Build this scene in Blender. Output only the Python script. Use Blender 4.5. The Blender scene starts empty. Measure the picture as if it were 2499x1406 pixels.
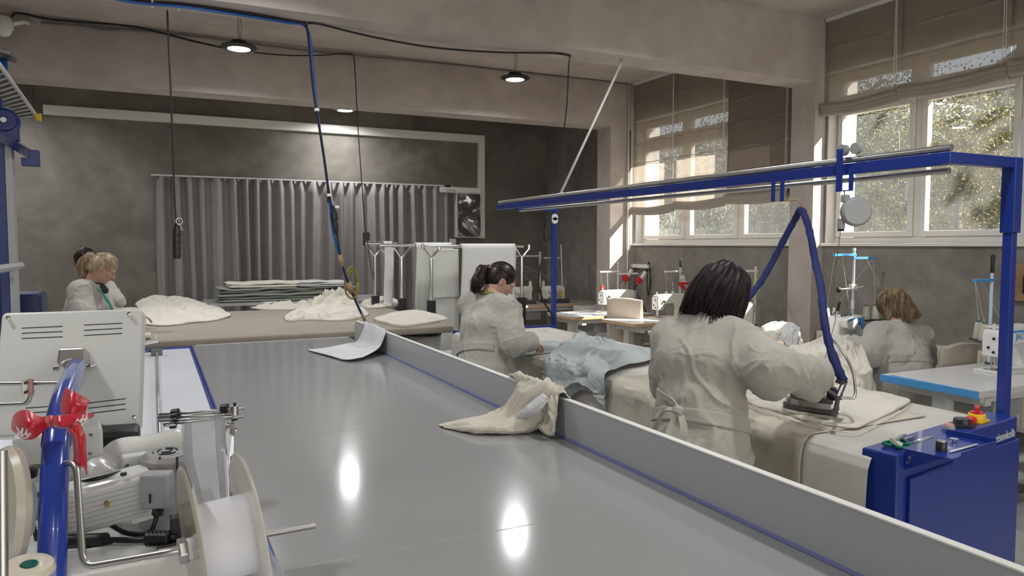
SKY = 1.3; SUNP = 16.0; SUND = (-1, .75, -.95); LAMPP = 21
import bpy, bmesh, math, random
import numpy as np
from mathutils import Vector, Matrix
from math import sin, cos, pi, radians, sqrt, atan, atan2, exp

SC = bpy.context.scene
COL = SC.collection

# ---------------------------------------------------------------- materials
MATS = {}
def mat(name, col, rough=0.6, metal=0.0, spec=0.5, bump=0.0, bscale=60.0, var=0.0, vscale=8.0, trans=0.0,
        sheen=0.0, coat=0.0, stretch=None, emit=None, estr=0.0, alpha=1.0, weave=0.0, col2=None, sub=0.0):
    if name in MATS: return MATS[name]
    m = bpy.data.materials.new(name); m.use_nodes = True
    nt = m.node_tree; N = nt.nodes; L = nt.links
    b = N['Principled BSDF']
    c = (*col, 1.0)
    b.inputs['Base Color'].default_value = c
    b.inputs['Roughness'].default_value = rough
    b.inputs['Metallic'].default_value = metal
    b.inputs['Specular IOR Level'].default_value = spec
    if sheen: b.inputs['Sheen Weight'].default_value = sheen
    if coat: b.inputs['Coat Weight'].default_value = coat
    if alpha < 1: b.inputs['Alpha'].default_value = alpha
    if trans: b.inputs['Transmission Weight'].default_value = trans
    if sub:
        b.inputs['Subsurface Weight'].default_value = sub
        b.inputs['Subsurface Radius'].default_value = (0.02, 0.008, 0.004)
    if emit:
        b.inputs['Emission Color'].default_value = (*emit, 1); b.inputs['Emission Strength'].default_value = estr
    tc = N.new('ShaderNodeTexCoord')
    src = tc.outputs['Object']
    if stretch:
        mp = N.new('ShaderNodeMapping'); mp.inputs['Scale'].default_value = stretch
        L.new(src, mp.inputs['Vector']); src = mp.outputs['Vector']
    if var:
        n = N.new('ShaderNodeTexNoise'); n.inputs['Scale'].default_value = vscale; n.inputs['Detail'].default_value = 6
        n.inputs['Roughness'].default_value = 0.6
        L.new(src, n.inputs['Vector'])
        r = N.new('ShaderNodeValToRGB')
        r.color_ramp.elements[0].position = 0.3; r.color_ramp.elements[1].position = 0.7
        if col2:
            r.color_ramp.elements[0].color = (*col2, 1); r.color_ramp.elements[1].color = c
        else:
            r.color_ramp.elements[0].color = (*[x * (1 - var) for x in col], 1)
            r.color_ramp.elements[1].color = (*[min(1, x * (1 + var)) for x in col], 1)
        L.new(n.outputs['Fac'], r.inputs['Fac']); L.new(r.outputs['Color'], b.inputs['Base Color'])
    if bump:
        n2 = N.new('ShaderNodeTexNoise'); n2.inputs['Scale'].default_value = bscale; n2.inputs['Detail'].default_value = 4
        L.new(src, n2.inputs['Vector'])
        bp = N.new('ShaderNodeBump'); bp.inputs['Strength'].default_value = bump; bp.inputs['Distance'].default_value = 0.01
        L.new(n2.outputs['Fac'], bp.inputs['Height'])
        L.new(bp.outputs['Normal'], b.inputs['Normal'])
        if weave:
            w = N.new('ShaderNodeTexWave'); w.bands_direction = 'DIAGONAL'; w.inputs['Scale'].default_value = weave
            w.inputs['Distortion'].default_value = 2.0; w.inputs['Detail'].default_value = 2
            L.new(tc.outputs['Object'], w.inputs['Vector'])
            bp2 = N.new('ShaderNodeBump'); bp2.inputs['Strength'].default_value = 0.12; bp2.inputs['Distance'].default_value = 0.002
            L.new(w.outputs['Fac'], bp2.inputs['Height']); L.new(bp.outputs['Normal'], bp2.inputs['Normal'])
            L.new(bp2.outputs['Normal'], b.inputs['Normal'])
    MATS[name] = m
    return m

def concrete(name, dark, mid, light, rough=0.8, sc=0.9, gloss=False):
    m = bpy.data.materials.new(name); m.use_nodes = True
    nt = m.node_tree; N = nt.nodes; L = nt.links; b = N['Principled BSDF']
    b.inputs['Roughness'].default_value = rough; b.inputs['Specular IOR Level'].default_value = 0.35
    tc = N.new('ShaderNodeTexCoord')
    n1 = N.new('ShaderNodeTexNoise'); n1.inputs['Scale'].default_value = sc; n1.inputs['Detail'].default_value = 8
    n1.inputs['Roughness'].default_value = 0.62; n1.inputs['Distortion'].default_value = 0.8
    L.new(tc.outputs['Object'], n1.inputs['Vector'])
    r = N.new('ShaderNodeValToRGB'); e = r.color_ramp.elements
    e[0].position = 0.32; e[0].color = (*dark, 1); e[1].position = 0.68; e[1].color = (*light, 1)
    x = e.new(0.5); x.color = (*mid, 1)
    L.new(n1.outputs['Fac'], r.inputs['Fac'])
    n3 = N.new('ShaderNodeTexNoise'); n3.inputs['Scale'].default_value = sc * 9; n3.inputs['Detail'].default_value = 5
    L.new(tc.outputs['Object'], n3.inputs['Vector'])
    mx = N.new('ShaderNodeMix'); mx.data_type = 'RGBA'; mx.blend_type = 'OVERLAY'; mx.inputs['Factor'].default_value = 0.28
    L.new(r.outputs['Color'], mx.inputs[6]); L.new(n3.outputs['Fac'], mx.inputs[7])
    L.new(mx.outputs[2], b.inputs['Base Color'])
    bp = N.new('ShaderNodeBump'); bp.inputs['Strength'].default_value = 0.25; bp.inputs['Distance'].default_value = 0.01
    L.new(n3.outputs['Fac'], bp.inputs['Height']); L.new(bp.outputs['Normal'], b.inputs['Normal'])
    return m

def cloth_mat(name, col, translucent=0.0, bump=0.35, bs=25.0, var=0.06, vs=6.0, rough=0.95, see=0.0, fine=True):
    if name in MATS: return MATS[name]
    m = bpy.data.materials.new(name); m.use_nodes = True
    nt = m.node_tree; N = nt.nodes; L = nt.links
    b = N['Principled BSDF']; out = N['Material Output']
    b.inputs['Roughness'].default_value = rough; b.inputs['Specular IOR Level'].default_value = 0.15
    b.inputs['Sheen Weight'].default_value = 0.15; b.inputs['Sheen Roughness'].default_value = 0.5
    tc = N.new('ShaderNodeTexCoord')
    n = N.new('ShaderNodeTexNoise'); n.inputs['Scale'].default_value = vs; n.inputs['Detail'].default_value = 8
    L.new(tc.outputs['Object'], n.inputs['Vector'])
    r = N.new('ShaderNodeValToRGB'); r.color_ramp.elements[0].position = 0.3; r.color_ramp.elements[1].position = 0.7
    r.color_ramp.elements[0].color = (*[x * (1 - var) for x in col], 1)
    r.color_ramp.elements[1].color = (*[min(1, x * (1 + var)) for x in col], 1)
    L.new(n.outputs['Fac'], r.inputs['Fac'])
    n2 = N.new('ShaderNodeTexNoise'); n2.inputs['Scale'].default_value = bs; n2.inputs['Detail'].default_value = 5
    n2.inputs['Distortion'].default_value = 0.6
    L.new(tc.outputs['Object'], n2.inputs['Vector'])
    bp = N.new('ShaderNodeBump'); bp.inputs['Strength'].default_value = bump; bp.inputs['Distance'].default_value = 0.012
    L.new(n2.outputs['Fac'], bp.inputs['Height'])
    last = bp
    if fine:
        n3 = N.new('ShaderNodeTexNoise'); n3.inputs['Scale'].default_value = 420; n3.inputs['Detail'].default_value = 1
        L.new(tc.outputs['Object'], n3.inputs['Vector'])
        bp2 = N.new('ShaderNodeBump'); bp2.inputs['Strength'].default_value = 0.25; bp2.inputs['Distance'].default_value = 0.002
        L.new(n3.outputs['Fac'], bp2.inputs['Height']); L.new(bp.outputs['Normal'], bp2.inputs['Normal']); last = bp2
    L.new(last.outputs['Normal'], b.inputs['Normal'])
    L.new(r.outputs['Color'], b.inputs['Base Color'])
    if translucent or see:
        tr = N.new('ShaderNodeBsdfTranslucent'); L.new(r.outputs['Color'], tr.inputs['Color'])
        mx = N.new('ShaderNodeMixShader'); mx.inputs[0].default_value = translucent
        L.new(b.outputs[0], mx.inputs[1]); L.new(tr.outputs[0], mx.inputs[2]); s = mx
        if see:
            tp = N.new('ShaderNodeBsdfTransparent')
            mx2 = N.new('ShaderNodeMixShader'); mx2.inputs[0].default_value = see
            L.new(mx.outputs[0], mx2.inputs[1]); L.new(tp.outputs[0], mx2.inputs[2]); s = mx2
        L.new(s.outputs[0], out.inputs['Surface'])
    MATS[name] = m
    return m

def glass_mat(name, haze=0.1, tint=(1, 1, 1), hazecol=(0.85, 0.88, 0.86), low=None):
    m = bpy.data.materials.new(name); m.use_nodes = True
    nt = m.node_tree; N = nt.nodes; L = nt.links; out = N['Material Output']; N.remove(N['Principled BSDF'])
    tp = N.new('ShaderNodeBsdfTransparent'); tp.inputs['Color'].default_value = (*tint, 1)
    gl = N.new('ShaderNodeBsdfGlossy'); gl.inputs['Roughness'].default_value = 0.02
    fr = N.new('ShaderNodeValue'); fr.outputs[0].default_value = .06
    m1 = N.new('ShaderNodeMixShader'); L.new(fr.outputs[0], m1.inputs[0]); L.new(tp.outputs[0], m1.inputs[1]); L.new(gl.outputs[0], m1.inputs[2])
    df = N.new('ShaderNodeBsdfTranslucent'); df.inputs['Color'].default_value = (*hazecol, 1)
    n = N.new('ShaderNodeTexNoise'); n.inputs['Scale'].default_value = 5; n.inputs['Detail'].default_value = 6
    tc = N.new('ShaderNodeTexCoord'); L.new(tc.outputs['Object'], n.inputs['Vector'])
    mr = N.new('ShaderNodeMapRange'); mr.inputs['To Min'].default_value = haze * 0.5; mr.inputs['To Max'].default_value = haze * 1.5
    L.new(n.outputs['Fac'], mr.inputs['Value'])
    m2 = N.new('ShaderNodeMixShader'); L.new(mr.outputs[0], m2.inputs[0]); L.new(m1.outputs[0], m2.inputs[1]); L.new(df.outputs[0], m2.inputs[2])
    L.new(m2.outputs[0], out.inputs['Surface'])
    MATS[name] = m
    return m

# ---------------------------------------------------------------- mesh collector
class MB:
    def __init__(s): s.v = []; s.f = []
    def add(s, vs, fs):
        o = len(s.v); s.v += [tuple(v) for v in vs]; s.f += [tuple(i + o for i in f) for f in fs]; return s
    def box(s, lo, hi, M=None):
        x0, y0, z0 = lo; x1, y1, z1 = hi
        vs = [(x0,y0,z0),(x1,y0,z0),(x1,y1,z0),(x0,y1,z0),(x0,y0,z1),(x1,y0,z1),(x1,y1,z1),(x0,y1,z1)]
        if M is not None: vs = [M @ Vector(v) for v in vs]
        return s.add(vs, [(0,3,2,1),(4,5,6,7),(0,1,5,4),(1,2,6,5),(2,3,7,6),(3,0,4,7)])
    def cbox(s, c, d, M=None):      # centre, dims, optional rotation about centre
        lo = [-x / 2 for x in d]; hi = [x / 2 for x in d]
        T = Matrix.Translation(c) @ (M.to_4x4() if M is not None else Matrix.Identity(4))
        return s.box(lo, hi, T)
    def poly(s, pts, d0, d1, axis='z', M=None):   # extrude 2D outline
        n = len(pts); vs = []
        for d in (d0, d1):
            for a, b in pts:
                p = {'z': (a, b, d), 'y': (a, d, b), 'x': (d, a, b)}[axis]
                vs.append(M @ Vector(p) if M is not None else p)
        fs = [tuple(range(n))[::-1], tuple(range(n, 2 * n))]
        fs += [(i, (i + 1) % n, (i + 1) % n + n, i + n) for i in range(n)]
        return s.add(vs, fs)
    def tube(s, pts, r, n=10, cap=True, rs=None):
        P = [Vector(p) for p in pts]; m = len(P)
        up = None; rings = []
        for i in range(m):
            t = (P[min(i + 1, m - 1)] - P[max(i - 1, 0)])
            if t.length < 1e-9: t = Vector((0, 0, 1))
            t.normalize()
            if up is None:
                up = Vector((0, 0, 1)) if abs(t.z) < 0.9 else Vector((1, 0, 0))
            a = t.cross(up)
            if a.length < 1e-6: a = t.cross(Vector((0.3, 1, 0.2)))
            a.normalize(); b = a.cross(t).normalized(); up = b
            rr = rs[i] if rs else r
            rings.append([P[i] + (a * cos(2 * pi * k / n) + b * sin(2 * pi * k / n)) * rr for k in range(n)])
        vs = [v for R in rings for v in R]
        fs = [(i * n + k, i * n + (k + 1) % n, (i + 1) * n + (k + 1) % n, (i + 1) * n + k) for i in range(m - 1) for k in range(n)]
        if cap: fs += [tuple(range(n))[::-1], tuple(range((m - 1) * n, m * n))]
        return s.add(vs, fs)
    def cyl(s, a, b, r, n=16, r2=None): return s.tube([a, b], r, n, True, [r, r2 if r2 is not None else r])
    def lathe(s, prof, c, ax=(0, 0, 1), n=24, cap=True):   # prof: (radius, height)
        ax = Vector(ax).normalized(); q = Vector((0, 0, 1)).rotation_difference(ax)
        vs = []; m = len(prof)
        for r, h in prof:
            for k in range(n):
                vs.append(Vector(c) + q @ Vector((r * cos(2 * pi * k / n), r * sin(2 * pi * k / n), h)))
        fs = [(i * n + k, i * n + (k + 1) % n, (i + 1) * n + (k + 1) % n, (i + 1) * n + k) for i in range(m - 1) for k in range(n)]
        if cap: fs += [tuple(range(n))[::-1], tuple(range((m - 1) * n, m * n))]
        return s.add(vs, fs)
    def grid(s, fn, nu, nv):
        vs = [fn(i / nu, j / nv) for i in range(nu + 1) for j in range(nv + 1)]
        w = nv + 1
        return s.add(vs, [(i * w + j, (i + 1) * w + j, (i + 1) * w + j + 1, i * w + j + 1) for i in range(nu) for j in range(nv)])
    def build(s, name, m, parent=None, smooth=False, bevel=0.0, seg=2, solid=0.0, subd=0, normals=True):
        me = bpy.data.meshes.new(name)
        o = (0, 0, 0)
        if parent is not None: o = world_loc(parent)
        me.from_pydata([(v[0] - o[0], v[1] - o[1], v[2] - o[2]) for v in s.v], [], s.f)
        if normals:
            bm = bmesh.new(); bm.from_mesh(me); bmesh.ops.recalc_face_normals(bm, faces=bm.faces); bm.to_mesh(me); bm.free()
        ob = bpy.data.objects.new(name, me); COL.objects.link(ob)
        if m: me.materials.append(m)
        if parent is not None: ob.parent = parent
        if smooth:
            for p in me.polygons: p.use_smooth = True
            if smooth == 'auto':
                e = me.attributes.new('sharp_edge', 'BOOLEAN', 'EDGE')
                bm = bmesh.new(); bm.from_mesh(me); bm.edges.ensure_lookup_table()
                fl = [False] * len(bm.edges)
                for i, ed in enumerate(bm.edges):
                    if len(ed.link_faces) == 2 and ed.calc_face_angle() > 0.6: fl[i] = True
                bm.free(); e.data.foreach_set('value', fl)
        if solid:
            md = ob.modifiers.new('solid', 'SOLIDIFY'); md.thickness = solid; md.offset = 0
        if bevel:
            md = ob.modifiers.new('bevel', 'BEVEL'); md.width = bevel; md.segments = seg; md.limit_method = 'ANGLE'
            md.harden_normals = False
        if subd:
            md = ob.modifiers.new('sub', 'SUBSURF'); md.levels = subd; md.render_levels = subd
        return ob

def world_loc(o):
    x = Vector((0, 0, 0))
    while o is not None: x = x + Vector(o.location); o = o.parent
    return tuple(x)

def tag(o, label=None, cat=None, group=None, kind=None):
    if label: o['label'] = label
    if cat: o['category'] = cat
    if group: o['group'] = group
    if kind: o['kind'] = kind
    return o
def thing(name, loc, label, cat, group=None):
    o = bpy.data.objects.new(name, None); COL.objects.link(o); o.location = loc; o.empty_display_size = 0.05
    return tag(o, label, cat, group)
def struct(mb, name, m, **k):
    o = mb.build(name, m, **k); o['kind'] = 'structure'; return o
def copy_tree(root, delta=(0, 0, 0), rot=0.0, label=None, group=None, scale=None):
    r = root.copy(); COL.objects.link(r); r.location = Vector(root.location) + Vector(delta)
    r.rotation_euler = (0, 0, root.rotation_euler.z + rot)
    if scale: r.scale = (scale,) * 3
    if label: r['label'] = label
    if group: r['group'] = group
    for c in list(root.children):
        d = c.copy(); COL.objects.link(d); d.parent = r
        for g in list(c.children):
            e = g.copy(); COL.objects.link(e); e.parent = d
    return r
def V3(*a): return Vector(a)
def lerp(a, b, t): return tuple(x + (y - x) * t for x, y in zip(a, b))
def spline(P, n=8):
    P = [Vector(p) for p in P]; out = []
    for i in range(len(P) - 1):
        p0 = P[max(i - 1, 0)]; p1 = P[i]; p2 = P[i + 1]; p3 = P[min(i + 2, len(P) - 1)]
        for k in range(n):
            t = k / n
            out.append(0.5 * ((2 * p1) + (p2 - p0) * t + (2 * p0 - 5 * p1 + 4 * p2 - p3) * t * t + (3 * p1 - p0 - 3 * p2 + p3) * t ** 3))
    out.append(P[-1]); return out
def text_part(txt, size, loc, xdir, ydir, m, name, parent=None, depth=0.0006, shear=0.0):
    cu = bpy.data.curves.new(name, 'FONT'); cu.body = txt; cu.size = size; cu.extrude = depth; cu.shear = shear
    cu.align_x = 'LEFT'
    tmp = bpy.data.objects.new('tmp', cu); COL.objects.link(tmp)
    dg = bpy.context.evaluated_depsgraph_get(); me = bpy.data.meshes.new_from_object(tmp.evaluated_get(dg))
    bpy.data.objects.remove(tmp)
    X = Vector(xdir).normalized(); Y = Vector(ydir).normalized(); Z = X.cross(Y)
    mb = MB()
    mb.v = [tuple(Vector(loc) + X * v.co.x + Y * v.co.y + Z * v.co.z) for v in me.vertices]
    mb.f = [tuple(p.vertices) for p in me.polygons]
    return mb.build(name, m, parent, normals=False)

# ---------------------------------------------------------------- camera (26 mm phone, standing eye height)
F_PX = 1800.0
YAW = atan(875 / F_PX); PIT = atan(106 / F_PX); HC = 1.65
cd = bpy.data.cameras.new('camera'); cam = bpy.data.objects.new('camera', cd); COL.objects.link(cam)
cd.sensor_fit = 'HORIZONTAL'; cd.sensor_width = 36.0; cd.lens = 36.0 * F_PX / 2499.0; cd.clip_start = 0.05; cd.clip_end = 300
cam.location = (0, 0, HC); cam.rotation_euler = (pi / 2 - PIT, 0, -YAW)
SC.camera = cam
FW = Vector((sin(YAW) * cos(PIT), cos(YAW) * cos(PIT), -sin(PIT)))
RT = Vector((cos(YAW), -sin(YAW), 0)); UP = Vector((sin(YAW) * sin(PIT), cos(YAW) * sin(PIT), cos(PIT)))
def at(px, py, X=None, Y=None, Z=None, D=None):
    r = FW + RT * ((px - 1249.5) / F_PX) - UP * ((py - 703) / F_PX)
    if X is not None: t = X / r.x
    elif Y is not None: t = Y / r.y
    elif Z is not None: t = (Z - HC) / r.z
    else: t = D
    return Vector((r.x * t, r.y * t, HC + r.z * t))

def rayplane(px, py, o, n):
    r = at(px, py, D=1.0) - Vector((0, 0, HC)); c = Vector((0, 0, HC)); t = (Vector(o) - c).dot(n) / r.dot(n); return c + r * t

SC.view_settings.view_transform = 'Standard'; SC.view_settings.look = 'None'
SC.view_settings.exposure = 0.2; SC.view_settings.gamma = 1.0; SC.view_settings.use_curve_mapping = False

# ---------------------------------------------------------------- base materials
M = {}
M['wall'] = concrete('dark_concrete', (0.15, 0.134, 0.114), (0.21, 0.190, 0.163), (0.29, 0.266, 0.232), 0.75, 0.7)
M['plaster'] = concrete('pale_plaster', (0.45, 0.395, 0.36), (0.515, 0.455, 0.415), (0.55, 0.495, 0.45), 0.85, 0.45)
M['sillwall'] = concrete('window_wall_concrete', (0.18, 0.163, 0.142), (0.25, 0.228, 0.20), (0.32, 0.295, 0.26), 0.75, 0.9)
M['floor'] = concrete('floor_concrete', (0.36, 0.35, 0.33), (0.44, 0.43, 0.41), (0.5, 0.49, 0.46), 0.55, 0.8)
M['white'] = mat('white_paint', (0.80, 0.80, 0.78), 0.45)
M['pvc'] = mat('white_pvc', (0.82, 0.79, 0.73), 0.4)
M['blue'] = mat('blue_paint', (0.010, 0.034, 0.25), 0.33, coat=0.2)
M['bluedk'] = mat('dark_blue_paint', (0.006, 0.010, 0.07), 0.4)
M['bluelt'] = mat('sky_blue_plastic', (0.08, 0.33, 0.70), 0.4)
M['chrome'] = mat('chrome', (0.75, 0.75, 0.74), 0.16, metal=1)
M['steel'] = mat('brushed_steel', (0.52, 0.51, 0.49), 0.35, metal=1)
M['dsteel'] = mat('dark_steel', (0.14, 0.14, 0.14), 0.4, metal=0.8)
M['black'] = mat('black_rubber', (0.012, 0.012, 0.013), 0.45)
M['blackm'] = mat('black_plastic', (0.02, 0.02, 0.022), 0.35)
M['wood'] = mat('plywood_edge', (0.55, 0.36, 0.20), 0.55, var=0.25, vscale=20, stretch=(1, 1, 12))
M['lam'] = mat('white_laminate', (0.78, 0.77, 0.75), 0.25)
M['grey'] = mat('grey_plastic', (0.33, 0.33, 0.33), 0.45)
M['lgrey'] = mat('light_grey_enamel', (0.62, 0.62, 0.59), 0.4, coat=0.2)
M['cream'] = mat('cream_enamel', (0.72, 0.68, 0.58), 0.35, coat=0.3)
M['red'] = mat('red_plastic', (0.62, 0.02, 0.03), 0.4)
M['yellow'] = mat('yellow_plastic', (0.85, 0.55, 0.02), 0.4)
M['thread'] = mat('cream_thread', (0.72, 0.68, 0.58), 0.85, bump=0.4, bscale=300, stretch=(1, 1, 8))
M['cord'] = mat('white_cord', (0.8, 0.8, 0.78), 0.6)
M['brass'] = mat('brass', (0.6, 0.42, 0.18), 0.35, metal=1)
M['card'] = mat('cardboard', (0.36, 0.22, 0.11), 0.85, var=0.1)
M['rope'] = mat('hemp_wrap', (0.42, 0.28, 0.16), 0.85, bump=0.5, bscale=150)
M['cloth_white'] = cloth_mat('white_cotton', (0.72, 0.72, 0.72), translucent=0.1)
M['cloth_cream'] = cloth_mat('cream_linen', (0.80, 0.755, 0.655), translucent=0.1)
M['cloth_blue'] = cloth_mat('pale_blue_linen', (0.46, 0.50, 0.49), translucent=0.05, bump=0.5)
M['robe'] = cloth_mat('greige_linen', (0.43, 0.405, 0.35), bump=0.55, bs=16, var=0.07)
M['robe2'] = cloth_mat('grey_linen', (0.44, 0.42, 0.38), bump=0.5, bs=16)
M['taupe'] = cloth_mat('taupe_cover', (0.36, 0.31, 0.255), bump=0.05)
M['cover'] = cloth_mat('ironing_cover', (0.62, 0.59, 0.53), bump=0.15, bs=12)
M['coversheet'] = cloth_mat('ecru_linen', (0.60, 0.555, 0.46), bump=0.5, bs=18)
M['curtain'] = cloth_mat('grey_curtain', (0.32, 0.295, 0.285), bump=0.1)
M['greenfab'] = cloth_mat('sage_fabric', (0.27, 0.295, 0.255), bump=0.3)
M['chaircover'] = cloth_mat('beige_chair_cover', (0.50, 0.43, 0.36), bump=0.2)
M['blind'] = cloth_mat('linen_blind', (0.60, 0.54, 0.46), translucent=0.5, see=0.46, bump=0.1, bs=60)
M['blindthick'] = cloth_mat('linen_blind_folded', (0.52, 0.46, 0.39), translucent=0.25, bump=0.1)
M['blinddark'] = cloth_mat('linen_blind_lined', (0.30, 0.26, 0.215), translucent=0.30, see=0.02, bump=0.1, bs=60)
M['skin'] = mat('skin', (0.52, 0.30, 0.22), 0.5, sub=0.15, var=0.08, vscale=12)
M['glass'] = glass_mat('window_glass', 0.012)
M['glasslow'] = glass_mat('dusty_window_glass', 0.035)
# ================================================================ ROOM
XW = 6.0; YB = 11.0; ZC = 3.84; XL = -4.2; YF = -5.5; XO = 6.38
struct(MB().box((XL - .2, YF - .2, -.12), (XO, YB + .2, 0)), 'floor', M['floor'])
struct(MB().box((XL - .2, YF - .2, ZC), (XO, YB + .2, ZC + .2)), 'ceiling', M['plaster'])
struct(MB().box((XL - .2, YB, 0), (XO, YB + .2, ZC)), 'wall_back', M['wall'])
struct(MB().box((XL - .2, YF, 0), (XL, YB, ZC)), 'wall_left', M['wall'])
w = MB(); w.box((XL - .2, YF - .2, 0), (XO, YF, 1.0)); w.box((XL - .2, YF - .2, 3.5), (XO, YF, ZC)); w.box((XL - .2, YF - .2, 1.0), (-3.4, YF, 3.5)); w.box((5.4, YF - .2, 1.0), (XO, YF, 3.5))
struct(w, 'wall_front', M['plaster'])
fg = MB(); fg.box((-3.4, YF - .12, 1.0), (5.4, YF - .11, 3.5)); gm = glass_mat('frosted_fill_glass', .62, hazecol=(.95, .95, .93))
fo = struct(fg, 'fill_window_4', gm)  # frosted window wall added behind the camera as soft fill light
fg = MB()
for k in range(9): fg.box((-3.4 + k * 1.1 - .03, YF - .14, 1.0), (-3.4 + k * 1.1 + .03, YF - .06, 3.5))
fg.box((-3.4, YF - .14, 2.2), (5.4, YF - .06, 2.26)); f2 = fg.build('window_frame', M['pvc'], fo)
# right wall with two window bays
W1a, W1b = 1.68, 5.24     # near bay opening (Y)
W2a, W2b = 5.60, 8.45     # far bay
ZS, ZT = 1.66, 3.34
w = MB()
W3a, W3b = -4.9, .9  # third bay, out of view, added to brighten the room
w.box((XW, YF, 0), (XO, W3a, ZC)); w.box((XW, W3a, 0), (XO, W3b, ZS)); w.box((XW, W3a, ZT), (XO, W3b, ZC)); w.box((XW, W3b, 0), (XO, W1a, ZC))
w.box((XW, W1a, 0), (XO, W1b, ZS)); w.box((XW, W1a, ZT), (XO, W1b, ZC))
w.box((XW, W1b, 0), (XO, W2a, ZC))
w.box((XW, W2a, 0), (XO, W2b, ZS)); w.box((XW, W2a, ZT), (XO, W2b, ZC))
w.box((XW, W2b, 0), (XO, YB, ZC))
struct(w, 'wall_right', M['sillwall'])
M['exterior'] = mat('white_exterior_render', (0.8, 0.78, 0.74), 0.8)
# white reveal linings (inside and outside the frames)
rv = MB()
for a, b in ((W1a, W1b), (W2a, W2b), (W3a, W3b)):
    rv.box((XW + .004, b - .012, ZS), (XO + .01, b, ZT)); rv.box((XW + .004, a, ZS), (XO + .01, a + .012, ZT))
    rv.box((XW + .004, a, ZT - .012), (XO + .01, b, ZT))
struct(rv, 'trim_1', M['exterior'])
sl = MB()
for a, b in ((W1a, W1b), (W2a, W2b), (W3a, W3b)):
    sl.box((XW - .035, a - .04, ZS - .025), (XO + .04, b + .04, ZS + .004))
struct(sl, 'trim_2', M['pvc'], bevel=.004)
# beams and pilasters
struct(MB().box((XL, 5.265, 3.24), (XW, 5.60, ZC)), 'trim_3', M['plaster'])
struct(MB().box((XL, 8.47, 3.24), (XW, 8.80, ZC)), 'trim_4', M['plaster'])
struct(MB().box((5.85, 5.265, 0), (XW, 5.56, 3.24)), 'trim_5', M['plaster'])
struct(MB().box((5.60, 8.47, 0), (XW, 8.80, 3.24)), 'trim_6', M['plaster'])
struct(MB().box((XL, -1.2, 3.24), (XW, -.86, ZC)), 'trim_7', M['plaster'])

# windows: frame, sashes and panes
def window(name, ya, yb, n, x=XW + .12):
    root = bpy.data.objects.new(name, None); COL.objects.link(root); root.location = (x, (ya + yb) / 2, ZS); root['kind'] = 'structure'
    fr = MB(); t = .05; d = .07
    fr.box((x, ya + .012, ZS + .004), (x + d, yb - .012, ZS + .06)); fr.box((x, ya + .012, ZT - .07), (x + d, yb - .012, ZT - .012))
    fr.box((x, ya + .012, 2.955), (x + d, yb - .012, 3.045))
    wd = (yb - ya) / n
    for i in range(n + 1):
        y = ya + i * wd; y0 = max(ya + .012, y - .035); y1 = min(yb - .012, y + .035)
        fr.box((x, y0, ZS + .06), (x + d, y1, ZT - .07))
    fr.build('window_frame', M['pvc'], root, bevel=.006)
    for i in range(n):
        y0 = ya + i * wd + .037; y1 = ya + (i + 1) * wd - .037
        for z0, z1, g in ((ZS + .062, 2.953, 'glasslow'), (3.047, ZT - .072, 'glass')):
            s = MB(); b = .05
            s.box((x - .02, y0, z0), (x + .045, y1, z0 + b)); s.box((x - .02, y0, z1 - b), (x + .045, y1, z1))
            s.box((x - .02, y0, z0 + b), (x + .045, y0 + b, z1 - b)); s.box((x - .02, y1 - b, z0 + b), (x + .045, y1, z1 - b))
            so = s.build('sash', M['pvc'], root, bevel=.006)
            MB().box((x + .012, y0 + b, z0 + b), (x + .016, y1 - b, z1 - b)).build('window_pane', M[g], so)
        h = MB(); h.box((x - .03, y0 + .012, 2.02), (x - .02, y0 + .04, 2.09)); h.tube(spline([(x - .03, y0 + .026, 2.06), (x - .06, y0 + .026, 2.06), (x - .065, y0 + .026, 2.10), (x - .06, y0 + .026, 2.19)], 4), .009, 8)
        h.build('window_handle', M['white'], root, smooth='auto')
window('window_1', W1a, W1b, 4)
window('window_2', W2a, W2b, 3)
window('fill_window_3', W3a, W3b, 5)  # invented bay out of view, lets in extra fill light

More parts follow.
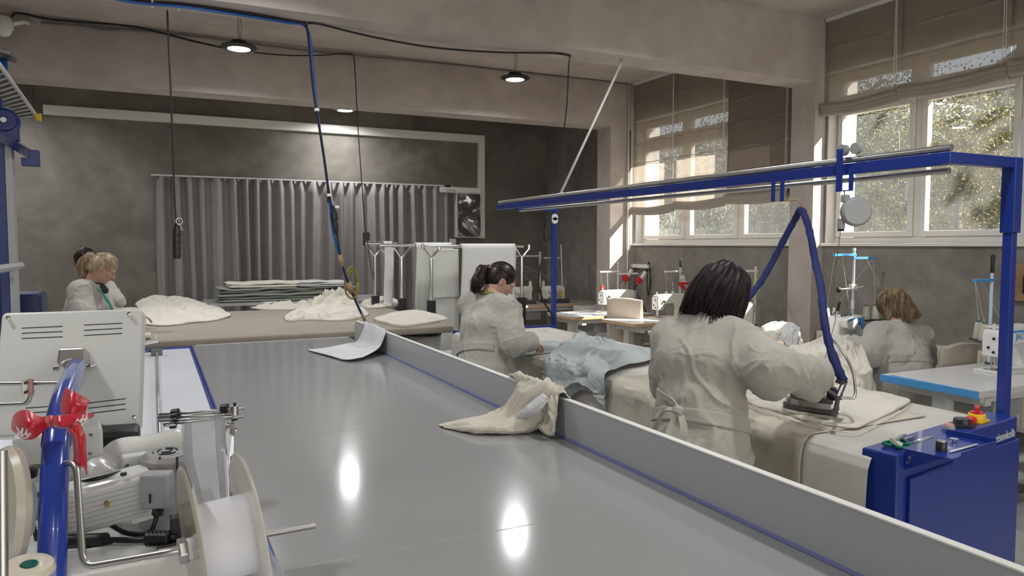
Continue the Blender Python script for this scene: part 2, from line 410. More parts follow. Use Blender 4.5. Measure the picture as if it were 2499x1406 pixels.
# ---------------------------------------------------------------- roman blinds
def roman(ya, yb, zb, label, fab='blind', x=XW - .045, tier=True, pack=.10, top=None):
    top = top or ZC - .03
    r = thing('roman_blind', (x, (ya + yb) / 2, zb), label, 'window blind', 'roman blinds over the windows')
    ribs = []
    z = top - .27
    while z > zb + .14: ribs.append(z); z -= .265
    def fn(u, v):
        y = ya + (yb - ya) * u; z = top + (zb + .05 - top) * v
        dx = .006 * sin(u * 9 + v * 3) + .003 * sin(u * 31 + 5 * v)
        for rz in ribs: dx += -.008 * exp(-((z - rz) / .012) ** 2)
        return (x + dx, y, z)
    MB().grid(fn, 30, 120).build('blind_cloth', M[fab], r, smooth=True, solid=.0012)
    rb = MB()
    for rz in ribs: rb.box((x - .006, ya + .004, rz - .003), (x - .002, yb - .004, rz + .003))
    rb.build('blind_batten', M['blindthick'], r)
    # folded pack at the bottom: three rounded loops
    pk = MB()
    for k in range(3):
        zz = zb + pack * (1 - k * .33); dd = .055 - .006 * k
        def lp(u, v, zz=zz, dd=dd, k=k):
            a = v * 2 * pi; y = ya - .004 + (yb - ya + .008) * u
            sag = -.018 * sin(pi * u) + .004 * sin(7 * u + k)
            return (x - .028 + dd * .62 * cos(a), y, zz - .035 + sag + .032 * sin(a) + .01 * cos(a))
        pk.grid(lp, 16, 14)
    pk.build('blind_fold', M['blindthick'], r, smooth=True)
    MB().box((x - .018, ya, top), (x + .03, yb, top + .03)).build('head_rail', M['white'], r)
    c = MB(); y = ya + .03; cl = 1.0 if zb > 2.5 else .12
    c.tube(spline([(x - .03, y + .012, top), (x - .034, y + .014, zb + .2), (x - .05, y + .02, zb - .3 * cl), (x - .05, y + .01, zb - .70 * cl), (x - .05, y - .035, zb - .70 * cl - .1), (x - .05, y - .08, zb - .70 * cl), (x - .045, y - .065, zb - .3 * cl), (x - .03, y - .01, zb + .2), (x - .03, y, top)], 6), .003, 6)
    c.build('pull_cord', M['cord'], r, smooth=True)
    return r
roman(4.43, 5.24, 2.93, 'sheer beige roman blind raised above the window pane right of the near pilaster')
roman(3.50, 4.42, 2.945, 'wide sheer roman blind with sky showing through, second right of the near pilaster')
roman(2.60, 3.49, 2.97, 'roman blind at the right edge behind the poster pane')
roman(1.70, 2.59, 2.97, 'roman blind beyond the right edge of the photo')
roman(7.52, 8.44, 2.10, 'bright sunlit roman blind next to the far pilaster', pack=.07)
roman(6.60, 7.51, 2.13, 'woven roman blind glowing patchily, middle of the far window', pack=.07)
roman(5.66, 6.59, 2.15, 'dark heavy roman blind beside the near pilaster', 'blinddark', pack=.08)

# ---------------------------------------------------------------- outdoors
struct(MB().box((XO + .02, -60, -.6), (80, 70, -.5)), 'ground_outside', mat('dry_grass', (0.12, 0.11, 0.06), .95, var=.4, vscale=3))
def hill(u, v):
    X = 10 + 26 * u; Y = -25 + 75 * v
    return (X, Y, -.5 + 4.2 * u + 1.6 * u * u + .3 * sin(X * .8 + Y * .5) + .15 * sin(Y * 1.7))
struct(MB().grid(hill, 30, 60), 'hillside_outside', mat('scrub_slope', (0.14, 0.125, 0.07), .95, var=.5, vscale=2.5, col2=(.06, .07, .035)), smooth=True)
rng = random.Random(4)
leafm = [mat('leaf_yellow', (0.20, 0.165, 0.010), .7, var=.3, vscale=3, sheen=.0), mat('leaf_olive', (0.060, 0.078, 0.022), .7, var=.3, vscale=3), mat('leaf_dry', (0.12, 0.09, 0.055), .8, var=.3, vscale=3)]
barkm = mat('bark', (0.20, 0.17, 0.14), .9, bump=.5, bscale=30)
def tree(x, y, h, r, kind, label, n=26000, lk=1.0):
    z0 = -.2 + (0.06 * (x - 10) if x > 10 else 0)
    t = thing('tree', (x, y, z0), label, 'tree', 'trees outside the windows')
    tr = MB(); tr.tube(spline([(x, y, z0), (x + .1, y - .05, z0 + h * .3), (x - .05, y + .1, z0 + h * .6), (x, y, z0 + h * .92)], 5), .1, 8, True, None)
    lm = MB(); cl = []
    for b in range(26):
        a = rng.uniform(0, 2 * pi); zz = z0 + h * rng.uniform(.08, .95); rr = r * (1.0 - .55 * ((zz - z0) / h)) * rng.uniform(.5, 1)
        e = (x + rr * cos(a), y + rr * sin(a), zz + .25 * rr)
        tr.tube(spline([(x, y, zz - .3), lerp((x, y, zz), e, .5), e], 3), .03, 5, True); cl.append((e, rr))
        cl.append((lerp((x, y, zz), e, .5), rr * .8))
    R = np.random.RandomState(int(abs(x * 97 + y * 31)) + 1); C_ = np.array([c for c, _ in cl]); s = .45 + .12 * r
    P = C_[R.randint(0, len(C_), n)] + R.normal(size=(n, 3)) * s * .6
    P[:, 2] = np.maximum(P[:, 2], z0 + .05)
    Q = R.normal(size=(n, 3)); Q /= np.linalg.norm(Q, axis=1)[:, None]; W = np.cross(Q, R.normal(size=(n, 3))); W /= np.linalg.norm(W, axis=1)[:, None]
    K = (R.uniform(.014, .036, n) * lk)[:, None]; W = W * K; U = np.cross(Q, W) * .55
    V = np.stack([P - W, P - U, P + W, P + U], 1).reshape(-1, 3) - np.array((x, y, z0)); me = bpy.data.meshes.new('foliage')
    me.vertices.add(4 * n); me.vertices.foreach_set('co', V.astype(np.float32).ravel()); me.loops.add(4 * n); me.loops.foreach_set('vertex_index', np.arange(4 * n, dtype=np.int32))
    me.polygons.add(n); me.polygons.foreach_set('loop_start', np.arange(0, 4 * n, 4, dtype=np.int32)); me.polygons.foreach_set('loop_total', np.full(n, 4, dtype=np.int32)); me.update(calc_edges=True)
    fo_ = bpy.data.objects.new('foliage', me); COL.objects.link(fo_); me.materials.append(leafm[kind]); fo_.parent = t
    tr.build('trunk', barkm, t, smooth=True)
tree(11.5, 9.5, 5.0, 1.9, 1, 'olive green tree outside, left of the near window')
tree(11.2, 7.2, 3.7, 1.8, 0, 'yellow leaved tree outside behind the near window left pane')
tree(14.0, 8.2, 4.1, 2.2, 1, 'tall olive tree outside standing behind the yellow ones')
tree(11.8, 5.4, 2.9, 1.6, 0, 'yellow green bush tree outside behind the right pane')
tree(13.2, 4.4, 2.7, 1.9, 2, 'dry brown shrub tree outside low in the right pane', 20000)
tree(10.6, 13.0, 4.2, 2.0, 1, 'green tree outside the far window, left')
tree(10.8, 10.9, 2.6, 1.6, 2, 'dry bush outside the far window', 16000)
tree(13.5, 12.5, 4.5, 2.3, 0, 'yellow tree outside behind the far window')
tree(10.5, 3.0, 2.6, 1.6, 2, 'dry bush outside beyond the poster pane', 16000)
tree(16.0, 15.8, 5.6, 2.4, 1, 'large green tree far outside behind the far blinds', 16000)
tree(9.0, -1.6, 7.4, 3.4, 1, 'tall dense tree added out of view to shade the seated woman', 16000, 5.0)  # unseen tree added to keep the sun off the seated woman
for x_, y_, h_, w_ in ((18.5, 7.6, 3.7, 'left'), (19.5, 10.6, 4.3, 'centre'), (18.0, 13.6, 4.4, 'right'), (20.5, 17.5, 5.4, 'far end')):
    tree(x_, y_, h_, 2.9, 1, 'dark olive background tree far outside, %s of the back row' % w_, 22000, 2.2)
# bare tree
bt = thing('bare_tree', (12.2, 4.75, -.1), 'bare pale branched tree outside in the right hand pane', 'tree')
bm_ = MB()
def branch(p, d, l, r, k):
    q = p + d * l; mid = p + d * l * .5 + Vector((rng.uniform(-.04, .04), rng.uniform(-.04, .04), 0)) * l
    bm_.tube([p, mid, q], r, 6, True, [r, r * .85, r * .62])
    if k == 0: return
    for i in range(3 if k > 2 else 2):
        nd = (d + Vector((rng.uniform(-.6, .6), rng.uniform(-.8, .8), rng.uniform(-.1, .5)))).normalized()
        branch(q, nd, l * rng.uniform(.6, .8), r * .6, k - 1)
branch(Vector((12.2, 4.75, -.1)), Vector((0.02, -.06, 1)), 1.7, .07, 6)
bm_.build('branches', mat('pale_bark', (.2, .18, .16), .9), bt, smooth=True)
# neighbour house
hs = thing('house', (30, 12.5, 2), 'distant white house with a sloping roof behind the trees', 'house')
MB().box((27, 9.0, 1.5), (34, 17, 7.1)).build('house_wall', mat('house_plaster', (.3, .28, .26), .9), hs)
MB().poly([(8.2, 6.9), (17.8, 6.9), (13, 9.6), (12.8, 9.6)], 26.4, 34.6, 'x').build('roof', mat('roof_tile', (.28, .2, .17), .9), hs)
for y in (10.3, 12.5, 14.8): MB().box((26.95, y, 4.2), (27, y + 1.1, 5.6)).build('house_window', mat('house_glass', (.1, .12, .14), .2), hs)

# ---------------------------------------------------------------- light
wd_ = bpy.data.worlds.new('world'); SC.world = wd_; wd_.use_nodes = True
nt = wd_.node_tree; N = nt.nodes; L = nt.links; bg = N['Background']
tc = N.new('ShaderNodeTexCoord'); sp = N.new('ShaderNodeSeparateXYZ'); L.new(tc.outputs['Generated'], sp.inputs[0])
cr = N.new('ShaderNodeValToRGB'); e = cr.color_ramp.elements
e[0].position = 0.0; e[0].color = (0.92, 0.95, 1.0, 1); e[1].position = 0.7; e[1].color = (0.42, 0.62, 0.95, 1)
x = e.new(0.22); x.color = (0.74, 0.86, 1.0, 1)
L.new(sp.outputs['Z'], cr.inputs[0]); L.new(cr.outputs[0], bg.inputs[0]); bg.inputs[1].default_value = SKY
sun = bpy.data.lights.new('sun', 'SUN'); so = bpy.data.objects.new('sun', sun); COL.objects.link(so)
sun.energy = SUNP; sun.angle = radians(.6); sun.color = (1.0, .93, .82)
so.rotation_euler = Vector(SUND).to_track_quat('-Z', 'Y').to_euler(); so.location = (12, -6, 12)

lampm = mat('lamp_diffuser', (1, 1, 1), .5, emit=(.93, .98, 1.0), estr=14)
def lamp(x, y, z, label, power=LAMPP, r=.115):
    t = thing('ceiling_lamp', (x, y, z), label, 'lamp', 'round black ceiling lamps')
    MB().lathe([(.0, .05), (.06, .052), (.075, .045), (.078, .012), (r + .045, .0), (r + .05, -.012), (r + .02, -.026), (r, -.028)], (x, y, z + .02), n=36).build('lamp_housing', M['blackm'], t, smooth='auto')
    MB().lathe([(r * .99, 0), (r * .9, -.004), (0.001, -.006)], (x, y, z - .004), n=36).build('lamp_lens', lampm, t, smooth='auto')
    ch = MB()
    zz = z + .07; i = 0
    while zz < ZC - .01:
        a = (pi / 2) * (i % 2)
        pts = [(x + .009 * cos(k * pi / 5) * cos(a), y + .009 * cos(k * pi / 5) * sin(a), zz + .017 + .017 * sin(k * pi / 5)) for k in range(11)]
        ch.tube(pts, .0028, 5); zz += .029; i += 1
    ch.tube([(x + .012, y, ZC), (x + .03, y, (z + ZC) / 2 + .03), (x + .012, y, z + .07)], .004, 6)
    ch.build('chain', M['steel'], t, smooth=True)
    ld = bpy.data.lights.new('lamp_light', 'AREA'); lo = bpy.data.objects.new('lamp_light', ld); COL.objects.link(lo)
    ld.shape = 'DISK'; ld.spread = radians(160); ld.size = 2 * r * .9; ld.energy = power; ld.color = (.97, .985, 1.0); lo.location = (0, 0, -.014); lo.parent = t
    return t
_a = at(583, 118, Z=3.50); _b = at(1257, 193, Z=3.50); _c = at(842, 269, Z=3.52)
lamp(_a.x, _a.y, 3.50, 'round black ceiling lamp on a chain, nearest the hanging socket block')
lamp(_b.x, _b.y, 3.50, 'round black ceiling lamp on a chain nearer the windows')
lamp(_c.x, _c.y, 3.52, 'ceiling lamp glowing just below the far beam')
for x, y, s in ((.6, 4.4, 'above the white worktable'), (3.6, 4.2, 'above the ironing table'), (-1.6, 7.0, 'left of the frame above the blue machine'), (2.2, 1.6, 'overhead beyond the top edge'), (-1.2, 2.2, 'overhead left of the camera'), (.6, -2.4, 'behind the camera, left'), (3.8, -2.2, 'behind the camera, right'), (-1.6, 10.0, 'left end of the back bay')):
    lamp(x, y, 3.49, 'added unseen ceiling lamp ' + s)  # extra lamps out of view, added to raise the room's brightness
# ================================================================ BIG FURNITURE
# ---- grey gloss cutting/spreading table with upright fence
CX0, CX1, CY0, CY1, CZ = .235, 1.41, .15, 5.93, .90
def gloss_grey():
    m = mat('grey_gloss_top', (0.335, 0.335, 0.33), 0.13, spec=.55, coat=.0)
    nt = m.node_tree; N = nt.nodes; L = nt.links; b = N['Principled BSDF']
    tc = N.new('ShaderNodeTexCoord'); n = N.new('ShaderNodeTexNoise'); n.inputs['Scale'].default_value = 3; n.inputs['Detail'].default_value = 7
    L.new(tc.outputs['Object'], n.inputs['Vector'])
    mr = N.new('ShaderNodeMapRange'); mr.inputs['To Min'].default_value = .09; mr.inputs['To Max'].default_value = .17; L.new(n.outputs['Fac'], mr.inputs['Value']); L.new(mr.outputs[0], b.inputs['Roughness'])
    return m
M['gloss'] = gloss_grey()
M['fence'] = mat('grey_fence_board', (0.42, 0.43, 0.45), 0.35)
M['edgewhite'] = mat('white_edge_band', (0.82, 0.81, 0.76), 0.4)
ct = thing('cutting_table', ((CX0 + CX1) / 2, 3, 0), 'long grey glossy cutting table with an upright grey fence board along its right side', 'table')
MB().box((CX0 + .010, CY0, CZ - .035), (CX1, CY1, CZ)).build('tabletop', M['gloss'], ct, bevel=.003)
for y in (1.72, 2.93, 4.55): MB().box((CX0 + .012, y, CZ + .0001), (CX1, y + .0025, CZ + .0006)).build('tabletop_seam', mat('seam', (.38, .40, .38), .35), ct)
MB().box((CX0, CY0, CZ - .06), (CX0 + .010, CY1 + .03, CZ + .003)).build('edge_rail', M['blue'], ct, bevel=.003)
MB().box((CX0 + .03, CY1, CZ - .06), (CX1, CY1 + .02, CZ + .002)).build('edge_rail', mat('grey_alu', (.55, .56, .58), .4), ct)
fb = MB(); fb.poly([(.1, CZ - .12), (5.73, CZ - .12), (5.73, 1.02), (5.69, 1.052), (.1, 1.052)], CX1 + .001, CX1 + .021, 'x')
fb.build('fence_board', M['fence'], ct)
MB().box((CX1 - .001, .1, 1.052), (CX1 + .023, 5.69, 1.056)).build('fence_edge_band', M['edgewhite'], ct)
MB().box((CX1 - .0015, CY0, CZ + .0005), (CX1 + .0005, 5.70, CZ + .012)).build('guide_line', mat('blue_line', (.22, .25, .52), .5), ct)
lg = MB()
for y in (.5, 2.3, 4.1, 5.7):
    for x in (CX0 + .12, CX1 - .1):
        MB().box((x - .03, y - .03, 0), (x + .03, y + .03, CZ - .035)).build('leg', M['blue'], ct)
MB().box((CX0 + .1, .4, .25), (CX1 - .08, 5.8, .29)).build('lower_shelf', M['white'], ct)

# ---- white machine work table left of it
wt = thing('machine_worktable', (-.3, 3.5, 0), 'white topped worktable with blue rails and steel guide rods, left of the grey table', 'table')
MB().box((-.95, .3, CZ - .04), (CX0 - .016, 5.80, CZ)).build('tabletop', mat('white_gloss_top', (.78, .80, .84), .22), wt, bevel=.003)
MB().box((-1.0, .3, CZ - .07), (-.95, 5.85, CZ + .006)).build('side_rail', M['blue'], wt, bevel=.003)
MB().box((-.95, 5.80, CZ - .07), (CX0 - .005, 5.87, CZ + .006)).build('end_rail', M['blue'], wt, bevel=.003)
MB().box((CX0 - .015, .3, CZ - .07), (CX0 - .002, 5.80, CZ + .003)).build('side_rail', M['blue'], wt, bevel=.003)
g = MB(); g.tube([(.005, 2.6, CZ + .022), (.005, 5.55, CZ + .022)], .007, 8); g.tube([(.0, 5.55, CZ + .025), (-.35, 5.55, CZ + .025)], .007, 8)
g.build('guide_rod', M['steel'], wt, smooth=True)
MB().box((-.03, 5.50, CZ), (.04, 5.56, CZ + .05)).build('rod_clamp', M['dsteel'], wt, bevel=.004); MB().box((-.42, 5.46, CZ), (-.30, 5.60, CZ + .03)).build('rod_clamp', M['dsteel'], wt, bevel=.004)
cl = MB(); cl.box((-.40, 5.50, CZ + .03), (.02, 5.53, CZ + .045), Matrix.Translation((-.35, 5.515, CZ + .04)) @ Matrix.Rotation(-.16, 4, 'Y') @ Matrix.Translation((.35, -5.515, -CZ - .04)))
for x in (-.2, -.08, .0): cl.cyl((x, 5.515, CZ + .06 + (x + .35) * .16), (x, 5.515, CZ + .09 + (x + .35) * .16), .008, 8)
cl.build('clamp_arm', M['lgrey'], wt)
for y in (.6, 3.2, 5.6):
    for x in (-.85, .1): MB().box((x - .03, y - .03, 0), (x + .03, y + .03, CZ - .04)).build('leg', M['blue'], wt)

# ---- taupe cloth-covered cutting table across the back
tt = thing('padded_table', (.6, 7.6, 0), 'wide taupe cloth covered work table standing across the back', 'table')
TX0, TX1, TY0, TY1, TZ = -.12, 2.50, 6.35, 8.85, .90
def toppts(r=.045, n=6):
    out = []
    for cx, cy, a0 in ((TX1 - r, TY0 + r, -90), (TX1 - r, TY1 - r, 0), (TX0 + r, TY1 - r, 90), (TX0 + r, TY0 + r, 180)):
        for k in range(n + 1): a = radians(a0 + 90 * k / n); out.append((cx + r * cos(a), cy + r * sin(a)))
    return out
MB().poly(toppts(), TZ - .065, TZ).build('padded_top', M['taupe'], tt, bevel=.022, seg=4, smooth='auto')
for x in (.02, 1.1, 2.25):
    for y in (6.6, 8.6): MB().box((x - .035, y - .035, 0), (x + .035, y + .035, TZ - .065)).build('leg', M['dsteel'], tt)
MB().box((.0, 6.65, .28), (2.2, 8.55, .32)).build('lower_shelf', M['grey'], tt)

# ---- ironing table: blue frame, padded cover, control cabinet, overhead rail
it = thing('ironing_table', (2.8, 3.9, 0), 'long padded ironing table with blue control cabinet, blue posts and overhead rail', 'ironing table')
IX0, IX1, IY0, IY1, IZ = 2.27, 3.27, 1.90, 5.86, .90
def topprof(u, v):
    # rounded padded top wrapping down the long sides
    path = [(IX0 - .005, IZ - .62), (IX0, IZ - .12), (IX0 + .004, IZ - .05), (IX0 + .018, IZ - .018), (IX0 + .05, IZ), (IX1 - .05, IZ), (IX1 - .018, IZ - .018), (IX1, IZ - .07), (IX1, IZ - .45)]
    t = u * (len(path) - 1); i = min(int(t), len(path) - 2); f = t - i
    x = path[i][0] + (path[i + 1][0] - path[i][0]) * f; z = path[i][1] + (path[i + 1][1] - path[i][1]) * f
    ys_ = (1.772 if x < 2.3 else 1.80) + .167 * max(0, x - 2.28) + (.02 if x > 2.3 else 0); y = ys_ + (IY1 - ys_) * v
    if z < IZ - .03: x += (-.006 if u < .5 else .006) * sin(y * 5 + 1.3 * sin(y * 2.2)) * min(1, (IZ - z) * 3)
    return (x, y, z)
MB().grid(topprof, 64, 90).build('padded_cover', M['cover'], it, smooth=True)
MB().box((IX0 + .02, 2.05, IZ - .07), (IX1 - .02, IY1, IZ - .012)).build('top_board', M['cover'], it)
e_ = MB(); e_.box((IX0 + .03, IY1 - .02, .5), (IX1 - .01, IY1 + .03, IZ - .01)); e_.build('end_frame', M['blue'], it, bevel=.004)
MB().box((IX0 + .05, IY1 + .03, IZ - .045), (IX1 + .04, IY1 + .09, IZ + .01)).build('end_bar', M['blue'], it, bevel=.004)
for bx_ in (2.95, 3.2): MB().cyl((bx_, IY1 + .03, IZ - .02), (bx_, IY1 + .02, IZ - .02), .014, 8).build('bolt', M['chrome'], it)
# cabinet (stands slightly askew at the table end)
CA = atan2(.166, .992); CMx = Matrix.Translation((2.317, 1.692, 0)) @ Matrix.Rotation(CA, 4, 'Z'); cx_ = CMx.to_3x3() @ Vector((1, 0, 0)); cn_ = CMx.to_3x3() @ Vector((0, 1, 0))
MB().box((0, 0, .08), (1.005, .128, .915), CMx).build('control_cabinet', M['blue'], it, bevel=.006)
pz_ = rayplane(2484, 1073, CMx @ Vector((0, -.014, 0)), cn_).z
MB().box((.075, -.014, .08), (1.002, .0005, pz_), CMx).build('front_panel', M['blue'], it, bevel=.005)
q_ = CMx @ Vector((.04, 0, .60)); MB().cyl(q_, q_ - cn_ * .006, .007, 8).build('panel_screw', M['steel'], it)
ek = rayplane(2429, 1081, CMx @ Vector((0, -.002, 0)), cn_); ek.z = max(ek.z, pz_ + .002)
text_part('eisenkolb', .050, ek, tuple(cx_), (0, 0, 1), M['white'], 'lettering', it)
for x in (2.45, 3.2):
    for y in (2.1, 5.6): MB().box((x - .04, y - .04, 0), (x + .04, y + .04, IZ - .06)).build('leg', M['blue'], it)
MB().box((2.45, 1.95, .3), (3.2, 5.75, .33)).build('lower_shelf', M['bluedk'], it)
# hinged tray
ZT2 = .930
MB().box((.055, -.155, ZT2 - .003), (.388, .012, ZT2), CMx).build('shelf_tray', M['blue'], it)
MB().box((.384, -.158, ZT2), (.388, .012, ZT2 + .020), CMx).build('tray_lip', M['blue'], it)
MB().box((.055, -.158, ZT2 - .016), (.388, -.155, ZT2 + .002), CMx).build('tray_lip', M['blue'], it)
MB().box((.12, -.158, ZT2 + .002), (.388, -.155, ZT2 + .012), CMx).build('tray_lip', M['blue'], it)
MB().poly([(0, ZT2 - .003), (0, ZT2 - .075), (-.13, ZT2 - .003)], .055, .059, 'x', M=CMx).build('tray_bracket', M['blue'], it)
for y_, z_ in ((-.02, ZT2 - .025), (-.012, ZT2 - .045)): MB().cyl(CMx @ Vector((.058, y_, z_)), CMx @ Vector((.045, y_, z_)), .006, 8).build('bracket_screw', M['chrome'], it)
# switches
def sw(x, z, prof, m, name, n=24): return MB().lathe(prof, CMx @ Vector((x, .062, z)), n=n).build(name, m, it, smooth='auto')
ZC0 = .915
sw(.518, ZC0, [(.022, 0), (.024, .012), (.021, .02), (.001, .021)], M['grey'], 'push_button'); sw(.518, ZC0 + .018, [(.019, 0), (.017, .008), (.001, .009)], mat('pale_red', (.6, .3, .28), .5), 'button_cap')
sw(.631, ZC0, [(.044, 0), (.045, .007), (.032, .011), (.031, .028), (.028, .033), (.001, .034)], M['blackm'], 'round_knob', 32)
sw(.711, ZC0, [(.012, 0), (.013, .008), (.021, .012), (.022, .020), (.017, .027), (.001, .028)], M['red'], 'stop_button')
ms = MB(); ms.box((.765 - .042, .028, ZC0), (.765 + .042, .096, ZC0 + .010), CMx); ms.lathe([(.032, .010), (.034, .012), (.032, .034), (.027, .036)], CMx @ Vector((.765, .062, ZC0)), n=28); ms.build('switch_plate', M['yellow'], it, bevel=.002, smooth='auto')
ms = MB(); ms.lathe([(.025, .032), (.027, .038), (.026, .042), (.001, .044)], CMx @ Vector((.765, .062, ZC0)), n=28); ms.cbox(CMx @ Vector((.765, .062, ZC0 + .052)), (.06, .018, .024), Matrix.Rotation(.55, 3, 'Z')); ms.build('main_switch', M['red'], it, smooth='auto')
# posts and rail
PX = 3.31
MB().box((PX - .012, 1.905, .5), (PX + .028, 1.945, 1.70)).build('post', M['blue'], it, bevel=.003)
MB().box((PX - .022, 1.895, 1.70), (PX + .034, 1.953, 2.02)).build('post_sleeve', M['blue'], it, bevel=.004)
MB().box((PX - .012, 5.925, .5), (PX + .028, 5.965, 1.98)).build('post', M['blue'], it, bevel=.003)
MB().box((2.86, 1.90, 1.975), (PX + .034, 1.95, 2.02)).build('rail_arm', M['blue'], it, bevel=.004)
MB().box((2.94, 5.92, 1.955), (PX + .03, 5.97, 2.0)).build('rail_arm', M['blue'], it, bevel=.004)
MB().box((2.90, 1.95, 1.975), (2.945, 6.30, 2.025)).build('rail_beam', M['blue'], it, bevel=.003)
MB().tube([(2.915, 1.93, 2.042), (2.915, 6.27, 2.042)], .0145, 16).build('trolley_tube', M['steel'], it, smooth='auto')
MB().tube([(2.965, 1.97, 1.955), (2.965, 5.93, 1.955)], .013, 16).build('lower_tube', M['steel'], it, smooth='auto')
for z in (1.93, 1.90):
    MB().lathe([(.03, -.008), (.03, -.004), (.02, 0), (.03, .004), (.03, .008)], (PX, 5.915, z - .03), (0, 1, 0), n=16).build('cable_wheel', M['white'], it, smooth='auto')
# diagonal suspension pole to the ceiling
p0 = at(1367, 475, X=2.93); p1 = at(1588, 0, Z=ZC); 
d_ = (p1 - p0)
sp_ = MB(); sp_.tube([p0, p1], .011, 10); sp_.build('suspension_pole', M['lgrey'], it, smooth=True)
# trolley and U hook carrying balancer
tl = MB()
tl.lathe([(.026, -.012), (.026, -.005), (.018, 0), (.026, .005), (.026, .012)], (2.90, 2.44, 2.088), (1, 0, 0), n=18); tl.lathe([(.026, -.012), (.026, -.005), (.018, 0), (.026, .005), (.026, .012)], (2.90, 2.37, 2.088), (1, 0, 0), n=18)
tl.build('trolley_wheel', M['grey'], it, smooth='auto')
tl = MB(); tl.box((2.868, 2.42, 1.90), (2.876, 2.45, 2.09)); tl.box((2.868, 2.36, 1.90), (2.876, 2.38, 2.0)); tl.box((2.868, 2.36, 1.895), (2.876, 2.45, 1.90))
tl.build('trolley_hook', M['blue'], it)
tl = MB(); tl.box((2.868, 2.83, 1.87), (2.876, 2.85, 1.98)); tl.box((2.868, 2.77, 1.87), (2.876, 2.79, 1.98)); tl.build('hose_hook', M['blue'], it)

bal = thing('spring_balancer', (2.88, 2.42, 1.80), 'round grey cable balancer hanging from the overhead rail', 'tool balancer')
Bc = Vector((2.89, 2.355, 1.80))
vd = Vector((Bc.x, Bc.y, 0)).normalized()
MB().lathe([(.001, -.024), (.058, -.024), (.066, -.014), (.068, 0), (.066, .014), (.058, .024), (.001, .024)], Bc, (vd.x - .25, vd.y + .2, 0), n=36).build('housing', M['grey'], bal, smooth='auto', bevel=.002)
MB().cbox(Bc + Vector((-.035, .03, .06)), (.03, .03, .035)).build('mount_lug', M['grey'], bal, bevel=.004); MB().cbox(Bc + Vector((-.04, .045, -.055)), (.026, .026, .05)).build('cable_outlet', M['grey'], bal, bevel=.004)
bb = MB(); bb.tube(spline([(2.872, 2.405, 1.895), (2.862, 2.395, 1.878), (2.856, 2.385, 1.864)], 4), .003, 6); bb.tube([Bc + Vector((-.04, .045, -.07)), (2.86, 2.43, 1.55), (2.83, 2.40, 1.30), (2.62, 2.30, 1.06)], .0018, 5); bb.build('cable', M['dsteel'], bal)
MB().cbox(Bc + Vector((-.04, .045, -.083)), (.02, .02, .012)).build('cable_stop', M['black'], bal)

# ================================================================ BACK WALL ITEMS
cu = thing('curtain', (2.1, 10.9, 0), 'wide dark grey pleated curtain hanging across the back wall', 'curtain')
def cur(u, v):
    X = .03 + 4.13 * u; z = .02 + 2.535 * v
    ph = u * 2 * pi * 25 + 1.3 * sin(u * 17) + .8 * sin(u * 39 + 1) + .35 * sin(v * 3 + u * 40)
    a = .10 * (.55 + .45 * (.5 + .5 * sin(u * 23 + 1))) * (1.1 - .35 * v)
    return (X + .012 * sin(ph * 2 + .5) * (1 - v) + .02 * sin(u * 9) * (1 - v), 10.88 + a * sin(ph) + .012 * sin(ph * .37), z)
MB().grid(cur, 900, 14).build('curtain_cloth', M['curtain'], cu, smooth=True, solid=.002)
MB().box((.0, 10.84, 2.555), (4.24, 10.9, 2.575)).build('curtain_rail', M['lgrey'], cu)
MB().box((4.10, 10.80, 2.53), (4.2, 10.9, 2.575)).build('rail_end', M['blackm'], cu, bevel=.01)
tk = thing('cable_trunking', (1.8, 10.95, 1.75), 'long white cable trunking running along the back wall and down beside the meter box', 'cable trunking')
MB().box((-1.19, 10.93, 3.275), (4.83, 11.0, 3.395)).build('trunking_run', M['pvc'], tk, bevel=.004)
MB().box((4.725, 10.93, 1.75), (4.83, 11.0, 3.275)).build('trunking_drop', M['pvc'], tk, bevel=.004)
mbx = thing('wall_cabinet', (4.5, 10.9, 1.75), 'small cabinet with a mirror-like glossy door and a white top panel on the back wall', 'cabinet')
MB().box((4.285, 10.82, 1.76), (4.72, 11.0, 2.47)).build('cabinet_body', M['lgrey'], mbx, bevel=.004)
def film(u, v):
    X = 4.31 + .38 * u; z = 1.775 + .67 * v
    return (X, 10.812 - .012 * sin(u * 6 + 3 * sin(v * 5)) - .008 * sin(v * 13 + u * 4) - .01, z)
MB().grid(film, 30, 50).build('glossy_film', mat('foil_film', (.22, .22, .23), .08, metal=.7), mbx, smooth=True)
MB().box((4.02, 10.80, 2.46), (4.70, 10.99, 2.545)).build('top_panel', M['pvc'], mbx, bevel=.004)
text_part('LENVIN', .05, (4.11, 10.797, 2.472), (1, 0, 0), (0, 0, 1), M['grey'], 'lettering', mbx)
so_ = thing('wall_socket', (4.27, 10.97, 1.70), 'small white socket box on the back wall below the cabinet', 'socket')
MB().box((4.21, 10.93, 1.60), (4.33, 11.0, 1.745)).build('socket_box', M['pvc'], so_, bevel=.006)
MB().lathe([(.03, 0), (.032, .006), (.001, .006)], (4.27, 10.93, 1.67), (0, -1, 0), n=16).build('socket_face', M['white'], so_)

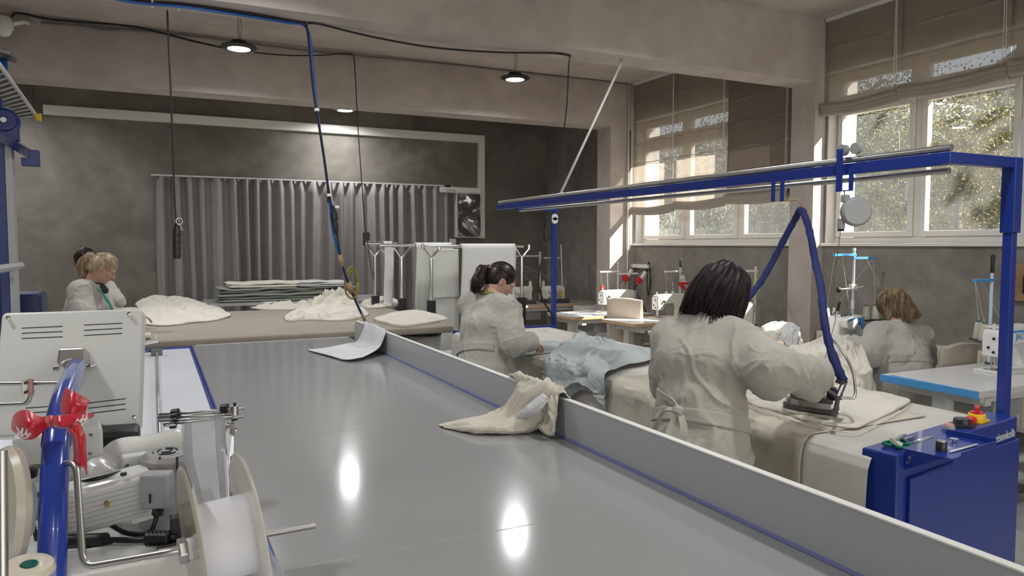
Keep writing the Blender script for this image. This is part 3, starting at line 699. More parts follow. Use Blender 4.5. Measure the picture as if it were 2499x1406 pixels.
# stack of folded fabric on a glass shelf table behind
ft = thing('fabric_shelf_table', (1.6, 9.5, 0), 'dark framed table with a grey top carrying the sage fabric stack', 'table')
MB().box((.55, 9.1, .935), (2.75, 10.1, .955)).build('tabletop', M['grey'], ft)
for x in (.62, 2.68):
    for y in (9.16, 10.02): MB().box((x - .02, y - .02, 0), (x + .02, y + .02, .935)).build('leg', M['dsteel'], ft)
def folded(x0, x1, y0, y1, z0, h, n, label, m, seed, name='folded_fabric', rot=0, grp=None):
    r_ = random.Random(seed); t = thing(name, ((x0 + x1) / 2, (y0 + y1) / 2, z0), label, 'fabric', grp)
    lh = h / n; mb = MB()
    for k in range(n):
        a = r_.uniform(-.02, .02); b = r_.uniform(-.02, .02); zz = z0 + k * lh
        def f(u, v, zz=zz, a=a, b=b, k=k):
            ang = v * 2 * pi; sx = (x1 - x0) / 2 + a; cx = (x0 + x1) / 2
            ly = y0 + b; hy = y1 + b
            X = cx + (2 * u - 1) * sx
            wob = .007 * sin(X * 9 + k * 2.1) + .004 * sin(X * 23 + k)
            yy = (ly + hy) / 2 + (hy - ly) / 2 * (abs(cos(ang)) ** .25) * (1 if cos(ang) > 0 else -1)
            e = min(1, min(u, 1 - u) * 18) ** .5
            return (X, yy, zz + lh / 2 + wob * (k / n + .2) + (lh * .52 * e) * (abs(sin(ang)) ** .6) * (1 if sin(ang) > 0 else -1))
        mb.grid(f, 40, 20)
    mb.build('folded_layers', M[m], t, smooth=True)
    return t
folded(.68, 2.36, 9.35, 9.95, .955, .175, 5, 'thick stack of folded sage green fabric behind the taupe table', 'greenfab', 3)
folded(.80, 1.62, 9.33, 9.85, 1.128, .065, 2, 'folded cream cloth lying on the left of the sage stack', 'cloth_cream', 5, grp=None)
folded(1.60, 2.26, 9.33, 9.85, 1.128, .06, 3, 'pale grey-white folded cloth on the right of the sage stack', 'cloth_white', 7)

# ---- rack of paper/fabric sheets on chrome bars
def rack(x0, x1, y, z, label, sheet, cols, barlen=0):
    t = thing('roll_rack', ((x0 + x1) / 2, y, 0), label, 'roll rack', 'chrome and black roll stands')
    MB().tube([(x0 - .05, y, z), (x1 + .08, y, z)], .018, 12).build('roll_bar', M['chrome'], t, smooth='auto')
    for x in cols:
        f = MB()
        f.tube(spline([(x, y, z - .17), (x - .02, y, z - .12), (x - .10, y, z - .01)], 4), .014, 8); f.tube(spline([(x, y, z - .17), (x + .02, y, z - .12), (x + .10, y, z - .03)], 4), .014, 8)
        f.cyl((x - .10, y, z - .03), (x - .10, y, z + .03), .016, 8); f.cyl((x + .10, y, z - .04), (x + .10, y, z + .02), .016, 8)
        f.tube([(x, y, z - .80), (x, y, z - .13)], .018, 10)
        f.build('fork', M['chrome'], t, smooth='auto')
        MB().box((x - .045, y - .03, .02), (x + .045, y + .03, z - .62)).build('upright', M['blackm'], t, bevel=.005)
        MB().box((x - .06, y - .35, 0), (x + .06, y + .35, .03)).build('foot', M['blackm'], t, bevel=.005)
    for (a, b, zb, yo, m) in sheet:
        def sh(u, v, a=a, b=b, zb=zb, yo=yo):
            X = a + (b - a) * u; s = v
            if s < .08: ang = s / .08 * pi; return (X, y - yo * cos(ang), z + abs(yo) * sin(ang) + .002)
            if True: zz = z - (z - zb) * (s - .08) / .92; return (X + .01 * sin(zz * 5), y + yo + .012 * sin(X * 6 + zz * 2) * (s), zz)
        MB().grid(sh, 16, 40).build('hanging_sheet', m, t, smooth=True, solid=.003)
    return t
M['paper'] = mat('white_paper_sheet', (.74, .74, .74), .6)
M['film'] = mat('translucent_film', (.70, .71, .66), .28, spec=.6)
rack(2.83, 3.96, 8.0, 1.63, 'tall stand with white sheets hanging from its chrome bar behind the ponytailed woman', [(3.22, 3.92, .35, -.03, M['paper'])], (2.86, 4.02))
rack(2.40, 2.95, 8.35, 1.64, 'chrome forked stand in the middle of the rack group, wrapped sheet on it', [(2.78, 3.24, .5, -.035, M['film'])], (2.62,))
rack(2.28, 2.56, 8.6, 1.66, 'chrome forked stand at the left of the rack group next to the curtain', [(2.47, 2.58, .6, -.03, M['paper'])], (2.37, 2.52))
pk_ = thing('wrapped_panel', (3.05, 8.1, 0), 'tall pale glossy wrapped panel standing behind the rack posts', 'panel')
MB().box((2.93, 8.12, .02), (3.25, 8.18, 1.60)).build('panel_body', M['film'], pk_, bevel=.01)
MB().box((2.935, 8.10, 1.02), (3.245, 8.118, 1.035)).build('panel_strap', M['steel'], pk_)
bx = thing('plastic_bin', (3.1, 7.6, 0), 'low translucent white plastic bin on the floor by the racks', 'bin')
MB().poly([(2.84, 7.35), (3.3, 7.35), (3.3, 7.8), (2.84, 7.8)], 0, .42).build('bin_body', M['film'], bx, bevel=.02)
MB().box((2.82, 7.33, .42), (3.32, 7.82, .45)).build('bin_lid', M['white'], bx, bevel=.008)
bk = thing('fabric_bin', (2.3, 6.75, 0), 'grey fabric bag hanging in a black ring under the right end of the taupe table', 'bag')
MB().lathe([(.14, .28), (.16, .4), (.165, .6), (.17, .80)], (2.28, 6.62, 0), n=28).build('bag_body', M['cover'], bk, smooth=True)
MB().lathe([(.165, .80), (.178, .80), (.178, .825), (.165, .825)], (2.28, 6.62, 0), n=28, cap=False).build('bag_ring', M['black'], bk)

# ---- radiator
rd = thing('radiator', (5.93, 5.0, .2), 'cream panel radiator under the window behind the seated woman', 'radiator')
rm = MB(); rm.box((5.90, 3.2, .22), (5.998, 5.235, .80)); y = 3.22
rm.build('radiator_body', M['cream'], rd, bevel=.01)
rm = MB()
while y < 5.2: rm.box((5.892, y, .25), (5.90, y + .022, .765)); y += .0385
rm.build('radiator_ribs', M['cream'], rd, bevel=.002)

# ---- security camera
sc_ = thing('dome_camera', (-1.25, 8.2, 3.6), 'white dome security camera high in the top left corner', 'security camera')
cc = at(8, 62, Y=8.25)
MB().lathe([(.001, .085), (.05, .08), (.075, .05), (.08, 0), (.08, -.03), (.001, -.03)], cc, n=28).build('camera_housing', M['white'], sc_, smooth='auto')
MB().lathe([(.066, .0), (.064, -.03), (.045, -.06), (.001, -.075)], cc + Vector((0, 0, -.03)), n=28).build('camera_dome', M['white'], sc_, smooth='auto')
MB().tube(spline([cc + Vector((.07, .0, .02)), cc + Vector((.15, .08, .07)), cc + Vector((.17, .215, .10))], 4), .02, 8).build('wall_bracket', M['white'], sc_, smooth=True)
# ================================================================ IMPLICIT SURFACES (numpy) FOR PEOPLE
def vnoise(p, seed=0):
    p = np.asarray(p, dtype=np.float64); i = np.floor(p).astype(np.int64); f = p - i; u = f * f * f * (f * (f * 6 - 15) + 10)
    def h(dx, dy, dz):
        n = (i[:, 0] + dx) * 73856093 ^ (i[:, 1] + dy) * 19349663 ^ (i[:, 2] + dz) * 83492791 ^ (seed * 2654435761 & 0xffffffff)
        n = (n & 0x7fffffff); n = (n ^ (n >> 13)) * 1274126177 & 0x7fffffff; n = n ^ (n >> 16)
        return (n & 0xffff) / 32768.0 - 1.0
    r = 0
    for dx in (0, 1):
        for dy in (0, 1):
            for dz in (0, 1):
                w = (u[:, 0] if dx else 1 - u[:, 0]) * (u[:, 1] if dy else 1 - u[:, 1]) * (u[:, 2] if dz else 1 - u[:, 2])
                r = r + w * h(dx, dy, dz)
    return r
def fbm(p, oct=3, seed=0):
    s = 0; a = 1; p = np.asarray(p, float)
    for k in range(oct): s = s + a * vnoise(p * 2 ** k + 7.3 * k, seed + k); a *= .5
    return s
def ridge(p, oct=2, seed=0):
    s = 0; a = 1; p = np.asarray(p, float)
    for k in range(oct): s = s + a * (1 - 2.2 * np.abs(vnoise(p * 2 ** k + 3.1 * k, seed + k))); a *= .5
    return s

A = lambda v: np.array(v, dtype=float)
def P_cone(a, b, ra, rb, k=.02):
    a = A(a); b = A(b)
    def f(P):
        d = b - a; L = np.linalg.norm(d) + 1e-9; q = P - a; t = np.clip((q @ d) / L ** 2, 0, 1)
        return np.linalg.norm(q - t[..., None] * d, axis=-1) - (ra + (rb - ra) * t)
    r = max(ra, rb); return (np.minimum(a, b) - r, np.maximum(a, b) + r, f, k)
def P_ell(c, rad, R=None, k=.02):
    c = A(c); rad = A(rad)
    R = np.eye(3) if R is None else A(R)      # rows = local axes
    def f(P):
        q = (P - c) @ R.T; n = np.linalg.norm(q / rad, axis=-1); g = np.linalg.norm(q / rad ** 2, axis=-1) + 1e-9
        return n * (n - 1.0) / g
    m = rad.max(); return (c - m, c + m, f, k)
def P_econe(a, b, ra, rb, lat, ratio, k=.03, cap=.5):
    # cone with an elliptic section: lateral radius ra..rb, depth radius = ratio * that
    a = A(a); b = A(b); lat = A(lat); d = b - a; L = np.linalg.norm(d); ax = d / L; lat = lat - ax * (lat @ ax); lat /= np.linalg.norm(lat); fr = np.cross(ax, lat)
    def f(P):
        q = P - a; t = q @ ax; tt = np.clip(t / L, 0, 1); r = ra + (rb - ra) * tt
        x = q @ lat; y = (q @ fr) / ratio; e = (t - tt * L) / cap
        return (np.sqrt(x * x + y * y + e * e) - r) * (.5 + .5 * ratio)
    r = max(ra, rb) * max(1, ratio); return (np.minimum(a, b) - r, np.maximum(a, b) + r, f, k)

def sdf_mesh(prims, vox, pad=.03):
    lo = np.min([p[0] for p in prims], axis=0) - pad; hi = np.max([p[1] for p in prims], axis=0) + pad
    n = np.ceil((hi - lo) / vox).astype(int) + 1
    F = np.full(tuple(n), .3, dtype=np.float32)
    ax = [lo[i] + np.arange(n[i]) * vox for i in range(3)]
    for (a, b, f, k) in prims:
        m = abs(k) + 2 * vox + .012
        i0 = np.maximum(((a - m - lo) / vox).astype(int), 0); i1 = np.minimum(((b + m - lo) / vox).astype(int) + 2, n)
        X, Y, Z = np.meshgrid(ax[0][i0[0]:i1[0]], ax[1][i0[1]:i1[1]], ax[2][i0[2]:i1[2]], indexing='ij')
        d = f(np.stack([X, Y, Z], -1)).astype(np.float32)
        S = F[i0[0]:i1[0], i0[1]:i1[1], i0[2]:i1[2]]
        if k > 0:
            h = np.clip(.5 + .5 * (S - d) / k, 0, 1); S[...] = S * (1 - h) + d * h - k * h * (1 - h)
        elif k == 0: np.minimum(S, d, out=S)
        else: np.maximum(S, -d, out=S)
    s = F < 0
    # surface nets
    c = np.zeros(tuple(n - 1), dtype=np.int8)
    for dx in (0, 1):
        for dy in (0, 1):
            for dz in (0, 1): c += s[dx:n[0] - 1 + dx, dy:n[1] - 1 + dy, dz:n[2] - 1 + dz]
    act = (c > 0) & (c < 8); idx = np.argwhere(act); ids = np.full(act.shape, -1, dtype=np.int64); ids[act] = np.arange(len(idx))
    co = [(x, y, z) for x in (0, 1) for y in (0, 1) for z in (0, 1)]
    val = {q: F[idx[:, 0] + q[0], idx[:, 1] + q[1], idx[:, 2] + q[2]] for q in co}
    acc = np.zeros((len(idx), 3)); cnt = np.zeros(len(idx))
    for q in co:
        for a_ in range(3):
            if q[a_] == 0:
                r = list(q); r[a_] = 1; r = tuple(r); v0 = val[q]; v1 = val[r]; cr_ = (v0 < 0) != (v1 < 0)
                t = np.where(cr_, v0 / np.where(cr_, v0 - v1, 1), 0); p = np.array(q, float)[None] + np.zeros((len(idx), 3)); p[:, a_] = t
                acc += p * cr_[:, None]; cnt += cr_
    V = lo + (idx + acc / cnt[:, None]) * vox
    faces = []
    for a_ in range(3):
        b_, c_ = [(1, 2), (2, 0), (0, 1)][a_]
        sl0 = [slice(None)] * 3; sl1 = [slice(None)] * 3; sl0[a_] = slice(0, -1); sl1[a_] = slice(1, None)
        e = s[tuple(sl0)] != s[tuple(sl1)]; E = np.argwhere(e); flip = s[tuple(sl0)][e]
        ok = (E[:, b_] > 0) & (E[:, c_] > 0) & (E[:, b_] < n[b_] - 1) & (E[:, c_] < n[c_] - 1); E = E[ok]; flip = flip[ok]
        def g(db, dc):
            q = E.copy(); q[:, b_] -= db; q[:, c_] -= dc; return ids[q[:, 0], q[:, 1], q[:, 2]]
        Q = np.stack([g(1, 1), g(0, 1), g(0, 0), g(1, 0)], 1); Q[~flip] = Q[~flip][:, ::-1]; faces.append(Q)
    return V, np.concatenate(faces)
def relax(V, Fq, it=2, w=.5):
    n = len(V)
    for _ in range(it):
        S = np.zeros_like(V); C = np.zeros(n)
        for a_, b_ in ((0, 1), (1, 2), (2, 3), (3, 0)):
            np.add.at(S, Fq[:, a_], V[Fq[:, b_]]); np.add.at(S, Fq[:, b_], V[Fq[:, a_]]); np.add.at(C, Fq[:, a_], 1); np.add.at(C, Fq[:, b_], 1)
        V = V * (1 - w) + w * S / np.maximum(C, 1)[:, None]
    return V
def vnormals(V, Fq):
    nn = np.cross(V[Fq[:, 2]] - V[Fq[:, 0]], V[Fq[:, 3]] - V[Fq[:, 1]]); N_ = np.zeros_like(V)
    for k in range(4): np.add.at(N_, Fq[:, k], nn)
    return N_ / (np.linalg.norm(N_, axis=1)[:, None] + 1e-12)
def np_obj(name, V, Fq, m, parent=None, smooth=True):
    me = bpy.data.meshes.new(name); o = world_loc(parent) if parent else (0, 0, 0)
    V = np.asarray(V) - np.array(o); Fq = np.asarray(Fq); k = Fq.shape[1]
    me.vertices.add(len(V)); me.vertices.foreach_set('co', V.astype(np.float32).ravel())
    me.loops.add(Fq.size); me.loops.foreach_set('vertex_index', Fq.astype(np.int32).ravel())
    me.polygons.add(len(Fq)); me.polygons.foreach_set('loop_start', np.arange(0, Fq.size, k, dtype=np.int32)); me.polygons.foreach_set('loop_total', np.full(len(Fq), k, dtype=np.int32))
    me.polygons.foreach_set('use_smooth', np.ones(len(Fq), dtype=bool)); me.update(calc_edges=True); me.validate()
    ob = bpy.data.objects.new(name, me); COL.objects.link(ob); me.materials.append(m)
    if parent: ob.parent = parent
    return ob
def segdist(V, a, b):
    a = A(a); b = A(b); d = b - a; t = np.clip(((V - a) @ d) / (d @ d + 1e-9), 0, 1); return np.linalg.norm(V - a - t[:, None] * d, axis=1), t
def fold_disp(V, Nn, folds):
    D = np.zeros(len(V))
    for a, b, w, h in folds:
        d, t = segdist(V, a, b); D += h * np.exp(-(d / w) ** 2) * np.sin(np.pi * np.clip(t, .02, .98)) ** .8
    return V + Nn * D[:, None]

def hand_prims(wr, d, nrm, side, curl=.5, spread=.012, sc=.95):
    """wr wrist, d pointing direction, nrm back-of-hand normal, side=+1 thumb towards cross(d,nrm)"""
    wr = A(wr); d = A(d) / np.linalg.norm(d); nrm = A(nrm); nrm = nrm - d * (nrm @ d); nrm /= np.linalg.norm(nrm); lat = np.cross(d, nrm) * side
    R = np.array([d, lat, nrm]); pr = [P_ell(wr + d * .048 * sc, (.050 * sc, .041 * sc, .016 * sc), R, .012), P_ell(wr + d * .01, (.035, .028, .02), R, .012)]
    for j, off in enumerate((.030, .010, -.010, -.028)):
        ln = (.040, .044, .041, .033)[j] * sc; p = wr + d * .082 * sc + lat * off * sc; ang = curl * (.35 + .08 * j)
        for s_, fac in enumerate((1, .65, .52)):
            dd = d * cos(ang) - nrm * sin(ang) + lat * (off * .35 / .03 * .12 * (1 if s_ == 0 else .6)); dd /= np.linalg.norm(dd); q = p + dd * ln * fac
            pr.append(P_cone(p, q, (.0095, .0085, .0078)[s_] * sc, (.0085, .0078, .0068)[s_] * sc, .004)); p = q; ang += curl * .75
    p = wr + d * .022 * sc + lat * .028 * sc; dd = d * .62 + lat * .62 - nrm * .35 * (.5 + curl); dd /= np.linalg.norm(dd); q = p + dd * .04 * sc; pr.append(P_cone(p, q, .0125 * sc, .0105 * sc, .008))
    dd = d * .9 + lat * .15 - nrm * .35; dd /= np.linalg.norm(dd); r_ = q + dd * .032 * sc; pr.append(P_cone(q, r_, .0105 * sc, .008 * sc, .004))
    return pr

def frame(phi, pitch=0.0, roll=0.0):
    """rows: forward, right, up for compass heading phi (deg), pitch>0 looks down"""
    p = radians(phi); f = np.array([sin(p), cos(p), 0]); r = np.array([cos(p), -sin(p), 0]); u = np.array([0, 0, 1.])
    a = radians(pitch); f2 = f * cos(a) - u * sin(a); u2 = f * sin(a) + u * cos(a)
    b = radians(roll); r3 = r * cos(b) + u2 * sin(b); u3 = -r * sin(b) + u2 * cos(b)
    return np.array([f2, r3, u3])

def head_prims(c, R, neck):
    f, r, u = R; c = A(c); q = lambda a, b, d: c + f * a + r * b + u * d
    pr = [P_ell(q(-.008, 0, .025), (.096, .076, .090), R, .02), P_ell(q(.025, 0, -.045), (.068, .060, .068), R, .03), P_ell(q(.062, 0, -.088), (.026, .024, .020), R, .02),
          P_cone(q(.084, 0, .012), q(.107, 0, -.022), .007, .0115, .008), P_ell(q(.094, 0, -.027), (.012, .016, .008), R, .006),
          P_ell(q(.078, .033, .018), (.016, .026, .008), R, .012), P_ell(q(.078, -.033, .018), (.016, .026, .008), R, .012),
          P_ell(q(.062, .042, -.020), (.022, .02, .018), R, .02), P_ell(q(.062, -.042, -.020), (.022, .02, .018), R, .02),
          P_ell(q(.084, 0, -.050), (.012, .022, .007), R, .008), P_ell(q(.082, 0, -.061), (.012, .019, .008), R, .008)]
    for s in (1, -1):
        pr += [P_ell(q(-.008, .076 * s, -.008), (.017, .008, .030), R, .006), P_cone(q(-.004, .079 * s, .016), q(-.018, .084 * s, .010), .005, .005, .004), P_cone(q(-.018, .084 * s, .010), q(-.014, .080 * s, -.022), .005, .004, .004)]
    pr.append(P_cone(neck, q(-.025, 0, -.055), .056, .052, .03))
    return pr

HAIRM = {}
def hair_mat(name, c1, c2, rough=.42):
    m = bpy.data.materials.new(name); m.use_nodes = True; nt = m.node_tree; N = nt.nodes; L = nt.links; b = N['Principled BSDF']
    b.inputs['Roughness'].default_value = rough; b.inputs['Specular IOR Level'].default_value = .3
    tc = N.new('ShaderNodeTexCoord'); n = N.new('ShaderNodeTexNoise'); n.inputs['Scale'].default_value = 45; n.inputs['Detail'].default_value = 3
    mp = N.new('ShaderNodeMapping'); mp.inputs['Scale'].default_value = (1, 1, .15); L.new(tc.outputs['Object'], mp.inputs[0]); L.new(mp.outputs[0], n.inputs['Vector'])
    r = N.new('ShaderNodeValToRGB'); r.color_ramp.elements[0].position = .35; r.color_ramp.elements[1].position = .65
    r.color_ramp.elements[0].color = (*c1, 1); r.color_ramp.elements[1].color = (*c2, 1); L.new(n.outputs['Fac'], r.inputs[0]); L.new(r.outputs[0], b.inputs['Base Color'])
    return m
def hair_cut(head, R):      # leaves the face and the ears free
    q = lambda a, b, d: head + R[0] * a + R[1] * b + R[2] * d
    return [P_ell(q(.118, 0, -.030), (.070, .085, .098), R, -1), P_ell(q(.07, 0, -.10), (.09, .09, .085), R, -1)] + [P_ell(q(.018, .088 * s, -.022), (.045, .022, .050), R, -1) for s in (1, -1)]
def hairline():
    while True:
        a = rg.uniform(-pi, pi) * .66; e_ = rg.uniform(-.45, 1.2); lim = .80 if abs(a) < .75 else (.25 if abs(a) < 1.35 else -.45)
        if e_ > lim: return a, e_
def strands(paths, r=.0022, taper=.3):
    mb = MB()
    for P in paths:
        P = spline(P, 3); k = len(P); mb.tube(P, r, 4, True, [r * (1 - (1 - taper) * (i / (k - 1)) ** 2) for i in range(k)])
    return mb

def person(name, label, phi, J, hp, robe_m, hair, seated=False, voxb=.0062, voxr=.0075, folds=(), belt=True, lean=0, foldamp=1.0, collar=None, hands=None, seed=1, hips=1.0, extra=(), beltz=-.02):
    """J: dict of joints in world space: pel, chest, neck, head, Ls, Le, Lw, Rs, Re, Rw (+ hand dirs Ld, Rd)"""
    B = frame(phi); f, r, u = B
    J = {k: A(v) for k, v in J.items()}
    pel, chest, neck, head = J['pel'], J['chest'], J['neck'], J['head']
    base = (float(pel[0]), float(pel[1]), 0.0); t = thing(name, base, label, 'person')
    R = frame(*hp)
    tf = np.array([f, r, u]); pr = head_prims(head, R, neck)
    Tdir = neck - pel; Tdir /= np.linalg.norm(Tdir); latT = r; frT = np.cross(latT, Tdir); RT_ = np.array([np.cross(Tdir, latT) * -1, latT, Tdir])
    pr += [P_econe(pel, chest, .130 * hips, .12, latT, .70, .05), P_econe(chest, neck - Tdir * .09, .12, .08, latT, .60, .05), P_cone(J['Ls'] - Tdir * .02, J['Rs'] - Tdir * .02, .038, .038, .04), P_cone(neck - Tdir * .08, neck, .050, .054, .02)]
    kn = {}
    for s, S in ((-1, 'L'), (1, 'R')):
        pr += [P_cone(J[S + 's'], J[S + 'e'], .045, .036, .03), P_cone(J[S + 'e'], J[S + 'w'], .036, .025, .015)]
        hip = pel + r * .085 * s * hips - u * .04
        if seated:
            k_ = hip + f * .42 + u * .02; a_ = k_ + f * .05 - u * (k_[2] - .09)
        else:
            k_ = hip * 1.0; k_[2] = .47; k_ = k_ + f * .02; a_ = k_.copy(); a_[2] = .09; a_ = a_ - f * .03
        pr += [P_cone(hip, k_, .085, .055, .04), P_cone(k_, a_, .055, .036, .02), P_cone(a_, a_ + f * .13 - u * .05, .038, .03, .02)]
        kn[S] = (hip, k_, a_)
        if S + 'd' in J: pr += hand_prims(J[S + 'w'], J[S + 'd'], J[S + 'n'], s if S == 'R' else s, curl=J.get(S + 'c', A([.6]))[0] if S + 'c' in J else .6)
    V, Q = sdf_mesh(pr, voxb); V = relax(V, Q, 1, .35)
    np_obj('body', V, Q, M['skin'], t)
    # eyes, brows and lips
    q = lambda a, b, d: head + R[0] * a + R[1] * b + R[2] * d
    ey = MB(); bw = MB(); lp = MB()
    for s in (1, -1):
        ey.lathe([(.001, -.012), (.009, -.008), (.0125, 0), (.009, .008), (.001, .012)], q(.072, .031 * s, .001), tuple(R[0]), n=12)
        bw.tube(spline([q(.089, .016 * s, .021), q(.088, .034 * s, .026), q(.074, .050 * s, .018)], 4), .003, 5)
    lp.tube(spline([q(.080, -.022, -.055), q(.094, -.008, -.053), q(.094, .008, -.053), q(.080, .022, -.055)], 4), .0045, 6)
    ey.build('eye', M['eye'], t, smooth=True); bw.build('eyebrow', M['brow'], t); lp.build('lips', M['lip'], t, smooth=True)
    # robe
    rp = []
    wst = pel + Tdir * .14
    rp += [P_econe(wst - Tdir * .02, chest, .160 * hips, .168, latT, .74, .05, .6), P_econe(chest, neck - Tdir * .075, .170, .11, latT, .64, .05, .6), P_cone(J['Ls'] - Tdir * .01, J['Rs'] - Tdir * .01, .072, .072, .05),
           P_cone(J['Ls'] * .5 + neck * .5 - Tdir * .015, J['Rs'] * .5 + neck * .5 - Tdir * .015, .066, .066, .04), P_cone(neck - Tdir * .09, neck - Tdir * .035, .10, .072, .03)]
    if seated:
        rp += [P_econe(wst, pel - u * .05, .17 * hips, .225 * hips, latT, .85, .05, .6)]
        for s in (1, -1):
            hip = pel + r * .10 * s - u * .04; rp.append(P_cone(hip, hip + f * .40, .115, .10, .06)); rp.append(P_cone(hip + f * .40, hip + f * .44 - u * .22, .09, .10, .05))
        rp += [P_econe(pel - u * .02 - f * .05, pel - u * .22 - f * .06, .22, .24, r, .62, .06, .3)]
    else:
        rp += [P_econe(wst, pel - u * .06, .16 * hips, .20 * hips, latT, .80, .05, .5), P_econe(pel - u * .06, pel * A([1, 1, 0]) + A([0, 0, .42]), .20 * hips, .235 * hips, r, .80, .05, .12)]
    slw = J.get('slw', A([.078, .082, .066])) * .93
    for S in 'LR':
        cuff = J[S + 'e'] + (J[S + 'w'] - J[S + 'e']) * .82
        rp += [P_cone(J[S + 's'] - Tdir * .02, J[S + 'e'], slw[0] + .008, slw[1], .05), P_cone(J[S + 'e'], cuff, slw[1], slw[2], .03)]
        rp += [P_cone(chest + (J[S + 's'] - chest) * .6 - Tdir * .06, J[S + 'e'] * .55 + J[S + 's'] * .45 - Tdir * .03, .09, .07, .06)]
    rp += list(extra)
    V, Q = sdf_mesh(rp, voxr); Nn = vnormals(V, Q); Nn = relax(Nn, Q, 3, .5)
    # cloth folds: long soft ridges hanging with gravity plus finer crumple
    U1 = V @ B.T    # forward,right,up coordinates
    lowm = np.clip((wst[2] - V[:, 2]) * 6, 0, 1)
    n1 = ridge(np.stack([U1[:, 0] * 6, U1[:, 1] * 6, U1[:, 2] * 1.6], 1) + seed, 2, seed)
    n2 = ridge(V * A([9, 9, 7]) + fbm(V * 5, 2, seed + 5)[:, None] * .9, 2, seed + 9)
    n3 = fbm(V * 34, 2, seed + 3)
    cr1 = 1 - np.clip(np.abs(vnoise(V * A([8, 8, 3.2]) + fbm(V * 4, 2, seed + 6)[:, None] * .8, seed + 12)) * 4.5, 0, 1); cr2 = 1 - np.clip(np.abs(vnoise(V * A([11, 11, 9]) + fbm(V * 6, 2, seed + 7)[:, None], seed + 13)) * 5, 0, 1)
    D = foldamp * (.005 * n1 * (.3 + 1.2 * lowm) + .003 * n2 + .008 * cr1 ** 1.5 * (1 - .6 * lowm) + .004 * cr2 * (1 - .5 * lowm) - .004)
    V = V + Nn * D[:, None]
    fl = list(folds)
    for S, s in (('L', -1), ('R', 1)):   # folds radiating from armpit and elbow
        sh = J[S + 's']; el = J[S + 'e']; wr = J[S + 'w']; ap = sh - Tdir * .10
        for k, (tx, ty) in enumerate(((.10, -.16), (.05, -.24), (.16, -.05))):
            fl.append((ap - f * .06, ap - f * .09 - r * s * tx + Tdir * ty, .016, -.010)); fl.append((ap - f * .05 - r * s * .02, ap - f * .10 - r * s * (tx + .04) + Tdir * (ty - .03), .018, .009))
        dd = (el - sh); nn = np.cross(dd, f); nn /= np.linalg.norm(nn) + 1e-9
        for k in range(4):
            c_ = sh + dd * (.35 + .17 * k); o1 = c_ + A([.07 * cos(k * 1.7), .07 * sin(k * 1.7), .06]); o2 = c_ - A([.07 * cos(k * 1.7 + .6), .07 * sin(k * 1.7), .07])
            fl.append((o1, o2, .014, -.008 if k % 2 else .009))
        for k in range(4):
            c_ = el + (wr - el) * (.15 + .18 * k); fl.append((c_ + A([.03, .05 * (-1) ** k, .07]), c_ + A([-.04, -.05 * (-1) ** k, -.07]), .013, (-.009, .008)[k % 2]))
    # blousing above the belt
    for k in range(9):
        a_ = k / 9 * 2 * pi + .4; dr = f * cos(a_) * .13 + r * sin(a_) * .17; fl.append((wst + dr + Tdir * .03, wst + dr * 1.12 + Tdir * (.14 + .04 * sin(k * 2.1)), .017, (.010, -.009)[k % 2])); fl.append((wst + dr - Tdir * .05, wst + dr * 1.25 - Tdir * .24, .016, (-.008, .009)[k % 2]))
    V = fold_disp(V, Nn, fl)
    ro = np_obj('linen_robe', V, Q, robe_m, t)
    # collar band and belt
    if belt:       # band following the robe surface at the waist
        h_ = (V - wst) @ Tdir - beltz; Nn2 = vnormals(V, Q); Nn2 = relax(Nn2, Q, 4, .5); ok = np.abs(h_) < .032
        for S in 'LR':
            for a_, b_ in ((J[S + 's'], J[S + 'e']), (J[S + 'e'], J[S + 'w'])): ok &= segdist(V, a_, b_)[0] > slw[1] + .035
        fq = Q[ok[Q].all(axis=1)]; us = np.unique(fq)
        if len(us) > 20:
            mp = np.full(len(V), -1); mp[us] = np.arange(len(us)); Vb = V[us].copy(); hb = h_[us]; Vb += Tdir * (np.clip(hb * 1.15, -.027, .027) - hb)[:, None]; Vb += Nn2[us] * (.005 + .003 * (np.abs(hb) < .024))[:, None]
            np_obj('belt', Vb, mp[fq], robe_m, t)
    cb_ = MB(); n_ = 28; vs = []
    for i in range(n_):
        a_ = 2 * pi * i / n_
        for z_, o_ in ((-.03, .088), (-.012, .078), (.004, .070), (.002, .062)):
            vs.append(neck - Tdir * .035 + Tdir * z_ + (f * cos(a_) * (o_ + (.012 if cos(a_) > 0 else 0)) + r * sin(a_) * o_) - Tdir * (.035 * max(0, cos(a_))))
    cb_.add(vs, [(i * 4 + j, ((i + 1) % n_) * 4 + j, ((i + 1) % n_) * 4 + j + 1, i * 4 + j + 1) for i in range(n_) for j in range(3)]).build('collar_band', robe_m, t, smooth=True)
    for S in 'LR':   # cuff ring
        ax_ = J[S + 'w'] - J[S + 'e']; c_ = J[S + 'e'] + ax_ * .82; ax_ = ax_ / np.linalg.norm(ax_)
        cf = MB(); cf.lathe([(slw[2] * .80, -.05), (slw[2] * 1.02, -.02), (slw[2] * 1.0, .045), (slw[2] * .9, .058), (slw[2] * .78, .05), (slw[2] * .6, -.02)], c_, tuple(ax_), n=26, cap=False)
        cf.v = [tuple(Vector(v) + Vector((0, 0, .006 * sin(i * 1.3)))) for i, v in enumerate(cf.v)]; cf.build('sleeve_cuff', robe_m, t, smooth=True)
    # trousers and shoes
    tp = []
    for S in 'LR':
        h_, k_, a_ = kn[S]; tp.append(P_cone(h_, k_, .09, .07, .03)); tp.append(P_cone(k_, a_ + A([0, 0, .03]), .07, .055, .02))
    V, Q = sdf_mesh(tp, .012); np_obj('trousers', V, Q, M['trouser'], t)
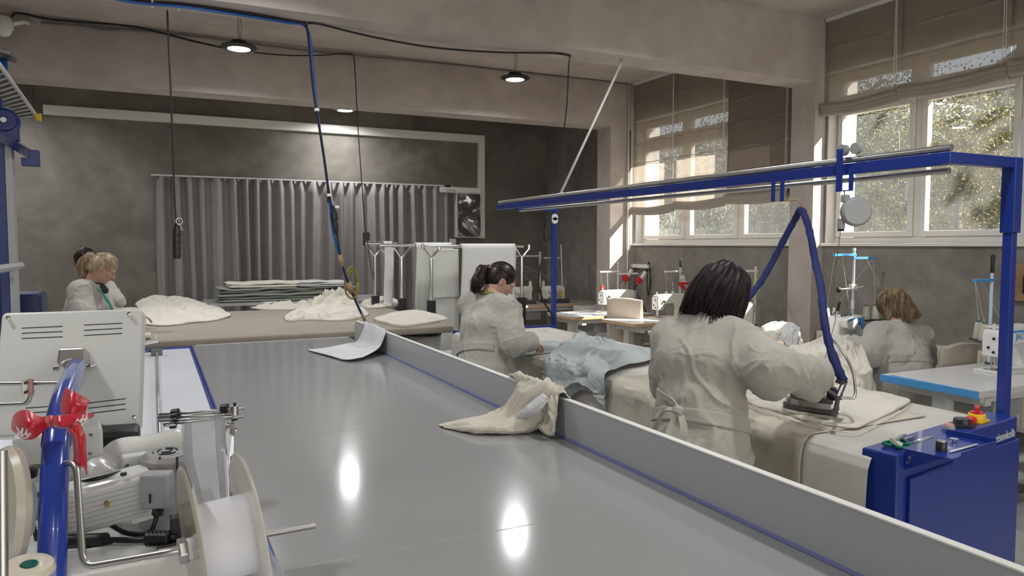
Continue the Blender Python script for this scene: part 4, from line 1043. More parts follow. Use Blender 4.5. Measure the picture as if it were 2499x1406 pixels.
    for S in 'LR':
        a_ = kn[S][2]; V, Q = sdf_mesh([P_cone(a_ * A([1, 1, 0]) + A([0, 0, .05]) - f * .04, a_ * A([1, 1, 0]) + A([0, 0, .04]) + f * .15, .046, .038, .02)], .008); V[:, 2] = np.maximum(V[:, 2], .0); np_obj('shoe', V, Q, M['black'], t)
    return t, R, B, wst, Tdir

M['eye'] = mat('eye_dark', (.03, .02, .015), .2); M['brow'] = mat('brow_hair', (.05, .03, .02), .8); M['lip'] = mat('lip_skin', (.42, .16, .14), .45)
M['trouser'] = cloth_mat('dark_trousers', (.05, .05, .06))
def lp_(px, py, D): return at(px, py, D=D)

def skull(head, R, hp_rad, a, e):   # point on a skull-like ellipsoid; a azimuth from forward, e elevation
    return head + R[0] * hp_rad[0] * cos(e) * cos(a) + R[1] * hp_rad[1] * cos(e) * sin(a) + R[2] * hp_rad[2] * sin(e)

# ---- W1: dark bob, back view, ironing
J = dict(pel=lp_(1702, 1060, 2.88), chest=lp_(1712, 885, 2.92), neck=lp_(1733, 778, 2.99), head=lp_(1762, 720, 3.05),
         Ls=lp_(1642, 822, 3.08), Le=lp_(1640, 940, 3.18), Lw=lp_(1790, 958, 3.36), Ld=(.55, .35, -.22), Ln=(0, 0, 1), Lc=[.25],
         Rs=lp_(1806, 828, 2.88), Re=lp_(1888, 905, 2.72), Rw=lp_(2000, 916, 2.99), Rd=(.55, .55, -.25), Rn=(-.2, -.3, 1), Rc=[1.0], slw=[.088, .096, .078])
fo = [(lp_(1700, 800, 2.8), lp_(1690, 985, 2.72), .007, -.006), (lp_(1655, 850, 2.85), lp_(1668, 960, 2.8), .014, .008), (lp_(1760, 850, 2.75), lp_(1700, 960, 2.75), .016, .010), (lp_(1780, 870, 2.72), lp_(1745, 960, 2.72), .014, -.010),
      (lp_(1800, 850, 2.7), lp_(1790, 950, 2.7), .018, .012), (lp_(1620, 960, 2.85), lp_(1720, 985, 2.72), .018, .011), (lp_(1720, 975, 2.70), lp_(1795, 950, 2.7), .018, .012), (lp_(1640, 930, 2.85), lp_(1700, 965, 2.72), .012, -.008)]
w1, R1, B1, wst1, T1 = person('person', 'dark bobbed woman seen from behind in a belted linen coat, pressing with the iron', 64, J, (78, 28, -4), M['robe'], None, folds=fo, seed=3, hips=1.0, voxr=.0065, beltz=-.085, extra=[P_cone(lp_(1862, 935, 2.72), lp_(1882, 948, 2.74), .046, .040, .04), P_cone(lp_(1958, 945, 2.88), lp_(1984, 960, 2.94), .045, .040, .03)])
hd = A(J['head']); hm = hair_mat('dark_plum_hair', (.006, .003, .003), (.018, .006, .007), .5)
f_, r_, u_ = R1
hv = [P_ell(hd + u_ * .035 - f_ * .015, (.115, .098, .102), R1, .03), P_ell(hd - f_ * .045 - u_ * .04, (.085, .105, .105), R1, .04), P_ell(hd - f_ * .075 - u_ * .085, (.05, .095, .05), R1, .03),
      P_ell(hd + r_ * .075 - u_ * .05 + f_ * .012, (.060, .032, .095), R1, .03), P_ell(hd - r_ * .075 - u_ * .05 + f_ * .01, (.06, .034, .09), R1, .03)]
V, Q = sdf_mesh(hv, .006); Nn = vnormals(V, Q); L_ = (V - hd) @ R1.T; az = np.arctan2(L_[:, 1], -L_[:, 0])
V = V + Nn * (.0032 * np.sin(az * 26 + 3 * fbm(V * 8, 2)) + .003 * np.sin(az * 11 + 2))[:, None]; np_obj('hair', V, Q, hm, w1)
rg = random.Random(2); pt = []
top = hd + u_ * .13 - f_ * .01
for i in range(420):
    a = rg.uniform(-2.7, 2.7) + pi; a2 = a + rg.gauss(0, .06); e_ = 1.0
    c0 = hd + u_ * .135 + f_ * (.02 * cos(a)) + r_ * .02 * sin(a)
    s = 1 + rg.uniform(-.03, .05); fb = 1 if cos(a2) < .3 else .85
    p1 = hd + (f_ * .085 * cos(a2) + r_ * .075 * sin(a2)) * s + u_ * .105; p2 = hd + (f_ * (.115 * cos(a2)) - f_ * .02 + r_ * .103 * sin(a2)) * s + u_ * .02
    ln = rg.uniform(.10, .15) + (.02 if sin(a2) > .5 else 0); p3 = hd + (f_ * (.112 * cos(a2)) - f_ * .035 + r_ * .112 * sin(a2)) * s - u_ * (.07); p4 = hd + (f_ * (.108 * cos(a2) + rg.gauss(0, .008)) - f_ * .028 + r_ * (.108 * sin(a2) + rg.gauss(0, .008))) * s - u_ * ln
    pt.append([c0, p1, p2, p3, p4])
strands(pt, .0024).build('hair_strands', hm, w1, smooth=True)
# curl tips on the right side
ct_ = [[hd + r_ * .09 - u_ * .08 + f_ * (.0 + .012 * k), hd + r_ * .105 - u_ * .135 + f_ * (.01 + .012 * k), hd + r_ * .085 - u_ * .165 + f_ * (.05 + .012 * k), hd + r_ * .09 - u_ * .16 + f_ * (.09 + .008 * k), hd + r_ * .095 - u_ * .13 + f_ * (.105 + .004 * k)] for k in range(6)]
strands(ct_, .006, .3).build('hair_curl', hair_mat('plum_hair_tips', (.04, .01, .014), (.07, .02, .026)), w1, smooth=True)
gl = MB(); q = lambda a, b, d: hd + f_ * a + r_ * b + u_ * d
for s in (1, -1):
    gl.tube(spline([q(.0, .083 * s, .0), q(.06, .08 * s, .008), q(.1, .062 * s, .008)], 4), .003, 6)
    gl.tube([q(.1, s * .034 + .028 * cos(k * pi / 8), -.002 + .02 * sin(k * pi / 8)) for k in range(17)], .002, 5)
gl.build('glasses', M['blackm'], w1, smooth=True)
# bow at the back of the belt
bw_ = MB(); kc = A(lp_(1655, 1006, 2.705))
def ribbon(mb, P, w, dirn, th=.003):
    P = spline(P, 6); W_ = Vector(dirn).normalized(); n = len(P); vs = []
    for i, p in enumerate(P):
        t_ = (P[min(i + 1, n - 1)] - P[max(i - 1, 0)]).normalized(); s_ = W_ - t_ * W_.dot(t_); s_.normalize(); nn = t_.cross(s_); ww = w if not callable(w) else w(i / (n - 1))
        for a_, b_ in ((-1, -1), (1, -1), (1, 1), (-1, 1)): vs.append(p + s_ * a_ * ww + nn * b_ * th)
    fs = [(i * 4 + j, i * 4 + (j + 1) % 4, (i + 1) * 4 + (j + 1) % 4, (i + 1) * 4 + j) for i in range(n - 1) for j in range(4)] + [(0, 1, 2, 3), tuple(range(4 * n - 4, 4 * n))]
    mb.add(vs, fs)
K = lambda px, py, D: lp_(px, py, D)
bw_.lathe([(.001, -.02), (.016, -.014), (.021, 0), (.016, .014), (.001, .02)], K(1655, 1002, 2.70), (.6, .2, .7), n=14)
ribbon(bw_, [K(1655, 1002, 2.70), K(1640, 980, 2.74), K(1612, 962, 2.84), K(1603, 955, 2.9)], .012, (0, 0, 1)); 
ribbon(bw_, [K(1653, 1003, 2.70), K(1625, 1000, 2.74), K(1606, 1030, 2.80), K(1592, 1065, 2.84)], lambda t: .008 + .008 * t, (1, 0, .6))
ribbon(bw_, [K(1656, 1005, 2.70), K(1640, 1040, 2.69), K(1632, 1070, 2.68), K(1628, 1100, 2.68)], lambda t: .010 + .012 * t, (1, -.5, 0)); ribbon(bw_, [K(1656, 1005, 2.70), K(1668, 1040, 2.67), K(1662, 1080, 2.66), K(1658, 1110, 2.66)], lambda t: .010 + .010 * t, (1, -.5, 0))
bw_.build('belt_bow', M['robe'], w1, smooth='auto')

# ---- W2: ponytail, leaning over the table
J = dict(pel=lp_(1172, 905, 4.74), chest=lp_(1180, 800, 4.80), neck=lp_(1196, 722, 4.93), head=lp_(1222, 686, 5.00),
         Ls=lp_(1150, 740, 5.06), Le=lp_(1180, 815, 5.2), Lw=lp_(1262, 822, 5.32), Ld=(.9, .1, -.2), Ln=(0, 0, 1), Lc=[.5],
         Rs=lp_(1240, 752, 4.78), Re=lp_(1250, 838, 4.66), Rw=lp_(1296, 834, 4.88), Rd=(.85, .42, -.30), Rn=(.1, -.3, 1), Rc=[.9], slw=[.084, .092, .068])
fo = [(lp_(1165, 790, 4.5), lp_(1150, 850, 4.5), .02, .014), (lp_(1175, 800, 4.5), lp_(1160, 850, 4.5), .014, -.012), (lp_(1215, 740, 4.55), lp_(1210, 850, 4.5), .014, -.014), (lp_(1190, 760, 4.5), lp_(1215, 800, 4.5), .02, .01), (lp_(1120, 860, 4.55), lp_(1200, 862, 4.5), .018, .012)]
w2, R2, B2, wst2, T2 = person('person', 'woman with dark ponytail and linen coat leaning over the far ironing table end', 74, J, (103, 36, 0), M['robe2'], None, folds=fo, seed=11, hips=1.05)
hd = A(J['head']); f_, r_, u_ = R2; hm2 = hair_mat('dark_brown_hair', (.012, .007, .006), (.035, .018, .015), .36)
hv = [P_ell(hd + u_ * .032 - f_ * .016, (.100, .084, .094), R2, .02), P_ell(hd - f_ * .05 - u_ * .02, (.06, .07, .07), R2, .03)] + hair_cut(hd, R2)
V, Q = sdf_mesh(hv, .004)
np_obj('hair', V, Q, hm2, w2)
tie = A(lp_(1194, 652, 5.0)); pt = []
def comb(hd, R, tie, n, rad):     # strands combed over the skull from the hairline to the tie
    c = hd + R[2] * .032 - R[0] * .016; out = []; rad = A(rad)
    dt = R @ (tie - c) / rad; dt /= np.linalg.norm(dt)
    for i in range(n):
        a = rg.uniform(-2.1, 2.1); e_ = (.80 if abs(a) < .75 else (.25 if abs(a) < 1.35 else -.45)) + rg.uniform(.02, .12)
        d0 = A([cos(e_) * cos(a), cos(e_) * sin(a), sin(e_)]); P_ = []
        for k in range(7):
            t_ = k / 6; d = d0 * (1 - t_) + dt * t_; d /= np.linalg.norm(d); P_.append(c + R.T @ (d * (rad + .0012 + .002 * sin(pi * t_))))
        out.append(P_ + [tie + A([rg.gauss(0, .006)] * 3)])
    return out
pt = comb(hd, R2, tie, 320, (.100, .084, .094))
for i in range(200):
    o = A([rg.gauss(0, .012), rg.gauss(0, .014), rg.gauss(0, .008)]); g_ = rg.uniform(.75, 1.1)
    pt.append([tie + o * .4, A(lp_(1178, 655, 4.98)) + o, A(lp_(1167, 680, 4.94)) + o * 1.5, A(lp_(1163, 700, 4.88)) + o * 1.9 + (g_ - 1) * A([0, 0, -.1]), A(lp_(1160 + rg.uniform(-5, 6), 711, 4.86)) + o * 1.2 + (g_ - 1) * A([0, 0, -.15])])
strands(pt, .0030).build('hair_strands', hm2, w2, smooth=True)
V, Q = sdf_mesh([P_cone(tie, lp_(1176, 660, 4.98), .020, .036, .02), P_cone(lp_(1176, 660, 4.98), lp_(1166, 690, 4.92), .038, .042, .02), P_cone(lp_(1166, 690, 4.92), lp_(1161, 708, 4.88), .040, .026, .02)], .006); np_obj('ponytail', V, Q, hm2, w2)
MB().tube([tie + f_ * 0 + (u_ * cos(k * pi / 6) + r_ * sin(k * pi / 6)) * .021 for k in range(13)], .010, 8).build('hair_scrunchie', mat('pink_scrunchie', (.52, .30, .33), .8, bump=.6, bscale=120), w2, smooth=True)
sc = MB(); nk = A(J['neck'])
sc.tube([nk + B2[0] * (.065 * cos(k * pi / 9)) + B2[1] * .068 * sin(k * pi / 9) + A([0, 0, .012 - .012 * cos(k * pi / 9)]) for k in range(19)], .015, 8)
sc.build('neck_scarf', mat('yellow_patterned_scarf', (.45, .36, .10), .6, var=.9, vscale=60, col2=(.05, .04, .03)), w2, smooth=True)

# ---- W3: seated blonde, sewing
J = dict(pel=lp_(2212, 925, 5.42), chest=lp_(2206, 862, 5.46), neck=lp_(2190, 790, 5.56), head=lp_(2180, 748, 5.64),
         Ls=lp_(2142, 812, 5.52), Le=lp_(2118, 868, 5.40), Lw=lp_(2082, 838, 5.52), Ld=(-.55, .8, -.1), Ln=(0, 0, 1), Lc=[.5],
         Rs=lp_(2246, 818, 5.62), Re=lp_(2250, 880, 5.75), Rw=lp_(2190, 850, 5.98), Rd=(-.2, 1, 0), Rn=(0, 0, 1), Rc=[.5], slw=[.092, .10, .07])
fo = [(lp_(2130, 860, 5.3), lp_(2200, 905, 5.25), .018, .012), (lp_(2240, 850, 5.35), lp_(2190, 910, 5.25), .018, -.012), (lp_(2200, 830, 5.3), lp_(2160, 900, 5.25), .015, .012)]
w3, R3, B3, wst3, T3 = person('person', 'seated woman with wavy blonde-brown hair in a linen coat, sewing at the overlock machine', 8, J, (-14, 24, 4), M['robe2'], None, seated=True, folds=fo, seed=21, hips=1.12)
hd = A(J['head']); f_, r_, u_ = R3; hm3 = hair_mat('blonde_brown_hair', (.10, .065, .035), (.36, .27, .16), .45)
hv = [P_ell(hd + u_ * .03 - f_ * .015, (.110, .094, .100), R3, .03), P_ell(hd - f_ * .05 - u_ * .05, (.075, .098, .10), R3, .04), P_ell(hd + r_ * .07 - u_ * .05 + f_ * .01, (.055, .03, .08), R3, .03), P_ell(hd - r_ * .07 - u_ * .05 + f_ * .01, (.055, .03, .08), R3, .03), P_ell(hd - f_ * .07 - u_ * .11 + r_ * .02, (.045, .075, .05), R3, .03)]
V, Q = sdf_mesh(hv, .006); np_obj('hair', V, Q, hm3, w3); pt = []
for i in range(420):
    a2 = rg.uniform(-2.75, 2.75) + pi; s = 1 + rg.uniform(-.04, .08); wv = rg.uniform(0, 6.28); wa = .012
    P_ = []
    for k in range(9):
        t_ = k / 8; e_ = 1.45 - t_ * 2.0
        if e_ > -.1: p = hd + (f_ * (.112 * cos(a2) - .0) + r_ * .097 * sin(a2)) * s * cos(e_) + u_ * (.135 * sin(e_) + .01) - f_ * .012
        else: p = hd + (f_ * (.108 * cos(a2) - .025) + r_ * .104 * sin(a2)) * s + u_ * (.0 - (t_ - .77) * rg.uniform(.5, .62)) - u_ * .01
        P_.append(p + (r_ * sin(wv + t_ * 11) + f_ * cos(wv + t_ * 11)) * wa * t_)
    pt.append(P_)
strands(pt, .0028).build('hair_strands', hm3, w3, smooth=True)
MB().lathe([(.024, -.012), (.036, -.010), (.036, .010), (.024, .012)], lp_(2090, 836, 5.5), tuple(A(J['Lw']) - A(J['Le'])), n=20).build('wrist_watch', M['dsteel'], w3, smooth='auto')

# ---- W4: blonde at the left end of the taupe table
J = dict(pel=lp_(205, 850, 6.10), chest=lp_(206, 760, 6.10), neck=lp_(222, 692, 6.12), head=lp_(253, 655, 6.12),
         Ls=lp_(232, 702, 6.30), Le=lp_(262, 775, 6.36), Lw=lp_(330, 768, 6.50), Ld=(1, .2, -.3), Ln=(0, 0, 1), Lc=[.5],
         Rs=lp_(196, 706, 5.94), Re=lp_(206, 786, 5.84), Rw=lp_(272, 800, 5.9), Rd=(1, .2, 0), Rn=(0, 0, 1), Rc=[.5], slw=[.088, .092, .07])
w4, R4, B4, wst4, T4 = person('person', 'blonde ponytailed woman with a green tape measure, bending at the taupe table', 84, J, (93, 36, 0), M['robe2'], None, seed=31)
hd = A(J['head']); f_, r_, u_ = R4; hm4 = hair_mat('blonde_hair', (.26, .18, .10), (.50, .40, .26), .42)
hv = [P_ell(hd + u_ * .032 - f_ * .016, (.101, .085, .095), R4, .02), P_ell(hd - f_ * .05 - u_ * .02, (.062, .072, .075), R4, .03)]
V, Q = sdf_mesh(hv + hair_cut(hd, R4), .004); np_obj('hair', V, Q, hm4, w4)
tie = A(lp_(232, 630, 6.14)); pt = []
pt = comb(hd, R4, tie, 320, (.101, .085, .095))
for i in range(160):
    o = A([rg.gauss(0, .016), rg.gauss(0, .016), rg.gauss(0, .01)]); pt.append([tie, A(lp_(222, 622, 6.13)) + o, A(lp_(208, 636, 6.12)) + o * 1.6, A(lp_(205, 656, 6.12)) + o * 1.8, A(lp_(208 + rg.uniform(-6, 8), 676, 6.10)) + o * 1.5])
strands(pt, .003).build('hair_strands', hm4, w4, smooth=True)
V, Q = sdf_mesh([P_cone(tie, lp_(219, 628, 6.13), .02, .036, .02), P_cone(lp_(219, 628, 6.13), lp_(208, 656, 6.12), .036, .034, .02)], .007); np_obj('ponytail', V, Q, hm4, w4)
nk = A(J['neck']); fw4 = B4[0]
V, Q = sdf_mesh([P_cone(nk - A([0, 0, .02]), nk + A([0, 0, .05]) + fw4 * .03, .072, .064, .02), P_cone(nk + fw4 * .03, nk + fw4 * .10 - A([0, 0, .06]), .05, .03, .02)], .008); np_obj('black_neckwear', V, Q, M['trouser'], w4)
tp_ = MB(); r4 = B4[1]
for s in (1, -1): ribbon(tp_, [nk - fw4 * .07 + A([0, 0, .0]), nk + r4 * s * .088 - A([0, 0, .01]), nk + r4 * s * .10 + fw4 * .09 - A([0, 0, .10]), nk + r4 * s * .095 + fw4 * .15 - A([0, 0, .24]), nk + r4 * s * .09 + fw4 * .16 - A([0, 0, .40])], .008, (0.9, .1, .5), .001)
tp_.build('tape_measure', mat('green_tape', (.02, .30, .22), .5), w4)

# ---- W5: behind her
J = dict(pel=lp_(232, 840, 7.15), chest=lp_(234, 755, 7.15), neck=lp_(225, 690, 7.15), head=lp_(210, 640, 7.15),
         Ls=lp_(192, 706, 7.2), Le=lp_(175, 770, 7.2), Lw=lp_(215, 790, 7.4), Ld=(0, 1, 0), Ln=(0, 0, 1), Lc=[.5],
         Rs=lp_(258, 700, 7.1), Re=lp_(282, 735, 7.05), Rw=lp_(262, 790, 7.3), Rd=(0, 1, 0), Rn=(0, 0, 1), Rc=[.5], slw=[.08, .085, .07])
w5, R5, B5, wst5, T5 = person('person', 'dark haired person in a pale coat, mostly hidden behind the blonde woman', 10, J, (0, 30, 0), M['robe'], None, voxb=.009, voxr=.011, seed=41)
hd = A(J['head']); f_, r_, u_ = R5
V, Q = sdf_mesh([P_ell(hd + u_ * .03 - f_ * .02, (.112, .10, .108), R5, .03), P_ell(hd - f_ * .04 - u_ * .05, (.08, .09, .08), R5, .03)], .007); Nn = vnormals(V, Q); V = V + Nn * (.006 * fbm(V * 30, 2))[:, None]; np_obj('hair', V, Q, hm2, w5)
# ================================================================ CLOTHS
def crm(P, t):     # catmull-rom on list of vectors, t in 0..len-1
    i = min(int(t), len(P) - 2); f = t - i; p0 = P[max(i - 1, 0)]; p1 = P[i]; p2 = P[i + 1]; p3 = P[min(i + 2, len(P) - 1)]
    return .5 * ((2 * p1) + (p2 - p0) * f + (2 * p0 - 5 * p1 + 4 * p2 - p3) * f * f + (3 * p1 - p0 - 3 * p2 + p3) * f ** 3)
def patch(name, rows, m, label, cat='cloth', nu=70, nv=70, amp=.008, fr=9.0, seed=1, minz=None, solid=.003, group=None, parent=None, aniso=(1, 1), edge=.35, clampbox=None, tabx=None):
    rows = [[A(p) for p in r] for r in rows]; G = np.zeros((nu + 1, nv + 1, 3))
    for i in range(nu + 1):
        R_ = [crm(r, i / nu * (len(r) - 1)) for r in rows]
        for j in range(nv + 1): G[i, j] = crm(R_, j / nv * (len(R_) - 1))
    gu = np.gradient(G, axis=0); gv = np.gradient(G, axis=1); Nn = np.cross(gu, gv); Nn /= np.linalg.norm(Nn, axis=2)[..., None] + 1e-9
    if Nn[..., 2].mean() < 0: Nn = -Nn
    uu, vv = np.meshgrid(np.linspace(0, 1, nu + 1), np.linspace(0, 1, nv + 1), indexing='ij')
    q = np.stack([uu * fr * aniso[0], vv * fr * aniso[1], np.zeros_like(uu)], -1).reshape(-1, 3)
    w = fbm(q * .6 + 11, 2, seed)[:, None]; n = ridge(q + w * A([.8, .8, 0]), 2, seed + 4); n = np.maximum(n, -.6); n += .25 * fbm(q * 4, 2, seed + 2)
    ed = np.minimum(np.minimum(uu, 1 - uu), np.minimum(vv, 1 - vv)); ed = edge + (1 - edge) * np.clip(ed * 8, 0, 1)
    G = G + Nn * ((n.reshape(uu.shape) + .6) * amp * ed)[..., None]
    if minz is not None:
        if tabx is None: G[..., 2] = np.maximum(G[..., 2], minz + .003)
        else: G[..., 2] = np.where(G[..., 0] > tabx, np.maximum(G[..., 2], minz + .003), G[..., 2])
    if clampbox:
        (x0, x1, z1) = clampbox      # keep out of the upright fence board
        ins = (G[..., 0] > x0 - .004) & (G[..., 0] < x1 + .004) & (G[..., 2] < z1 + .004); mid = (x0 + x1) / 2
        up_ = ins & (G[..., 2] > z1 - .03); G[..., 2] = np.where(up_, z1 + .006, G[..., 2]); ins &= ~up_
        G[..., 0] = np.where(ins, np.where(G[..., 0] < mid, x0 - .006, x1 + .006), G[..., 0])
    V = G.reshape(-1, 3); W_ = nv + 1
    I, Jx = np.meshgrid(np.arange(nu), np.arange(nv), indexing='ij'); a = (I * W_ + Jx).ravel(); Q = np.stack([a, a + W_, a + W_ + 1, a + 1], 1)
    if parent is None:
        c = V.mean(0); c[2] = V[:, 2].min(); V = V - c; ob = np_obj(name, V, Q, m); ob.location = c
        tag(ob, label, cat, group)
    else: ob = np_obj(name, V, Q, m, parent)
    if solid: md = ob.modifiers.new('solid', 'SOLIDIFY'); md.thickness = solid; md.offset = 1
    return ob

def pile(name, outline, z0, h, m, label, seed=1, fr=7.0, cat='cloth', nr=60, na=200, group=None, rim=.012, sharp=1.0, folds=()):
    """crumpled cloth: star-shaped outline in world XY, height field of ridged folds"""
    O = [A([p[0], p[1], 0]) for p in outline]; c = sum(O) / len(O); n = len(O)
    out = []
    for k in range(na):
        t = k / na * n; i = int(t); f = t - i; p0, p1, p2, p3 = O[(i - 1) % n], O[i % n], O[(i + 1) % n], O[(i + 2) % n]
        out.append(.5 * ((2 * p1) + (p2 - p0) * f + (2 * p0 - 5 * p1 + 4 * p2 - p3) * f * f + (3 * p1 - p0 - 3 * p2 + p3) * f ** 3))
    out = np.array(out); rr = np.linspace(0, 1, nr + 1)[1:] ** .85
    XY = c[None, None] + (out - c)[None] * rr[:, None, None]; P2 = XY.reshape(-1, 3)
    q = P2 * fr; w = fbm(q * .5 + 5, 2, seed)[:, None]; n1 = ridge(q + w * 1.0, 2, seed) * .8 + .25 * fbm(q * .7, 1, seed + 3); n2 = fbm(q * 2.0, 2, seed + 8)
    R_ = np.repeat(rr, na); env = (1 - R_ ** 3.0) ** .7
    H = rim + h * env * np.clip(.50 + .42 * n1 * sharp + .16 * n2, .05, 1.6) + .004 * (n1 + 1) * (R_ < .995)
    for (a, b, wd, hh) in folds:
        d, t = segdist(P2 * A([1, 1, 0]), A([a[0], a[1], 0]), A([b[0], b[1], 0])); H += hh * np.exp(-(d / wd) ** 2) * (R_ < .97)
    XY = XY.reshape(-1, 3); XY[:, :2] += (.35 * h * np.stack([vnoise(q * 1.3, seed + 20), vnoise(q * 1.3, seed + 21)], 1)) * (R_ < .99)[:, None]
    V = XY.copy(); V[:, 2] = z0 + H
    top = c.copy(); top[2] = z0 + rim + h * .6
    foot = V[-na:].copy(); foot[:, 2] = z0 + .001; foot[:, :2] = c[:2] + (foot[:, :2] - c[:2]) * .985
    V = np.concatenate([V, foot, top[None]]); Q = []
    for i in range(nr):
        a = np.arange(na) + i * na; b = np.roll(np.arange(na), -1) + i * na; Q.append(np.stack([a, b, b + na, a + na], 1))
    Q = np.concatenate(Q); a = np.arange(na); b = np.roll(a, -1); tq = np.stack([np.full(na, len(V) - 1), b, a, a], 1)
    me_f = [tuple(x) for x in Q] + [(len(V) - 1, int(y), int(x)) for x, y in zip(a, b)]
    loc = Vector((c[0], c[1], z0)); me = bpy.data.meshes.new(name); me.from_pydata([(v[0] - c[0], v[1] - c[1], v[2] - z0) for v in V], [], me_f)
    bm = bmesh.new(); bm.from_mesh(me); bmesh.ops.recalc_face_normals(bm, faces=bm.faces); bm.to_mesh(me); bm.free()
    for p in me.polygons: p.use_smooth = True
    ob = bpy.data.objects.new(name, me); COL.objects.link(ob); me.materials.append(m); ob.location = loc; tag(ob, label, cat, group); return ob

T = lambda px, py, dz=0.0: at(px, py, Z=.90 + dz)
Pp = lambda l: [(p.x, p.y) for p in [T(*q) for q in l]]
# --- cloth piles on the taupe table
pile('cloth_pile', Pp([(330, 762), (345, 745), (420, 742), (500, 745), (560, 768), (535, 782), (470, 790), (400, 797), (340, 792), (300, 780)]), .90, .075, M['cloth_cream'], 'large crumpled cream cloth heap at the left of the taupe table', 3, 4.5, nr=70, na=240, rim=.01)
pile('cloth_pile', Pp([(335, 752), (350, 737), (400, 735), (450, 737), (500, 745), (440, 757), (380, 757)]), .90, .10, M['cloth_cream'], 'smaller cream cloth heap at the back of the left heap, near the curtain', 5, 5)
pile('cloth_pile', Pp([(612, 752), (650, 742), (740, 738), (800, 735), (850, 745), (860, 760), (800, 764), (720, 758), (640, 757)]), .90, .06, M['cloth_cream'], 'long cream cloth trailing left from the middle heap on the taupe table', 7, 8)
pile('cloth_pile', Pp([(700, 776), (760, 762), (800, 755), (870, 758), (900, 768), (870, 780), (820, 785), (760, 783), (705, 786)]), .90, .10, M['cloth_cream'], 'tall crumpled cream heap under the hanging cable bundle', 9, 5, nr=70, na=240)
pile('cloth_pile', Pp([(755, 757), (800, 735), (840, 735), (872, 750), (850, 765), (790, 765)]), .90, .20, M['cloth_cream'], 'steep crumpled peak of cream cloth in the middle of the taupe table', 12, 6)
pile('cloth_pile', Pp([(880, 747), (905, 733), (950, 733), (975, 742), (960, 750), (905, 754)]), .90, .07, M['cloth_cream'], 'low cream cloth heap at the back right of the taupe table', 15, 8)
pile('folded_cloth', Pp([(915, 782), (960, 768), (1010, 762), (1050, 768), (1092, 782), (1040, 792), (985, 800), (940, 792)]), .90, .035, M['cloth_cream'], 'flat folded cream cloth on the right corner of the taupe table', 17, 4, rim=.018, sharp=.5)
rl = thing('rolled_cloth', tuple(T(350, 815)), 'small rolled beige cloth at the front edge of the taupe table beside the control box', 'cloth')
a_ = T(368, 822, .02); b_ = T(300, 826, .02); mb = MB()
def roll_(u, v):
    ang = v * 4.2 * pi; r_ = .010 + .022 * v; p = lerp(a_, b_, u); return (p[0], p[1] + 1.4 * r_ * cos(ang), .902 + .030 + r_ * .95 * sin(ang))
mb.grid(roll_, 12, 60).build('roll_layers', M['cloth_cream'], rl, smooth=True, solid=.003)

# --- white cloth over the far end of the fence
FX = CX1; Z0 = .904
def F(px, py, dx=0.0): return at(px, py, X=FX - .008 + dx)
rows = [
 [T(750, 853, .01), T(790, 850, .012), T(850, 838, .015), F(872, 832, -.03), F(888, 800, -.004), A((FX + .010, 5.50, 1.066)), A((FX + .03, 5.47, 1.00))],
 [T(765, 858, .012), T(800, 857, .02), T(860, 848, .02), F(890, 838, -.03), F(903, 806, -.008), A((FX + .010, 5.30, 1.068)), A((FX + .03, 5.28, .96))],
 [T(800, 867, .012), T(825, 866, .02), T(875, 856, .03), F(905, 845, -.04), F(920, 812, -.010), A((FX + .010, 5.10, 1.068)), A((FX + .03, 5.08, .97))],
 [T(835, 878, .010), T(860, 877, .02), T(893, 868, .03), F(925, 848, -.05), F(940, 816, -.008), A((FX + .010, 4.90, 1.066)), A((FX + .03, 4.90, .98))]]
patch('white_cloth', rows, M['cloth_white'], 'bright white cloth hung over the far end of the grey fence board', nu=90, nv=60, amp=.004, fr=3, seed=5, minz=.902, clampbox=(FX, FX + .022, 1.057))
# --- beige cloth with white pocket over the middle of the fence
rows = [
 [T(1070, 1036, .006), T(1130, 1022, .012), T(1190, 1010, .02), T(1235, 990, .03), F(1262, 940, -.03), F(1270, 935, -.004), A((FX + .011, 2.96, 1.070)), A((FX + .035, 2.94, .98))],
 [T(1075, 1040, .006), T(1130, 1032, .02), T(1195, 1024, .03), T(1238, 1003, .05), F(1275, 955, -.05), F(1300, 928, -.02), A((FX + .011, 2.80, 1.078)), A((FX + .04, 2.78, .96))],
 [T(1085, 1044, .006), T(1150, 1043, .02), T(1210, 1038, .03), T(1262, 1020, .05), F(1295, 978, -.07), F(1330, 938, -.02), A((FX + .011, 2.64, 1.080)), A((FX + .04, 2.62, .95))],
 [T(1110, 1047, .006), T(1170, 1050, .02), T(1230, 1052, .02), T(1285, 1045, .03), F(1318, 1000, -.06), F(1348, 950, -.03), A((FX + .011, 2.52, 1.078)), A((FX + .04, 2.52, .96))],
 [T(1120, 1048, .004), T(1180, 1054, .008), T(1235, 1056, .008), T(1295, 1052, .01), F(1335, 1020, -.03), F(1360, 968, -.012), A((FX + .011, 2.44, 1.070)), A((FX + .035, 2.43, .98))]]
bc = patch('beige_cloth', rows, M['coversheet'], 'beige linen cloth with a white oval patch, hung over the middle of the fence', nu=110, nv=80, amp=.009, fr=5, seed=8, minz=.902, clampbox=(FX, FX + .022, 1.057))
rows = [[F(1256, 1015, -.10), F(1285, 990, -.10), F(1325, 960, -.06)], [F(1262, 1022, -.105), F(1292, 1005, -.115), F(1335, 968, -.07)], [F(1275, 1024, -.09), F(1310, 1010, -.10), F(1340, 975, -.06)]]
patch('oval_patch', rows, M['cloth_white'], '', nu=24, nv=20, amp=.003, seed=2, solid=.002, parent=bc)
rows = [[F(1335, 955, -.03), F(1352, 960, -.02), F(1366, 965, -.012)], [F(1330, 985, -.05), F(1345, 990, -.04), F(1360, 1000, -.02)], [F(1325, 1015, -.05), F(1342, 1030, -.05), F(1355, 1040, -.03)], [F(1312, 1045, -.06), F(1332, 1060, -.05), F(1354, 1064, -.03)]]
